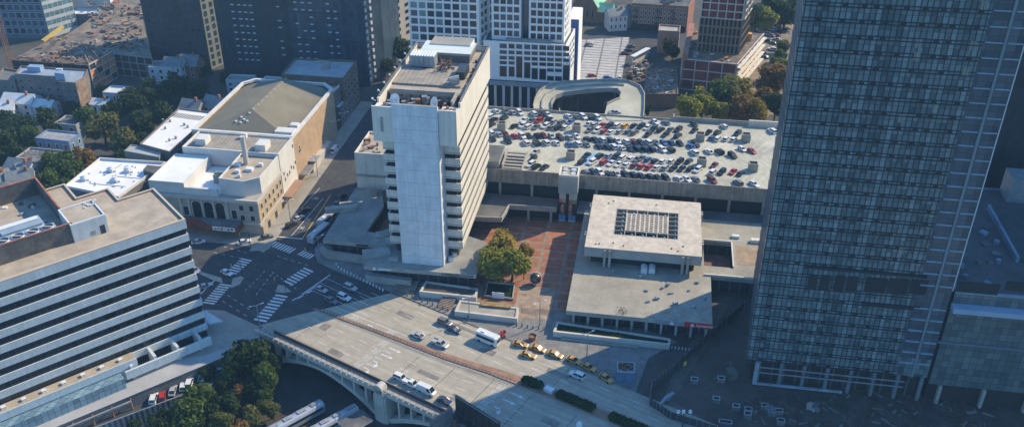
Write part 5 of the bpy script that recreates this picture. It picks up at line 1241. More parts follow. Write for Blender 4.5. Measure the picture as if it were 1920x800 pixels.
for e in (-12.5,-.5,7.5):
    b = MB()
    for z in (4,7.4,10.8): b.gbox(e-1.4,e+1.4,486.6,487.9,z,z+.12); b.bar((*G(e-1.3,486.6),z+1), (*G(e+1.3,486.6),z+1), .08, .08); b.bar((*G(e-1.2,486.8),z), (*G(e+1.2,486.8),z+3.3), .3, .1)
    b.build('fire_escape', darkmetal, BA)
b = MB(); b.gbox(1.6,5.2,486.9,487.3,13.6,16.2); b.build('gable_crest', MATS['tan_brick'], BA)
b = MB(); b.gbox(3,8,495,500,13.6,16.4); b.gbox(10,12,498,500,13.6,15.5); b.build('roof_hut', concdirty, BA)
b = MB(); b.prism([G(15.0,487.3), G(15.3,487.3), G(18.9,506.4), G(18.6,506.4)], .1, 14.3); b.build('orange_gable', redbrick, BA)
PB = building('pink_building', 'small pinkish rendered building below the brick apartment house', 'building', poly([(1236,48),(1276,51),(1274,62),(1234,60)],11), 11, mat('pink_render', (.34,.22,.18), .85, .2), concdirty)
random.seed(13)
CT = thing('construction_tower', 'half built tower wrapped in dark red netting above a concrete frame base', 'building', P(1345,160), 0, -YAW)
cb = [G(12.3,409), G(36.4,406), G(51,449), G(15.5,452)]
b = MB(); b.prism(cb, 0, 15, 0, 1); b.build('podium_netting', [darkred, net], CT)
def frame(b, a, c, z0, z1, cols, rows, w=.45, out=.25, mi=0):
    a, c = Vector(a), Vector(c); d = (c-a); nr = Vector((d.y,-d.x)).normalized()*out
    for i in range(cols+1): p = a.lerp(c,i/cols)+nr; b.bar((*p,z0), (*p,z1), w, w, mi)
    for j in range(rows+1): z = z0+(z1-z0)*j/rows; b.bar((*(a+nr),z), (*(c+nr),z), w, w, mi)
b = MB(); frame(b, cb[0], cb[1], .5, 15, 4, 3); frame(b, cb[1], cb[2], .5, 15, 7, 4); b.build('podium_frame', conc, CT)
b = MB(); 
for k in range(4): p, q = Vector(cb[1]), Vector(cb[2]); d = (q-p); nr = Vector((d.y,-d.x)).normalized()*1.0; b.bar((*(p+nr),2.4+k*3.6), (*(q+nr),2.4+k*3.6), 1.8, .35)
b.build('scaffold_deck', bandconc, CT)
b = MB(); p, q = Vector(cb[1]), Vector(cb[2]); nr = Vector(((q-p).y,-(q-p).x)).normalized()*.6
for k in range(4): a_ = p.lerp(q,.05+k*.22); c_ = p.lerp(q,.2+k*.22); b.face([(*(a_+nr),3+k*3), (*(c_+nr),3+k*3), (*(c_+nr),5.4+k*2.6), (*(a_+nr),5.4+k*2.6)])
b.build('orange_netting', orange, CT)
tb = [G(19,420), G(37.5,418.5), G(42,436), G(22,438)]
b = MB(); b.prism(tb, 15, 80); b.build('tower_core', mat('core_dark', (.035,.03,.03), .8, .3), CT)
b = MB(); frame(b, tb[0], tb[1], 15, 31.5, 10, 4, .55, .3); frame(b, tb[1], tb[2], 15, 31.5, 8, 4, .5, .3); b.build('tower_frame', mat('brown_precast', (.26,.19,.13), .85, .2), CT)
b = MB(); 
for i in range(5): a_, c_ = Vector(tb[0]).lerp(Vector(tb[1]), .05+.18*i), Vector(tb[0]).lerp(Vector(tb[1]), .05+.18*i+.15); b.face([(*(a_+Vector((0,-.5))),31.6),(*(c_+Vector((0,-.5))),31.6),(*(c_+Vector((0,-.5))),70),(*(a_+Vector((0,-.5))),70)])
b.build('red_netting', darkred, CT)
b = MB(); frame(b, tb[0], tb[1], 31.5, 70, 5, 11, .5, .8); frame(b, tb[1], tb[2], 31.5, 70, 3, 11, .5, .8); b.build('upper_frame', conc, CT)
b = MB(); b.prism([G(12.2,408.5), G(14.6,408.2), G(17.8,451), G(15.3,452)], 15, 17.5, 0); b.bar((*G(13,408.6),8), (*G(16,450),8), .7, 16); b.build('party_wall', redbrick, CT)
b = MB()
for i in range(70): p = Vector(cb[0]).lerp(Vector(cb[1]), random.random()).lerp(Vector(cb[3]).lerp(Vector(cb[2]), random.random()), random.random()); b.box(p.x,p.y,15,random.uniform(.4,2.4),random.uniform(.3,1.4),random.uniform(.2,1.2),random.uniform(0,3),i % 4)
o = b.build('site_materials', [concdirty, rust, bandconc, net], CT); o['kind'] = 'stuff'
b = MB(); x, y = P(1403,68,17); b.box(x,y,13,3,3,5.5,-YAW); o = b.build('orange_shaft', mat('orange_panel', (.62,.27,.05), .7, .15), CT)
RU = building('demolition_shell', 'roofless rubble filled brick shell behind the spiral ramp', 'ruin', poly([(1213,128),(1268,126),(1272,178),(1208,178)],6), 6, brownbrick, net, 0, .5)
b = MB()
for i in range(80): b.box(*P(random.uniform(1214,1266), random.uniform(130,176),6), 5.8, random.uniform(.4,2.6), random.uniform(.3,1.6), random.uniform(.2,.9), random.uniform(0,3), i % 3)
o = b.build('rubble', [concdirty, rust, concdark], RU); o['kind'] = 'stuff'
b = MB(); b.bar((*P(1186,108,4),4.5), (*P(1216,92,4),4.5), 2.5, .4); b.bar((*P(1186,108,4),2), (*P(1216,92,4),2), .4, 4); o = b.build('station_canopy', whitemetal); tag(o, 'slanting pale canopy over a dark entrance at the edge of the square', 'canopy')
b = MB()
for i in range(60): b.box(*P(random.uniform(1180,1215), random.uniform(112,150),0), .0, random.uniform(.4,2.2), random.uniform(.3,1.4), random.uniform(.3,2.4), random.uniform(0,3), i % 3)
o = b.build('rubble_heap', [concdirty, rust, greymetal]); tag(o, 'heap of broken concrete and scrap between the ramp and the square', 'rubble')
# upper left: glazed tower, construction frame, apartments
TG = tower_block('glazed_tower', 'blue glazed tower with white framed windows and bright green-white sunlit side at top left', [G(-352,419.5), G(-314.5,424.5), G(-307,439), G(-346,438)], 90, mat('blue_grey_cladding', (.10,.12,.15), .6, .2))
windows(TG, G(-351.5,419.57), G(-315,424.43), 2, 44, 10, 10, .74, .68, kinds=['blue','glass','blue'], fw=.22, frame=mat('pale_frame', (.42,.46,.52), .7))
b = MB(); o0, o1 = Vector(G(-314.5,424.5)), Vector(G(-307,439)); dn = (o1-o0).normalized(); nr = Vector((dn.y,-dn.x)); 
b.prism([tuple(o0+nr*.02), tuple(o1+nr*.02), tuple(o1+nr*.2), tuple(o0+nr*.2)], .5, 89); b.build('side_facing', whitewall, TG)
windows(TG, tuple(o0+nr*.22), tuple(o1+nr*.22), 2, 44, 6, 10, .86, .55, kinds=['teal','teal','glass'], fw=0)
CF = thing('construction_frame_building', 'unfinished concrete frame building with orange brick infill and cluttered roof', 'building', P(130,130), 0, -YAW)
cf = [P(22,112,13), P(165,122,13), P(210,96,13), P(110,66,13)]
b = MB(); b.prism(cf, 0, 13, 0, 1); b.build('floor_slab', [recess, net], CF)
b = MB(); a_, c_ = Vector(cf[1]), Vector(cf[2]); nr = Vector(((c_-a_).y,-(c_-a_).x)).normalized()
for i in range(4):
    for j in range(4):
        p, q = a_.lerp(c_,i/4+.03)+nr*.1, a_.lerp(c_,(i+1)/4-.03)+nr*.1
        if (i+j) % 5 != 3: b.face([(*p,j*3.25+.3), (*q,j*3.25+.3), (*q,j*3.25+2.9), (*p,j*3.25+2.9)])
b.build('brick_infill', mat('orange_brick', (.72,.24,.08), .85, .25, .6, 3), CF)
b = MB(); frame(b, cf[1], cf[2], .2, 13, 4, 4, .4, .3); b.build('side_frame', conc, CF)
b = MB(); frame(b, cf[0], cf[1], .2, 12.8, 9, 4, .3, .2); b.build('front_frame', concdark, CF)
b = MB(); a_, c_ = Vector(cf[0]), Vector(cf[1]); d = (c_-a_).normalized()
for i in range(3): p = a_+d*1; q = a_+d*32; b.bar((*p,13.3+i*.7), (*q,13.3+i*.7), .12, .12)
for i in range(24): p = a_+d*(1+i*1.3); b.bar((*p,13), (*p,14.8), .12, .12)
b.build('red_railing', rust, CF)
random.seed(31)
b = MB()
for i in range(150):
    p = Vector(cf[0]).lerp(Vector(cf[1]), random.random()).lerp(Vector(cf[3]).lerp(Vector(cf[2]), random.random()), random.random()); b.box(p.x,p.y,13,random.uniform(.3,3.5),random.uniform(.2,.9),random.uniform(.15,1.1),random.uniform(0,3),i % 4)
for i in range(14): p = Vector(cf[1]).lerp(Vector(cf[2]), random.uniform(0,.9)); b.bar((p.x,p.y,13), (p.x-random.uniform(1,4),p.y+random.uniform(-1,3),13+random.uniform(1.5,4)), .3, .3, i % 4)
o = b.build('site_materials', [concdirty, rust, concdark, net], CF); o['kind'] = 'stuff'
b = MB(); q0 = P(78,70,15); q1 = P(118,52,15); b.bar((*q0,13), (*q1,15.5), 1.6, 1.2); o = b.build('yellow_beam', yellow); tag(o, 'thick yellow beam lying at the back of the cluttered construction roof', 'beam')
CD = thing('construction_deck', 'wide dusty construction deck strewn with timber beside the dark apartment tower', 'construction site', P(215,60), 0, -YAW)
cd = [P(118,70,11), P(212,100,11), P(285,108,11), P(272,58,11), P(262,-5,11), P(215,0,11), P(160,42,11)]
b = MB(); b.prism(cd, 0, 11, 0, 1); b.build('deck', [mat('deck_side', (.06,.05,.05), .9, .3), mat('dusty_deck', (.24,.185,.135), .95, .5, .12, .9, stain=(.09,.085,.085))], CD)
b = MB(); frame(b, cd[1], cd[2], .2, 10.8, 5, 3, .4, .25); b.build('front_frame', concdirty, CD)
b = MB()
for i in range(170): b.box(*P(random.uniform(165,268), random.uniform(8,100),11), 11, random.uniform(.4,4), random.uniform(.3,1.2), random.uniform(.2,1.5), random.uniform(0,3), i % 4)
o = b.build('site_materials', [dirtlit, rust, concdirty, concdark], CD); o['kind'] = 'stuff'
WS = building('warehouse_building', 'low warehouse with broken white roof behind the glazed tower', 'building', poly([(125,28),(160,2),(225,-6),(205,15),(188,30)],8), 8, concdark, whiteroof, 0, .5)
WX = building('white_block', 'tall plain white block at the top edge behind the construction deck', 'building', poly([(137,-4),(205,-4),(210,-22),(150,-24)],14), 14, whitewall, concdirty)
t = thing('red_mast', 'bright red lattice mast at the top edge beyond the dusty deck', 'crane', P(222,17), 0); lattice(t, (*P(222,17,8),8), (*P(222,17,8),26), 2.4, redpaint)
t = thing('tower_crane', 'thin rust coloured crane mast at the far left edge', 'crane', P(24,130,0), 0); lattice(t, (*P(24,132,0),0), (*P(24,132,0),46), 1.8, rust)
AP = building('grey_apartment_building', 'grey brick apartment building with stepped roof and small windows at the left edge', 'building', poly([(28,141),(112,147),(113,156),(141,158),(160,146),(165,133),(40,126)],15), 15, greybrick, mat('blue_roof', (.28,.33,.40), .85, .2, .2, 1.5), 0, .7)
ap = poly([(28,141),(112,147),(113,156),(141,158),(160,146)],15)
windows(AP, ap[0], ap[1], 2, 14, 5, 4, .3, .42, 'glass', fw=.06); windows(AP, ap[2], ap[3], 2, 13, 3, 4, .25, .42, 'glass', fw=.06)
b = MB(); b.prism([ap[3], ap[4], tuple(Vector(ap[4])+Vector((.25,-.15))), tuple(Vector(ap[3])+Vector((.25,-.15)))], .2, 15.6); b.build('brown_side', mat('brown_render', (.30,.21,.15), .9, .45, .4, 1.5), AP)
for i in range(3): b = MB(); b.tube((*P(110+i*4,141,15),15), (*P(110+i*4,141,15),18), .55, n=8); b.build('chimney', whitemetal, AP)
b = MB(); b.box(*P(119,149,15),15,5,3.2,3.4,-.3); b.box(*P(68,133,15),15,6,3,2.4,-.1); b.build('roof_hut', mat('blue_hut', (.26,.36,.5), .7, .2), AP)
AW = building('grey_apartment_wing', 'lower grey brick wing on the left side of the grey apartment building', 'building', poly([(-14,152),(28,154),(45,136),(8,130)],12), 12, greybrick, concdark)
wa = poly([(-14,152),(28,154)],12); windows(AW, wa[0], wa[1], 2, 11, 3, 3, .25, .4, 'glass', fw=.06)

# ================================================================== HOUSES AT THE LEFT
def house(label, u, v, w, d, h, rise, rz, wm, rm, name='gabled_house', flat=False, nwin=3):
    """u, v = front bottom middle seen in the photo at wall-top height; w along front, d deep"""
    x, y = P(u, v, h); c, s = math.cos(rz), math.sin(rz); q = lambda a, k: (x+c*a-s*k, y+s*a+c*k)
    t = thing(name, label, 'house', (x, y), 0, rz); pl = [q(-w/2,0), q(w/2,0), q(w/2,d), q(-w/2,d)]
    b = MB(); b.prism(pl, 0, h, cap=False)
    if not flat: b.face([(*q(-w/2,0),h), (*q(-w/2,d),h), (*q(-w/2,d/2),h+rise)][::-1]); b.face([(*q(w/2,0),h), (*q(w/2,d),h), (*q(w/2,d/2),h+rise)])
    b.build('wall', wm, t); b = MB()
    if flat: b.prism(pl, h-.2, h-.01, sides=False); b.build('roof', rm, t); b = MB(); parapet(b, pl, h, h+.6, .35); b.build('parapet', wm, t)
    else:
        o = .45; A = [(*q(-w/2-o,-o),h-.2), (*q(w/2+o,-o),h-.2), (*q(w/2+o,d/2),h+rise+.1), (*q(-w/2-o,d/2),h+rise+.1)]; B = [(*q(w/2+o,d+o),h-.2), (*q(-w/2-o,d+o),h-.2)]
        b.face(A); b.face([A[2], B[0], B[1], A[3]][::1]); rf_ = b.build('roof', rm, t)
        b = MB(); b.box(*q(w*.25,d*.45), h+rise*.5, .9, .9, rise*.5+1.3, rz); b.build('chimney', redbrick, rf_)
    windows(t, pl[0], pl[1], .8, h-.2, nwin, 2 if h > 5.5 else 1, .3, .5, 'glass', fw=.14, frame=white)
    windows(t, pl[1], pl[2], .8, h-.2, 2, 2 if h > 5.5 else 1, .25, .5, 'glass', fw=.14, frame=white)
    return t
pw_ = mat('white_siding', (.58,.58,.57), .8, .12, .3, 2); wr = mat('white_shingle', (.60,.60,.58), .8, .15, .3, 2, stain=(.45,.45,.45))
H_ = [
 ('blue sided flat roofed house with four white framed windows between the trees', 97,264,15,8,9,0,-.22,housegrey if False else houseblue,mat('grey_flat_roof',(.30,.30,.30),.9,.3,.3,1.5),True,4),
 ('pale grey gabled house with twin ridges below the blue house', 25,322,11,9,7,3,-.35,pw_,shingle,False,3),
 ('grey shingled house at the left edge, partly cut by the frame', 6,345,9,9,7,3.2,.9,pw_,shingle,False,2),
 ('grey gabled house with yellow shrub at its right side', 38,343,9,9,7,3.2,.35,pw_,shingle,False,2),
 ('small grey gabled house right behind the yellow shrub', 57,322,7,8,6.5,3,.7,pw_,shingle,False,2),
 ('dark flat roofed house with cluttered roof left of the green trees', 62,301,15,9,8,0,-.2,housegrey,mat('clutter_roof',(.13,.13,.13),.9,.5,.5,2.0,stain=(.4,.4,.4)),True,3),
 ('brown roofed house at the left edge above the striped office block', 10,366,9,8,6,2.5,-.3,cream,mat('tan_shingle',(.30,.25,.20),.9,.2,.3,2),False,2),
 ('long white roofed house under the grey apartment building', 28,193,14,9,7,2.6,-.15,pw_,wr,False,3),
 ('small white roofed house in the trees below the grey apartment building', 76,200,9,7,6,2.0,-.2,pw_,wr,False,2),
 ('white roofed house at the left edge below the long white roof', 5,207,8,7,6,2,.2,pw_,wr,False,2),
 ('tall narrow pale blue house right of the leaning brick frame', 206,176,7,8,8.5,0,-.15,mat('pale_blue_siding',(.36,.43,.50),.8,.12,.3,2),wr,True,2),
 ('low white roofed house with small dormer beside the pale blue house', 184,196,8,6,5,1.6,-.2,pw_,wr,False,2),
 ('grey flat roofed house among dark trees above the blue house', 122,235,10,8,7,0,-.2,housegrey,darkroof,True,2),
 ('grey gabled house in shade beside the long white row roof', 394,200,10,8,7,3.4,-.5,housegrey,shingle,False,2),
 ('dark gabled house under the trees behind the long white row roof', 352,205,9,8,6.5,3,-.3,housegrey,shingle,False,2),
 ('pale flat roofed house at the foot of the dark apartment tower', 300,128,12,8,7,0,-.1,pw_,lowroof,True,3),
 ('white gabled house at the foot of the dark apartment tower', 321,124,9,8,8,3,-.15,pw_,shingle,False,3),
 ('gabled house with orange brick end by the dark apartment tower', 350,123,9,9,7,3.8,-.15,redbrick,shingle,False,2),
 ('low white house left of the small brick block', 447,153,12,7,6,0,-.1,pw_,lowroof,True,3),
 ('small blue-white house beside the low white house', 476,160,6,7,7.5,0,-.1,pw_,mat('blue_roof',(.28,.33,.40)),True,2),
 ('low pale shed under trees at the foot of the brick frame', 282,168,8,6,5,0,-.2,pw_,wr,True,2),
 ('white gabled town house right of the church', 1160,30,10,9,8.5,2.6,.2,pw_,shingle,False,4),
 ('cream gabled town house at the top edge beside the church', 1176,24,8,9,8.5,2.6,.2,mat('cream_siding',(.52,.48,.40),.8,.12,.3,2),shingle,False,3),
]
for lb, u, v, w_, d, h, ri, rz, wm, rm, fl, nw in H_: house(lb, u, v, w_, d, h, ri, rz, wm, rm, 'flat_roofed_house' if fl else 'gabled_house', fl, nw)

# ================================================================== TREES
random.seed(77)
CROWN = {}
def crown_mesh(kind, var, n=2600):
    k = (kind, var)
    if k in CROWN: return CROWN[k]
    rnd = random.Random(var*31+7); b = MB(); lobes = []
    for i in range(11):
        a = rnd.uniform(0, 2*math.pi); r = rnd.uniform(.15,.62); z = rnd.uniform(-.45,.62)
        lobes.append((Vector((r*math.cos(a)*(1-.35*abs(z)), r*math.sin(a)*(1-.35*abs(z)), z)), rnd.uniform(.26,.46)))
    lobes.append((Vector((0,0,.1)), .55))
    if kind == 'bare': n = 500
    for i in range(n):
        c, r = rnd.choice(lobes); d = Vector((rnd.gauss(0,1), rnd.gauss(0,1), rnd.gauss(0,1)+.25)).normalized()
        p = c + d*r*(rnd.random()**.35)*(1.02 if rnd.random() > .16 else rnd.uniform(1.05,1.38)); s = rnd.uniform(.04,.10)*(1.0 if kind != 'bare' else .5)
        nn = (d*.9+Vector((rnd.gauss(0,1),rnd.gauss(0,1),rnd.gauss(0,1)))*.6).normalized(); u = nn.orthogonal().normalized(); v = nn.cross(u)
        a = rnd.uniform(0,6.28); u, v = u*math.cos(a)+v*math.sin(a), v*math.cos(a)-u*math.sin(a)
        b.face([p-u*s*1.2-v*s*.4, p+u*s*.2-v*s*.9, p+u*s*1.2+v*s*.3, p-u*s*.1+v*s*.9])
    me = b.mesh('crown', LEAF[kind]); CROWN[k] = me; return me
def trunk_mesh(var):
    k = ('trunk', var)
    if k in CROWN: return CROWN[k]
    rnd = random.Random(var); b = MB(); b.tube((0,0,-1.35), (.03,.02,-.3), .06, .045, 7); 
    for i in range(6):
        a = i*1.05+rnd.random(); e = Vector((math.cos(a)*.5, math.sin(a)*.5, rnd.uniform(.0,.5))); st = Vector((.03,.02,-.3)); m_ = st.lerp(e,.5)+Vector((0,0,.08))
        b.tube(st, m_, .035, .022, 5); b.tube(m_, e, .022, .008, 5)
    b.tube((.03,.02,-.3), (0,0,.45), .045, .012, 6)
    me = b.mesh('trunk', bark); CROWN[k] = me; return me
TREES = []
def tree(u, v, rp, kind, label, zc=None, base=0.0, group=None, name=None):
    # rp: crown radius in photo pixels; zc height of the crown centre
    zc = zc if zc is not None else 6.5
    x, y = P(u, v, zc); dist = math.sqrt(x*x+y*y+(CAMH-zc)**2); r = rp*dist/FPX*1.12
    t = thing(name or 'tree', label, 'tree', (x, y), base, random.uniform(0,6.28), group)
    c = bpy.data.objects.new('crown', crown_mesh(kind, random.randint(0,4))); COL.objects.link(c); c.parent = t
    hz = zc-base; c.location = (0,0,hz); k = r*random.uniform(.95,1.1); c.scale = (k, k*random.uniform(.9,1.1), max(r*.8, min(hz*.8, r*1.0)))
    tr = bpy.data.objects.new('trunk', trunk_mesh(random.randint(0,3))); COL.objects.link(tr); tr.parent = t; tr.location = (0,0,hz); tr.scale = (r, r, hz/1.35)
    TREES.append(t)
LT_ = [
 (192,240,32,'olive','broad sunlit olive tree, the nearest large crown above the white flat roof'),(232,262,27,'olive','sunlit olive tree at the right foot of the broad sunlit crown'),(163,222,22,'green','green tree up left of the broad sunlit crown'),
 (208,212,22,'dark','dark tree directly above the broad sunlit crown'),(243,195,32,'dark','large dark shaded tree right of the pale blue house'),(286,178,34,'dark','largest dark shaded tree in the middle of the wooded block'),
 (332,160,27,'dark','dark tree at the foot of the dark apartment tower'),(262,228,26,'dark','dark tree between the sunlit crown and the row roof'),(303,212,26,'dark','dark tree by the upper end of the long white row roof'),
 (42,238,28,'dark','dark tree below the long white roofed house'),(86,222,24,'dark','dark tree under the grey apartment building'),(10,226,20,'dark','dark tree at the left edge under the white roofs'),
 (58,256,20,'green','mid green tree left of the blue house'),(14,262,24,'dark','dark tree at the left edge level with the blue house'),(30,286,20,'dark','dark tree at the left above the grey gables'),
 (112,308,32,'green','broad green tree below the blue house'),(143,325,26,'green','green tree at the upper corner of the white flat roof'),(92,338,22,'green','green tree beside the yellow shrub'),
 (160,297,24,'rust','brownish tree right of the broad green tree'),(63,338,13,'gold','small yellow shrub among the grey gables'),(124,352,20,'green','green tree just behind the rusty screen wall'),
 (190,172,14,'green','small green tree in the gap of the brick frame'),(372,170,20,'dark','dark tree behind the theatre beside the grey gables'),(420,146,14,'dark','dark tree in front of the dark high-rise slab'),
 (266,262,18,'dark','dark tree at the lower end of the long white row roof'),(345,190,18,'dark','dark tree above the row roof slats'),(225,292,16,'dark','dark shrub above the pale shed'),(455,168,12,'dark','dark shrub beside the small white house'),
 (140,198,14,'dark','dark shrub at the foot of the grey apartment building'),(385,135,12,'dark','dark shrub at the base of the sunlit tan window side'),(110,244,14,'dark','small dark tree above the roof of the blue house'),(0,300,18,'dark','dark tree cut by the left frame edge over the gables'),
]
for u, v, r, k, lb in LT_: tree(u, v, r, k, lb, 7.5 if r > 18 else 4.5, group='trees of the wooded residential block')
for u, v, r, k, lb, z in [
 (748,92,26,'dark','dark green tree beside the shaded beige block',7),(727,122,18,'dark','smaller dark tree behind the concrete tower roof edge',6),
 (1293,205,20,'lime','bright lime tree, leftmost behind the garage back wall',9),(1318,192,22,'lime','yellow-green tree just right of the bright lime tree',9),(1345,178,25,'green','tall green tree in front of the construction podium',10),
 (1372,172,22,'olive','olive tree turning brown beneath the orange netting',10),(1392,168,19,'gold','yellow-green tree at the corner of the construction podium',10),(1387,203,23,'rust','brown-gold tree against the garage back wall',9),
 (1348,208,18,'lime','low yellow-green tree against the garage back wall',7),(1418,207,19,'gold','golden tree between two rusty crowns behind the garage',8),(1432,185,18,'rust','rusty bush above the garage wall near the glass tower',5),
 (1447,148,26,'rust','large orange-brown tree left of the glass tower',8),(1462,124,18,'olive','olive tree above the orange-brown tree',7),(1455,197,20,'dark','dark green tree touching the glass tower edge',8),
 (1433,34,21,'lime','sunlit yellow-green tree at the top right',8),(1420,28,18,'green','green tree behind the sunlit yellow-green tree',9),(1412,38,14,'gold','small yellow tree left of the sunlit yellow-green tree',7),(1450,14,24,'dark','dark tree at the top edge behind the sunlit tree',9),
 (1474,22,24,'dark','dark tree at the top edge beside the glass tower',9),(1402,58,9,'lime','small lime shrub beside the orange shaft',4),(1468,88,13,'olive','olive shrub in the dirt yard by the glass tower',4),(1462,104,11,'green','low green bush by the glass tower edge',4),
 (1252,86,16,'dark','dark tree in front of the pink building',6),(1262,98,14,'dark','dark tree below the pink building roof',5),(1214,206,10,'dark','dark bush in the corner between ramp and garage',4),(1180,147,8,'dark','small dark bush on the edge of the square',2),
 (1395,18,14,'dark','dark tree behind the construction tower top',9)]:
    tree(u, v, r*(1.3 if u > 1270 else 1), k, lb, z+(2.5 if u > 1270 and v > 140 else 0), group='trees behind the garage' if u > 1270 else None)
for u, v, r, k, lb, z in [
 (942,462,24,'gold','golden tree, rearmost of the plaza trees'),(922,493,24,'lime','yellow-green tree, leftmost of the plaza trees'),(958,493,25,'olive','olive green tree in the middle of the plaza clump'),(985,472,13,'gold','slender yellow tree beside the plaza path'),
 (984,500,11,'lime','small lime tree above the globe sculpture')] and [(940,460,27,'gold','golden tree, rearmost of the plaza trees',7),(924,492,29,'lime','yellow-green tree, leftmost of the plaza trees',6.5),(960,490,30,'lime','broad yellow-green tree in the middle of the plaza clump',6.5),(984,470,13,'gold','slender yellow tree beside the plaza path',4.5),(982,500,11,'lime','small lime tree just left of the globe sculpture',4)]:
    tree(u, v, r*1.25, k, lb, z+1, .15, 'plaza trees')
for u, v, r, k, lb, z in [(1168,590,20,'bare','leafless dark tree in front of the bank roof',5),(888,538,12,'bare','leafless grey bush at the coffee shop corner',2.2),(905,525,9,'bare','leafless grey bush beside the lawn enclosure',2.2),(968,512,8,'bare','thin bare shrub beside the lawn corner',2)]:
    tree(u, v, r, k, lb, z, .15, None, 'bare_tree')
for u, v, r, k, lb, z in [
 (462,678,33,'dark','large dark green tree, nearest the bridge corner',-1),(497,705,26,'green','green tree right of the large dark tree below the bridge',-3),(512,680,16,'dark','dark tree under the bridge corner',-3),
 (390,702,16,'dark','dark green tree beside the parking strip, upper of three',-3),(378,742,25,'green','green tree over the corrugated fence',-2),(345,778,28,'green','broad green tree at the bottom edge over the fence',-2),(300,795,22,'dark','dark tree at the bottom edge left of the broad green tree',-2),
 (418,788,16,'olive','olive tree at the bottom edge beside the embankment',-4),(470,782,20,'olive','brown-green shrub on the embankment at the bottom edge',-6),(448,735,12,'rust','small reddish tree in the dark railway cutting',-4),(497,740,16,'green','green tree above the railway cutting',-4),(415,720,12,'green','small green tree beside the broad fence tree',-4),(435,760,20,'dark','dark tree between the reddish tree and the fence trees',-4),(478,728,22,'dark','dark tree under the large dark bridge corner tree',-4),(395,765,20,'dark','dark tree right of the fence tree at mid height',-3),(430,700,14,'green','green tree touching the left side of the large dark tree',-2),(505,765,16,'olive','olive shrub beside the left rail car',-6),(372,790,20,'dark','dark tree at the bottom edge between two green trees',-4),(452,808,20,'rust','brownish shrub cut by the bottom edge near the rail car',-6),(250,800,14,'dark','dark shrub at the bottom edge on the fence',-4)]:
    tree(u, v, r*1.22, k, lb, z, Z_TR, 'trees in the railway cutting')

# ================================================================== VEHICLES
PAINT = {n: mat('paint_'+n, c, .3, .05, .5, 2, spec=.6) for n, c in {'white': (.64,.64,.63), 'silver': (.38,.39,.40), 'grey': (.14,.15,.16), 'black': (.022,.024,.028), 'dark_blue': (.03,.05,.10), 'blue': (.06,.13,.32), 'red': (.36,.035,.03), 'maroon': (.14,.03,.03), 'yellow': (.60,.32,.04), 'taxi': (.50,.26,.05)}.items()}
tyre = mat('tyre', (.02,.02,.02), .9, .1); carglass = mat('car_glass', (.02,.026,.034), .1, .1, spec=.6); lampm = mat('lamp_glass', (.7,.7,.66), .3, .05)
VM = {}
def vmesh(kind):
    if kind in VM: return VM[kind]
    L, W, hb, hr, prof = {'sedan': (4.7,1.82,.86,1.44,[(-2.0,-1.15),(1.0,.15)]), 'suv': (4.75,1.92,1.05,1.74,[(-2.3,-2.0),(1.05,.45)]), 'pickup': (5.5,1.95,1.05,1.8,[(-.8,-.55),(1.35,.75)]), 'van': (5.6,2.05,1.25,2.35,[(-2.75,-2.7),(2.2,1.45)]), 'hatchback': (4.1,1.78,.9,1.5,[(-2.0,-1.6),(1.0,.3)])}[kind]
    def loop(x, w, z0, z1): return [(x,-w*.96,z0), (x,w*.96,z0), (x,w,(z0+z1)*.5), (x,w*.92,z1), (x,-w*.92,z1), (x,-w,(z0+z1)*.5)]
    h = L/2; st = [(-h,.40,hb*.80,W*.42), (-h+.12,.24,hb*.98,W*.48), (-h+.7,.22,hb,W*.5), (0,.22,hb,W*.5), (h-1.1,.22,hb*.99,W*.5), (h-.25,.26,hb*.86,W*.47), (h,.40,hb*.70,W*.40)]
    b = MB(); ls = [loop(x, w, z0, z1) for x, z0, z1, w in st]
    for a, c in zip(ls, ls[1:]):
        for i in range(6): b.face([a[i], c[i], c[(i+1) % 6], a[(i+1) % 6]][::-1])
    b.face(ls[0]); b.face(ls[-1][::-1])
    (rb0, rt0), (rb1, rt1) = prof; wb, wt = W*.46, W*.38
    q = [(rt0,-wt,hr), (rt1,-wt,hr), (rt1,wt,hr), (rt0,wt,hr)]; b.face(q)
    k = [(rt0,-wt-.01,hr-.06), (rt1,-wt-.01,hr-.06), (rt1,wt+.01,hr-.06), (rt0,wt+.01,hr-.06)]
    for i in range(4): b.face([k[i], k[(i+1) % 4], q[(i+1) % 4], q[i]])
    for s in (-1,1):                                                 # pillars
        for xb, xt in ((rb0,rt0),(rb1,rt1),((rb0+rb1)/2,(rt0+rt1)/2)): b.bar((xb,s*wb*1.0,hb-.02), (xt,s*wt*1.01,hr-.04), .10, .06)
    if kind == 'pickup':
        for s in (-1,1): b.bar((-h+.2,s*W*.45,hb+.12), (-.8,s*W*.45,hb+.12), .12, .28)
        b.bar((-h+.15,-W*.45,hb+.12), (-h+.15,W*.45,hb+.12), .12, .28)
    if kind == 'van':
        for s in (-1,1): b.face([(rb0,s*(wb+.012),hb), (.6,s*(wb+.012),hb), (.6,s*(wt+.02),hr), (rb0,s*(wt+.02),hr)][::(1 if s < 0 else -1)])
    g = MB(); bt = [(rb0,-wb,hb-.03), (rb1,-wb,hb-.03), (rb1,wb,hb-.03), (rb0,wb,hb-.03)]
    for i in range(4): g.face([bt[i], bt[(i+1) % 4], k[(i+1) % 4], k[i]])
    w = MB(); w.tube((0,-.11,0), (0,.11,0), .33, n=12)
    lm = MB(); lm.box(0,0,-.08,.06,.34,.16)
    VM[kind] = (b.mesh('body', PAINT['white']), g.mesh('window', carglass), w.mesh('wheel', tyre), lm.mesh('headlight', lampm), L, W, hb); return VM[kind]
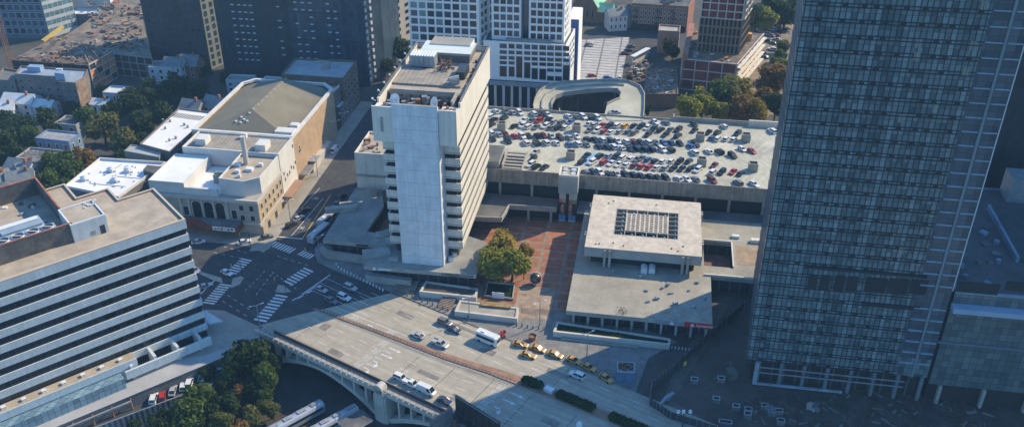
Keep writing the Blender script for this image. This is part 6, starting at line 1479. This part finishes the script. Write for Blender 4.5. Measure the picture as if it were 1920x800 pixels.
def car(kind, colour, xy, z, ang, label, cat='car', group=None, name=None, lamps=False, scale=1.0):
    bm, gm, wm_, lm, L, W, hb = vmesh(kind)
    t = thing(name or {'pickup': 'pickup_truck', 'van': 'parked_van'}.get(kind, 'parked_car'), label, cat, xy, z, ang, group); t.scale = (scale,)*3
    o = bpy.data.objects.new('body', bm); COL.objects.link(o); o.parent = t; o.material_slots[0].link = 'OBJECT'; o.material_slots[0].material = PAINT[colour]
    o = bpy.data.objects.new('window', gm); COL.objects.link(o); o.parent = t
    for x in (-L*.29, L*.31):
        for y in (-W*.45, W*.45): o = bpy.data.objects.new('wheel', wm_); COL.objects.link(o); o.parent = t; o.location = (x, y, .33)
    if lamps:
        for y in (-W*.33, W*.33): o = bpy.data.objects.new('headlight', lm); COL.objects.link(o); o.parent = t; o.location = (L/2-.12, y, hb*.70)
    return t
A7 = lambda x, y: (900+x/5, 180+y/5)
A8 = lambda x, y: (1180+x/4.443, 180+y/4.443)
ROWS = {
 1: [(A7,160,115,'w'),(A7,250,130,'g'),(A7,315,130,'s'),(A7,375,130,'w'),(A7,510,150,'w'),(A7,575,155,'d'),(A7,640,155,'w'),(A7,835,160,'w'),(A7,905,165,'g'),(A7,975,170,'w'),(A7,1040,175,'d'),(A7,1110,180,'w'),(A8,215,190,'w'),(A8,305,190,'g'),(A8,540,200,'d'),(A8,785,215,'w'),(A8,1190,290,'w')],
 2: [(A7,95,200,'w'),(A7,140,220,'d'),(A7,210,205,'d'),(A7,120,265,'d'),(A7,335,280,'d'),(A7,420,225,'w'),(A7,400,275,'w'),(A7,490,230,'g'),(A7,470,285,'w'),(A7,550,230,'r'),(A7,525,290,'g'),(A7,640,220,'d'),(A7,610,280,'w'),(A7,690,235,'s'),(A7,668,295,'g'),(A7,765,245,'g'),(A7,735,295,'d'),(A7,790,290,'w'),(A7,845,245,'b'),(A7,1030,255,'w'),(A7,1030,310,'g'),(A7,1095,275,'s'),(A7,1110,315,'w'),(A7,1165,280,'r'),(A7,1170,325,'r'),(A7,1235,285,'d'),(A7,1235,335,'w'),(A7,1305,275,'w'),(A7,1305,330,'s'),(A7,1380,280,'y'),(A7,1375,330,'g'),(A7,1465,280,'d'),(A8,55,245,'d'),(A8,115,262,'w'),(A8,40,300,'g'),(A8,170,270,'d'),(A8,155,312,'d'),(A8,265,285,'d'),(A8,350,275,'g'),(A8,300,318,'d'),(A8,398,280,'d'),(A8,405,328,'d'),(A8,540,285,'d'),(A8,660,300,'d'),(A8,735,305,'d'),(A8,680,348,'b'),(A8,740,355,'w'),(A8,798,350,'w'),(A8,860,355,'w'),(A8,912,320,'d')],
 3: [(A7,105,345,'w'),(A7,175,355,'s'),(A7,240,355,'m'),(A7,320,375,'r'),(A7,115,400,'d'),(A7,260,420,'d'),(A7,395,375,'w'),(A7,455,370,'d'),(A7,430,435,'w'),(A7,540,378,'d'),(A7,530,440,'d'),(A7,605,370,'m'),(A7,620,428,'w'),(A7,665,380,'s'),(A7,715,432,'w'),(A7,745,390,'d'),(A7,835,390,'s'),(A7,910,375,'w'),(A7,840,448,'b'),(A7,915,440,'w'),(A7,1000,400,'d'),(A7,1000,455,'g'),(A7,1075,410,'d'),(A7,1150,415,'w'),(A7,1115,468,'d'),(A7,1210,410,'k'),(A7,1215,470,'d'),(A7,1290,425,'w'),(A7,1360,435,'w'),(A7,1275,470,'w'),(A7,1350,478,'w'),(A7,1435,435,'m'),(A7,1430,490,'d'),(A8,30,425,'d'),(A8,90,380,'d'),(A8,85,430,'d'),(A8,160,385,'w'),(A8,155,435,'d'),(A8,215,395,'g'),(A8,285,390,'b'),(A8,275,440,'w'),(A8,345,385,'k'),(A8,345,438,'d'),(A8,450,395,'d'),(A8,490,420,'b'),(A8,545,405,'d'),(A8,540,462,'w'),(A8,660,455,'w'),(A8,780,465,'d'),(A8,830,492,'d'),(A8,940,440,'w'),(A8,1020,455,'r')],
 4: [(A7,520,530,'s'),(A7,500,575,'d'),(A7,480,640,'w'),(A7,540,660,'d'),(A7,590,665,'d'),(A7,1000,555,'d'),(A7,900,605,'d'),(A7,1050,615,'w'),(A7,1140,565,'d'),(A7,1265,560,'s'),(A7,1185,620,'r'),(A7,1250,630,'w'),(A7,1345,570,'d'),(A7,1415,585,'w'),(A7,1340,640,'w'),(A7,1405,645,'w'),(A7,1480,650,'m'),(A7,1475,590,'g'),(A8,15,515,'w'),(A8,90,515,'g'),(A8,75,580,'r'),(A8,150,525,'b'),(A8,150,588,'r'),(A8,208,540,'d'),(A8,205,592,'w'),(A8,265,545,'w'),(A8,278,585,'s'),(A8,355,540,'w'),(A8,345,600,'d'),(A8,420,550,'d'),(A8,425,602,'d'),(A8,505,540,'k'),(A8,505,604,'d'),(A8,560,612,'w'),(A8,690,575,'m'),(A8,700,628,'w'),(A8,770,632,'d'),(A8,955,635,'r'),(A8,1005,648,'d')],
 5: [(A7,1005,720,'g'),(A7,1070,720,'d'),(A7,1150,715,'w'),(A7,1225,725,'d'),(A7,1300,730,'s'),(A7,1385,738,'d'),(A7,1455,738,'d'),(A8,65,655,'d'),(A8,135,668,'d'),(A8,210,675,'d'),(A8,275,680,'d'),(A8,410,685,'w'),(A8,480,690,'w'),(A8,550,690,'g'),(A8,690,700,'m'),(A8,905,722,'g'),(A8,1040,730,'w')]}
CN = {'w': 'white', 'd': 'black', 'g': 'grey', 's': 'silver', 'r': 'red', 'b': 'blue', 'k': 'dark_blue', 'y': 'yellow', 'm': 'maroon'}
random.seed(4)
spots_ = []
for r, lst in ROWS.items():
    for f, x, y, c in lst:
        e, n = grid(*P(*f(x, y), ZG+.6)); n = min(max(n, GN0+3.4), GN1-3.6); spots_.append([e, n, r, c])
kg = [grid(*P(u, v, ZG)) for u, v, _ in kios]
for it in range(60):
    for i in range(len(spots_)):
        a = spots_[i]
        for k in kg:
            de, dn = a[0]-k[0], a[1]-k[1]
            if abs(de) < 4.4 and abs(dn) < 4.2: a[0] += .25 if de >= 0 else -.25
        for j in range(i):
            c = spots_[j]; de, dn = a[0]-c[0], a[1]-c[1]
            sl = -.7 if a[2] in (1,3,5) else .53                       # stalls are slanted: shear before testing
            sde = de - dn*sl
            if abs(dn) < 4.9 and abs(sde) < 2.75:
                if abs(dn) > 3.4: m_ = .2 if dn > 0 else -.2; a[1] += m_; c[1] -= m_
                else: m_ = .14 if sde > 0 else -.14; a[0] += m_; c[0] -= m_
for s_ in spots_:
    s_[1] = min(max(s_[1], GN0+3.2), GN1-3.4)
    if -51 < s_[0] < -42.5 and s_[1] < 304: s_[0] = -41.5
spots_.sort(key=lambda s: (s[2], s[0]))
RN = {1: 'row by the back wall of the garage roof', 2: 'second row of the garage roof', 3: 'crowded middle row of the garage roof', 4: 'fourth row of the garage roof', 5: 'front edge row of the garage roof'}
ORD = ['first','second','third','fourth','fifth','sixth','seventh','eighth','ninth','tenth','eleventh','twelfth','thirteenth','fourteenth','fifteenth','sixteenth','seventeenth','eighteenth','nineteenth','twentieth','twenty-first','twenty-second','twenty-third','twenty-fourth','twenty-fifth','twenty-sixth','twenty-seventh','twenty-eighth']
cnt, tot = {}, {}
kinds_ = [random.choice(('sedan','sedan','suv','suv','hatchback')) for _ in spots_]
for s_, k in zip(spots_, kinds_): tot[(s_[2], s_[3], k)] = tot.get((s_[2], s_[3], k), 0)+1
for (e, n, r, c), k in zip(spots_, kinds_):
    kk = (r, c, k); i = cnt.get(kk, 0); cnt[kk] = i+1; cn = CN[c].replace('_', ' ')
    lb = ('%s %s %s from the left, %s' % (ORD[i], cn, k, RN[r])) if tot[kk] > 1 else ('only %s %s in the %s' % (cn, k, RN[r]))
    a = R(125 if r in (1,3,5) else 62)-YAW + random.uniform(-.05,.05) + (math.pi if random.random() < .4 else 0)
    car(k, CN[c], G(e, n), ZG+.012, a, lb, 'car', 'cars parked on the garage roof', scale=.94)
car('pickup','silver', P(1152,214,ZG), ZG+.012, R(20), 'grey pickup truck parked by the foot of the spiral ramp', 'pickup truck')

aR = math.atan2(dR.y, dR.x)
def rcar(kind, col, u, v, ang, lb, cat='car', z=.055, name='car', grp=None, sc=1.0): car(kind, col, P(u, v, .7+z), z, ang, lb, cat, grp, name, True, sc)
tx = [(976,644,.05,'leftmost yellow taxi at the head of the pavement rank'),(1009,652,-.1,'second yellow taxi in the pavement rank'),(1041,663,-.12,'third yellow taxi in the pavement rank'),(991,664,-.02,'lone yellow taxi out on the road beside the rank'),(1076,674,-.2,'fourth taxi in the rank, partly in tree shadow'),(1104,687,-.25,'fifth taxi in the rank, dark in shadow'),(1136,707,-.45,'last taxi at the shaded lower end of the rank')]
for u, v, a, lb in tx: rcar('sedan','taxi',u,v,aR+a+.18,lb,'taxi',.12 if False else .055,'taxi','yellow taxis waiting by the plaza')
rcar('suv','white',645,556,aR,'white car stopped in the middle lane at the shadow edge')
rcar('sedan','silver',602,541,aR,'silver car in the far lane of the shaded crossing')
rcar('sedan','grey',621,562,aR,'grey car beside the white car at the shadow edge')
rcar('suv','silver',657,538,aR,'silver car nearest the podium at the crossing')
rcar('sedan','silver',783,627,aR+math.pi,'silver car in the sunlit lane beside the median arrow')
rcar('pickup','silver',825,643,aR,'pale blue-grey pickup truck on the sunlit carriageway','pickup truck',name='pickup_truck')
rcar('sedan','dark_blue',852,617,aR,'dark blue car passing the camper van')
rcar('suv','grey',834,603,aR,'grey car nearest the kerb bollards')
rcar('suv','white',1082,702,aR+math.pi,'white car at the shadow edge below the taxi rank')
rcar('van','white',800,731,aR,'white van at the near kerb of the bridge','van',name='van')
rcar('pickup','white',772,718,aR,'white pickup truck just behind the white van on the bridge','pickup truck',name='pickup_truck')
rcar('suv','white',752,707,aR,'white car at the back of the bridge kerb queue')
rcar('sedan','dark_blue',834,750,aR,'blue-grey car in front of the white van on the bridge')
rcar('sedan','silver',560,408,R(62)-YAW,'silver car in the lettered lanes of the theatre street',z=.01)
rcar('suv','black',547,420,R(62)-YAW,'black car behind the silver car in the theatre street',z=.01)
rcar('sedan','black',571,393,R(62)-YAW,'dark car ahead of the silver car in the theatre street',z=.01)
rcar('van','white',628,281,R(86)-YAW,'white van parked at the kerb beside the theatre loading doors','van',z=.02,name='van')
for i, (u, v, k, c, lb) in enumerate([(648,364,'suv','black','dark parked car, topmost by the podium in the theatre street'),(640,376,'sedan','grey','grey parked car below the topmost dark one by the podium'),(631,388,'suv','silver','silver parked car midway along the podium kerb'),(624,398,'sedan','black','black parked car above the buses by the podium kerb')]): rcar(k,c,u-8,v+4,R(80)-YAW,lb,z=.01)
def boxcar(label, cat, name, xy, z, ang, L, W, H, colr, camper=False):
    t = thing(name, label, cat, xy, z, ang); c, s = math.cos(ang), math.sin(ang); Q = lambda a, b_: (xy[0]+c*a-s*b_, xy[1]+s*a+c*b_)
    b = MB(); b.prism([Q(-L/2,-W/2), Q(L/2-.5,-W/2), Q(L/2,-W/2+.35), Q(L/2,W/2-.35), Q(L/2-.5,W/2), Q(-L/2,W/2)], z+.4, z+H, 0, None, True); b.prism([Q(-L/2+.2,-W/2+.2), Q(L/2-.6,-W/2+.2), Q(L/2-.6,W/2-.2), Q(-L/2+.2,W/2-.2)], z+H+.002, z+H+.16, 0); b.build('body', PAINT[colr], t)
    for sgn in (-1,1):
        b = MB(); p0, p1 = Q(-L/2+.5, sgn*(W/2+.012)), Q(L/2-.8, sgn*(W/2+.012)); b.face([(*p0,z+H*.52), (*p1,z+H*.52), (*p1,z+H*.84), (*p0,z+H*.84)]); b.build('side_window', carglass, t)
    b = MB(); p0, p1 = Q(L/2+.012,-W/2+.4), Q(L/2+.012,W/2-.4); b.face([(*p0,z+H*.45), (*p1,z+H*.45), (*p1,z+H*.88), (*p0,z+H*.88)]); b.build('windscreen', carglass, t)
    for a in (-L*.32, L*.3):
        for sgn in (-1,1): b = MB(); p0, p1 = Q(a, sgn*(W/2-.25)), Q(a, sgn*(W/2+.03)); b.tube((*p0,z+.45), (*p1,z+.45), .45, n=12); b.build('wheel', tyre, t)
    b = MB(); b.box(*Q(-L*.2,0), z+H+.16, 1.2, 1.0, .3, ang); b.build('roof_unit', whitemetal, t)
boxcar('white camper van parked beside the red barriers on the sunlit road','camper van','camper_van', P(915,636,1), .055, aR, 7.4, 2.5, 3.1, 'white')
boxcar('long silver bus waiting at the podium kerb, nearer the crossing','bus','bus', P(598,437,1.5), .01, R(75)-YAW, 10.5, 2.6, 3.1, 'silver')
boxcar('long silver bus waiting at the podium kerb, farther up the street','bus','bus', P(613,411,1.5), .01, R(75)-YAW, 9.5, 2.6, 3.1, 'silver')
random.seed(8)
lots = [(288,745,'white','suv','white car in the sunken strip left of the small red car'),(304,741,'red','hatchback','small red car in the sunken parking strip'),(324,730,'silver','sedan','silver car right of the small red car in the sunken strip'),(343,722,'white','hatchback','small white car midway along the sunken strip'),(355,716,'white','suv','white car beside the small white one in the sunken strip'),(378,704,'silver','sedan','silver car near the upper end of the sunken strip'),(412,681,'white','sedan','white car at the top of the sunken strip under the wall')]
for u, v, c, k, lb in lots: car(k, c, P(u,v,-2.7), -3.49, R(100)+random.uniform(-.1,.1), lb, 'car', 'cars in the sunken parking strip', None, True)
yd = [(1424,57),(1431,52),(1443,49),(1452,47),(1459,46),(1467,43),(1449,55),(1456,51),(1462,58),(1470,55),(1437,63),(1446,66),(1455,66),(1440,76),(1450,80),(1458,73),(1428,98),(1434,106),(1448,92),(1472,40),(1478,42),(1482,39)]
cy_ = ['white','silver','white','red','red','silver','white','grey','black','grey','white','silver','red','black','grey','silver','black','grey','white','silver','silver','silver']
yr = {}
for (u, v), c in zip(yd, cy_):
    yr[c] = yr.get(c, 0)+1
    car('sedan' if c != 'white' else 'suv', c, P(u,v,.7), .02, R(150)+random.uniform(-.3,.3), '%s %s car counted from the top left in the dirt yard by the glass tower' % (ORD[yr[c]-1], c), 'car', 'cars in the dirt yard')
for u, v, c, a, lb in [(1112,83,'white',1.0,'white car on the far edge of the paved square'),(1102,83,'grey',1.0,'grey car beside the white car on the far square edge'),(1172,100,'maroon',0,'maroon car nearest the square in the dark street'),(1178,94,'black',.1,'black car above the maroon car by the square'),(1183,86,'grey',.1,'grey car highest of the three by the square'),(1212,91,'black',.1,'black car by the station canopy'),(1210,98,'silver',.1,'silver car by the station canopy'),(1162,145,'white',1.4,'white car on the near corner of the square'),(1139,145,'blue',.2,'blue car on the near side of the square'),(1110,141,'red',.2,'red car on the near side of the square'),(948,183,'silver',1.3,'silver car parked in the shaded yard under the white podium'),(985,186,'black',1.3,'dark car parked in the shaded yard under the white podium'),(690,108,'white',.6,'white car behind the dark high-rise base'),(1160,45,'white',.3,'white car in the street beside the church'),(1150,50,'grey',.3,'grey car in the street beside the church'),(425,510,'white',aR,'white car waiting beside the traffic island at the office corner'),(385,535,'silver',aR+1.2,'silver car beside the striped office at the crossing'),(458,452,'white',.4,'small white car at the theatre street corner'),(500,437+6,'grey',.5,'grey car by the theatre corner kerb'),(372,452,'white',.2,'long white car in front of the theatre marquee'),(365,505,'silver',aR,'silver car turning past the striped office')]:
    rcar('sedan', c, u, v, a, lb, z=.03, name='car')

# ================================================================== TRAINS, BILLBOARDS, STREET FURNITURE, SITE DEBRIS
def train(label, q0, q1):
    a, c = Vector(P(*q0,-6.5)), Vector(P(*q1,-6.5)); d = (c-a); L = d.length; ang = math.atan2(d.y,d.x); m_ = (a+c)/2
    t = thing('rail_car', label, 'train', (m_.x,m_.y), Z_TR, ang); cs, sn = math.cos(ang), math.sin(ang); Q = lambda x, y: (m_.x+cs*x-sn*y, m_.y+sn*x+cs*y)
    b = MB(); pr = [(-1.5,.9),(1.5,.9),(1.5,3.1),(1.15,3.7),(.5,3.95),(-.5,3.95),(-1.15,3.7),(-1.5,3.1)]
    e0 = [(*Q(-L/2,y),Z_TR+z) for y, z in pr]; e1 = [(*Q(L/2,y),Z_TR+z) for y, z in pr]
    for i in range(8): b.face([e0[i], e0[(i+1) % 8], e1[(i+1) % 8], e1[i]][::-1])
    b.face(e0); b.face(e1[::-1]); b.build('body', mat('train_silver', (.40,.42,.45), .4, .1, .3, 2, metal=.3), t)
    for s in (-1,1): b = MB(); b.face([(*Q(-L/2+.6,s*1.52),Z_TR+2.1), (*Q(L/2-.6,s*1.52),Z_TR+2.1), (*Q(L/2-.6,s*1.52),Z_TR+2.9), (*Q(-L/2+.6,s*1.52),Z_TR+2.9)]); b.build('side_window', carglass, t)
    for i in range(4): b = MB(); b.box(*Q(-L*.38+i*L*.25,0), Z_TR+3.9, 2.4, 1.3, .35, ang); b.build('roof_unit', greymetal, t)
    b = MB(); b.prism([Q(-L/2+.4,-1.2), Q(L/2-.4,-1.2), Q(L/2-.4,1.2), Q(-L/2+.4,1.2)], Z_TR+.1, Z_TR+.9); b.build('bogie', darkmetal, t)
train('long silver rail car in the dark cutting, the left of two', (500,808), (603,752)); train('long silver rail car in the dark cutting, the right of two', (572,812), (668,760))
b = MB(); b.prism(poly([(632,790),(680,766),(700,786),(655,812)],-4), -4.4, -4.0, 0, 1, True); o = b.build('platform_roof', [conc, darkroof]); tag(o, 'flat dark platform roof with pale rim beside the rail cars', 'canopy')
tk = MB()
for a, c in (((470,800),(640,735)),((545,815),(690,750))):
    p, q = Vector(P(*a,Z_TR)), Vector(P(*c,Z_TR)); n_ = Vector((-(q-p).y,(q-p).x)).normalized()*.75
    for s in (-1,1): tk.bar((*(p+n_*s),Z_TR+.1), (*(q+n_*s),Z_TR+.1), .1, .14)
o = tk.build('railway_track', rust); o['kind'] = 'structure'
def billboard(label, a, c, ztop, hgt, th, m1, m2, m3):
    A, C = Vector(P(*a,ztop)), Vector(P(*c,ztop)); t = thing('billboard', label, 'billboard', tuple((A+C)/2), Z_TR); d = (C-A).normalized(); n_ = Vector((d.y,-d.x))
    b = MB(); b.prism([tuple(A), tuple(C), tuple(C-n_*th), tuple(A-n_*th)], ztop-hgt, ztop, 0, None, True); b.build('panel', m1, t)
    b = MB(); b.bar((*(A+n_*.1),ztop), (*(C+n_*.1),ztop), .3, .3); b.bar((*(A+n_*.1),ztop-hgt), (*(C+n_*.1),ztop-hgt), .3, .3); b.build('frame', m2, t)
    b = MB(); 
    for i in range(7): p = A.lerp(C,(i+.5)/7)+n_*.5; b.bar((*p,ztop-hgt), (*p,ztop-.3), .2, .3); b.bar((*p,ztop-hgt*.5), (*(p+n_*1.6),ztop-hgt), .15, .15)
    b.bar((*(A+n_*1.2),ztop-hgt), (*(C+n_*1.2),ztop-hgt), 1.6, .15); b.build('bracing', m3, t)
    for f in (.25,.75): p = A.lerp(C,f); b = MB(); b.tube((*p,Z_TR), (*p,ztop-hgt), .45, n=10); b.build('post', darkmetal, t)
billboard('dark backed billboard standing above the bridge kerb at the bottom edge', (853,741), (936,792), 8.0, 5.5, .5, mat('billboard_back', (.05,.04,.038), .8, .4, .3, 2, stain=(.12,.06,.045)), concdark, darkmetal)
billboard('second billboard with rusty red frame forming a V with the dark one', (846,762), (806,792), 7.0, 5.5, .5, concdark, MATS['screen_cap'], greymetal)
b = MB()
for i in range(24): b.box(*P(random.uniform(835,895), random.uniform(775,800),2.0), 1.5, random.uniform(.4,2.5), random.uniform(.3,1.2), random.uniform(.3,1.0), random.random(), i % 2)
for i in range(6): p = P(840+i*10,796,1.5); b.tube((*p,Z_TR), (*p,1.5), .2, n=6)
b.prism(poly([(828,800),(850,778),(905,790),(925,812)],1.4), .9, 1.45, 1, 0, True); o = b.build('billboard_platform', [rust, concdark]); tag(o, 'rusty cluttered catwalk between the two billboard panels', 'catwalk')
t = thing('pylon', 'pale stone pylon with rounded top at the bottom edge beside the median', 'pylon', P(1086,806), 0)
x, y = P(1086,800,4); b = MB(); b.tube((x,y,0), (x,y,4.5), 1.1, .85, 12); b.build('shaft', concdirty, t); b = MB(); b.sphere((x,y,4.5), .85, 12, 8, sz=1.6); b.build('finial', whitemetal, t)
t = thing('white_truss', 'white truss frame with box heads at the bottom edge in the shade', 'lamp', P(1278,815), 0)  # white billboard truss on a pole, gives no light
x, y = P(1278,812,0); b = MB(); b.tube((x,y,0),(x,y,7),.18,n=8); b.bar((x-1.6,y,7),(x+1.6,y,7),.2,.2); b.build('pole', darkmetal, t)
for s in (-1.5,-.2,1.5): b = MB(); b.box(x+s,y,7.0,.7,.5,.9,.2); b.build('pole_head', whitemetal, t)
def lamp(u, v, h, lb, heads=2, z=.14):
    x, y = P(u,v,z); t = thing('street_lamp', lb, 'street lamp', (x,y), z, random.uniform(0,3), 'street lamps'); b = MB(); b.tube((0+x,y,z),(x,y,z+h),.16,.09,8); b.build('pole', greymetal, t)
    for i in range(heads): a = i*math.pi+.5; b = MB(); b.bar((x,y,z+h-.2),(x+1.6*math.cos(a),y+1.6*math.sin(a),z+h+.1),.1,.1); b.box(x+1.8*math.cos(a),y+1.8*math.sin(a),z+h,.8,.35,.18,a); b.build('pole_head', whitemetal, t)
for u, v, lb in ((632,262,'tall double street lamp by the theatre loading doors'),(648,246,'tall double street lamp nearest the dark high-rise'),(596,330,'street lamp on the theatre pavement by the tan canopy'),(545,415,'street lamp on the theatre pavement near the corner'),(1012,610,'street lamp on the pavement before the plaza steps'),(880,600,'street lamp at the end of the kerb bollards'),(1100,668,'street lamp beside the dark hedge'),(600,484,'street lamp on the shaded podium corner'),(488,615,'street lamp at the end of the bridge railing')): lamp(u, v, 8.5, lb)
for (u, v, lb) in ((470,462,'traffic signal at the theatre corner'),(455,520,'traffic signal on the island nearest the office'),(536,545,'traffic signal on the island by the bridge'),(592,490,'traffic signal on the podium corner')):
    x, y = P(u,v,.15); t = thing('traffic_signal', lb, 'traffic light', (x,y), .15, 0, 'traffic signals at the crossing'); b = MB(); b.tube((x,y,.15),(x,y,6),.11,n=8); b.bar((x,y,5.8),(x-2.6,y-1.2,6.1),.1,.1); b.build('pole', darkmetal, t); b = MB(); b.box(x-2.6,y-1.2,5.2,.35,.3,1.0,0); b.build('signal_head', yellow, t)
# construction yard
t = thing('site_fence', 'long dark construction hoarding along the shaded street by the glass tower', 'fence', P(1300,640), 0)
fp_ = [P(u,v,1.2) for u, v in ((1395,572),(1330,628),(1262,690),(1222,722),(1218,752),(1258,778),(1330,800),(1420,830))]
b = MB(); wallstrip(b, fp_, .02, 2.4, .15); b.build('panel', mat('hoarding_dark', (.05,.055,.06), .8, .3, .3, 2), t)
b = MB()
for a, c in zip(fp_, fp_[1:]):
    for i in range(6): p = Vector(a).lerp(Vector(c), i/6); b.bar((*p,0), (*p,2.7), .16, .16)
b.build('post', greymetal, t)
random.seed(17)
skips = [(1302,712,'pale open tank in the upper row of the construction yard'),(1352,710,'pale open tank nearest the glass tower base'),(1343,748,'white rimmed tank in the middle of the construction yard'),(1380,762,'grey rimmed tank right of the white rimmed one'),(1403,768,'white rimmed tank, upper of a stacked pair'),(1402,776,'white rimmed tank, lower of a stacked pair'),(1434,761,'white rimmed tank, leftmost of the tank group'),(1442,766,'white rimmed tank, second in the tank group'),(1447,772,'white rimmed tank, lowest in the tank group'),(1456,770,'long white rimmed tank at the right of the tank group'),(1464,789,'small white rimmed tank below the tank group'),(1360,792,'long pale trough near the bottom edge of the yard')]
for u, v, lb in skips:
    x, y = P(u,v,.8); lx = 3.4 if 'long' in lb else 2.0; t = thing('storage_tank', lb, 'tank', (x,y), .01, -YAW, 'rimmed tanks in the construction yard'); c, s = math.cos(-YAW), math.sin(-YAW)
    pl = [(x+c*a-s*k, y+s*a+c*k) for a, k in ((-lx/2,-.8),(lx/2,-.8),(lx/2,.8),(-lx/2,.8))]; b = MB(); b.prism(pl,.01,1.2,cap=False); b.build('wall', concdark, t); b = MB(); parapet(b,pl,1.2,1.4,.26); b.build('rim', greymetal, t); b = MB(); b.prism(inset(pl,.3),.9,.9,sides=False); b.build('content', recess, t)
b = MB()
for i in range(120):
    u, v = random.uniform(1400,1900), random.uniform(738,800); b.box(*P(u,v,.3), .0, random.uniform(.3,3.0), random.uniform(.15,.7), random.uniform(.1,.5), random.uniform(0,3.1), i % 4)
o = b.build('site_debris', [concdark, dirt, mat('dull_rust', (.10,.055,.035), .9, .4), concdark]); o['kind'] = 'stuff'
b = MB(); p = P(1523,762,.3); b.sphere((*p,.2), 1.6, 9, 6, 1, .5, math.pi*.6)
for i in range(9): p = P(random.uniform(1516,1531), random.uniform(755,768),.6); b.box(*p,.0,random.uniform(1,2.6),random.uniform(.3,1.0),random.uniform(.4,1.8),random.uniform(0,3),i % 2)
o = b.build('rubble_pile', [concdirty, concdark]); tag(o, 'pile of pale rubble in the construction yard below the glass tower', 'rubble')
b = MB(); b.box(*P(1372,698,1.5),0.01,2.2,3.0,2.3,.3,0); b.bar((*P(1372,693,2.6),2.6), (*P(1368,680,4),4.6), .4, .4); o = b.build('excavator', [mat('machine_green', (.10,.12,.10), .6, .3, .4, 2)]); tag(o, 'small dark green site machine with raised arm left of the glass tower', 'machine')
for i, (u0, v0, u1, v1, lb) in enumerate(((1236,745,1250,758,'pale steel plate, left of the three leaning by the hoarding'),(1243,741,1256,752,'pale steel plate, middle of the three leaning by the hoarding'),(1250,738,1262,749,'pale steel plate, right of the three leaning by the hoarding'))):
    b = MB(); b.bar((*P(u0,v1,.6),.3), (*P(u1,v0,.6),1.2), .8, .2); o = b.build('steel_plate', greymetal); tag(o, lb, 'steel plate', 'steel plates by the hoarding')
x, y = P(1284,685,1.5); t = thing('sign_post', 'small yellow sign post standing in the shaded yard by the hoarding', 'sign', (x,y), 0); b = MB(); b.tube((x,y,0),(x,y,2.0),.06,n=6); b.build('post', greymetal, t); b = MB(); b.box(x,y,1.6,.9,.1,1.4,.4); b.build('plate', yellow, t)
flush_windows()
# air: thin blue haze round the whole place
b = MB(); b.box(0, 0, -12.5, 5600, 5600, 260); o = b.build('haze', []); o['kind'] = 'stuff'
hm = bpy.data.materials.new('haze_air'); hm.use_nodes = True; hn = hm.node_tree; hn.nodes.remove(hn.nodes['Principled BSDF'])
pv = hn.nodes.new('ShaderNodeVolumePrincipled'); pv.inputs['Color'].default_value = (.38,.64,.88,1); pv.inputs['Density'].default_value = .00018; pv.inputs['Anisotropy'].default_value = .0
hn.links.new(pv.outputs[0], hn.nodes['Material Output'].inputs['Volume']); o.data.materials.append(hm); o.display_type = 'WIRE'
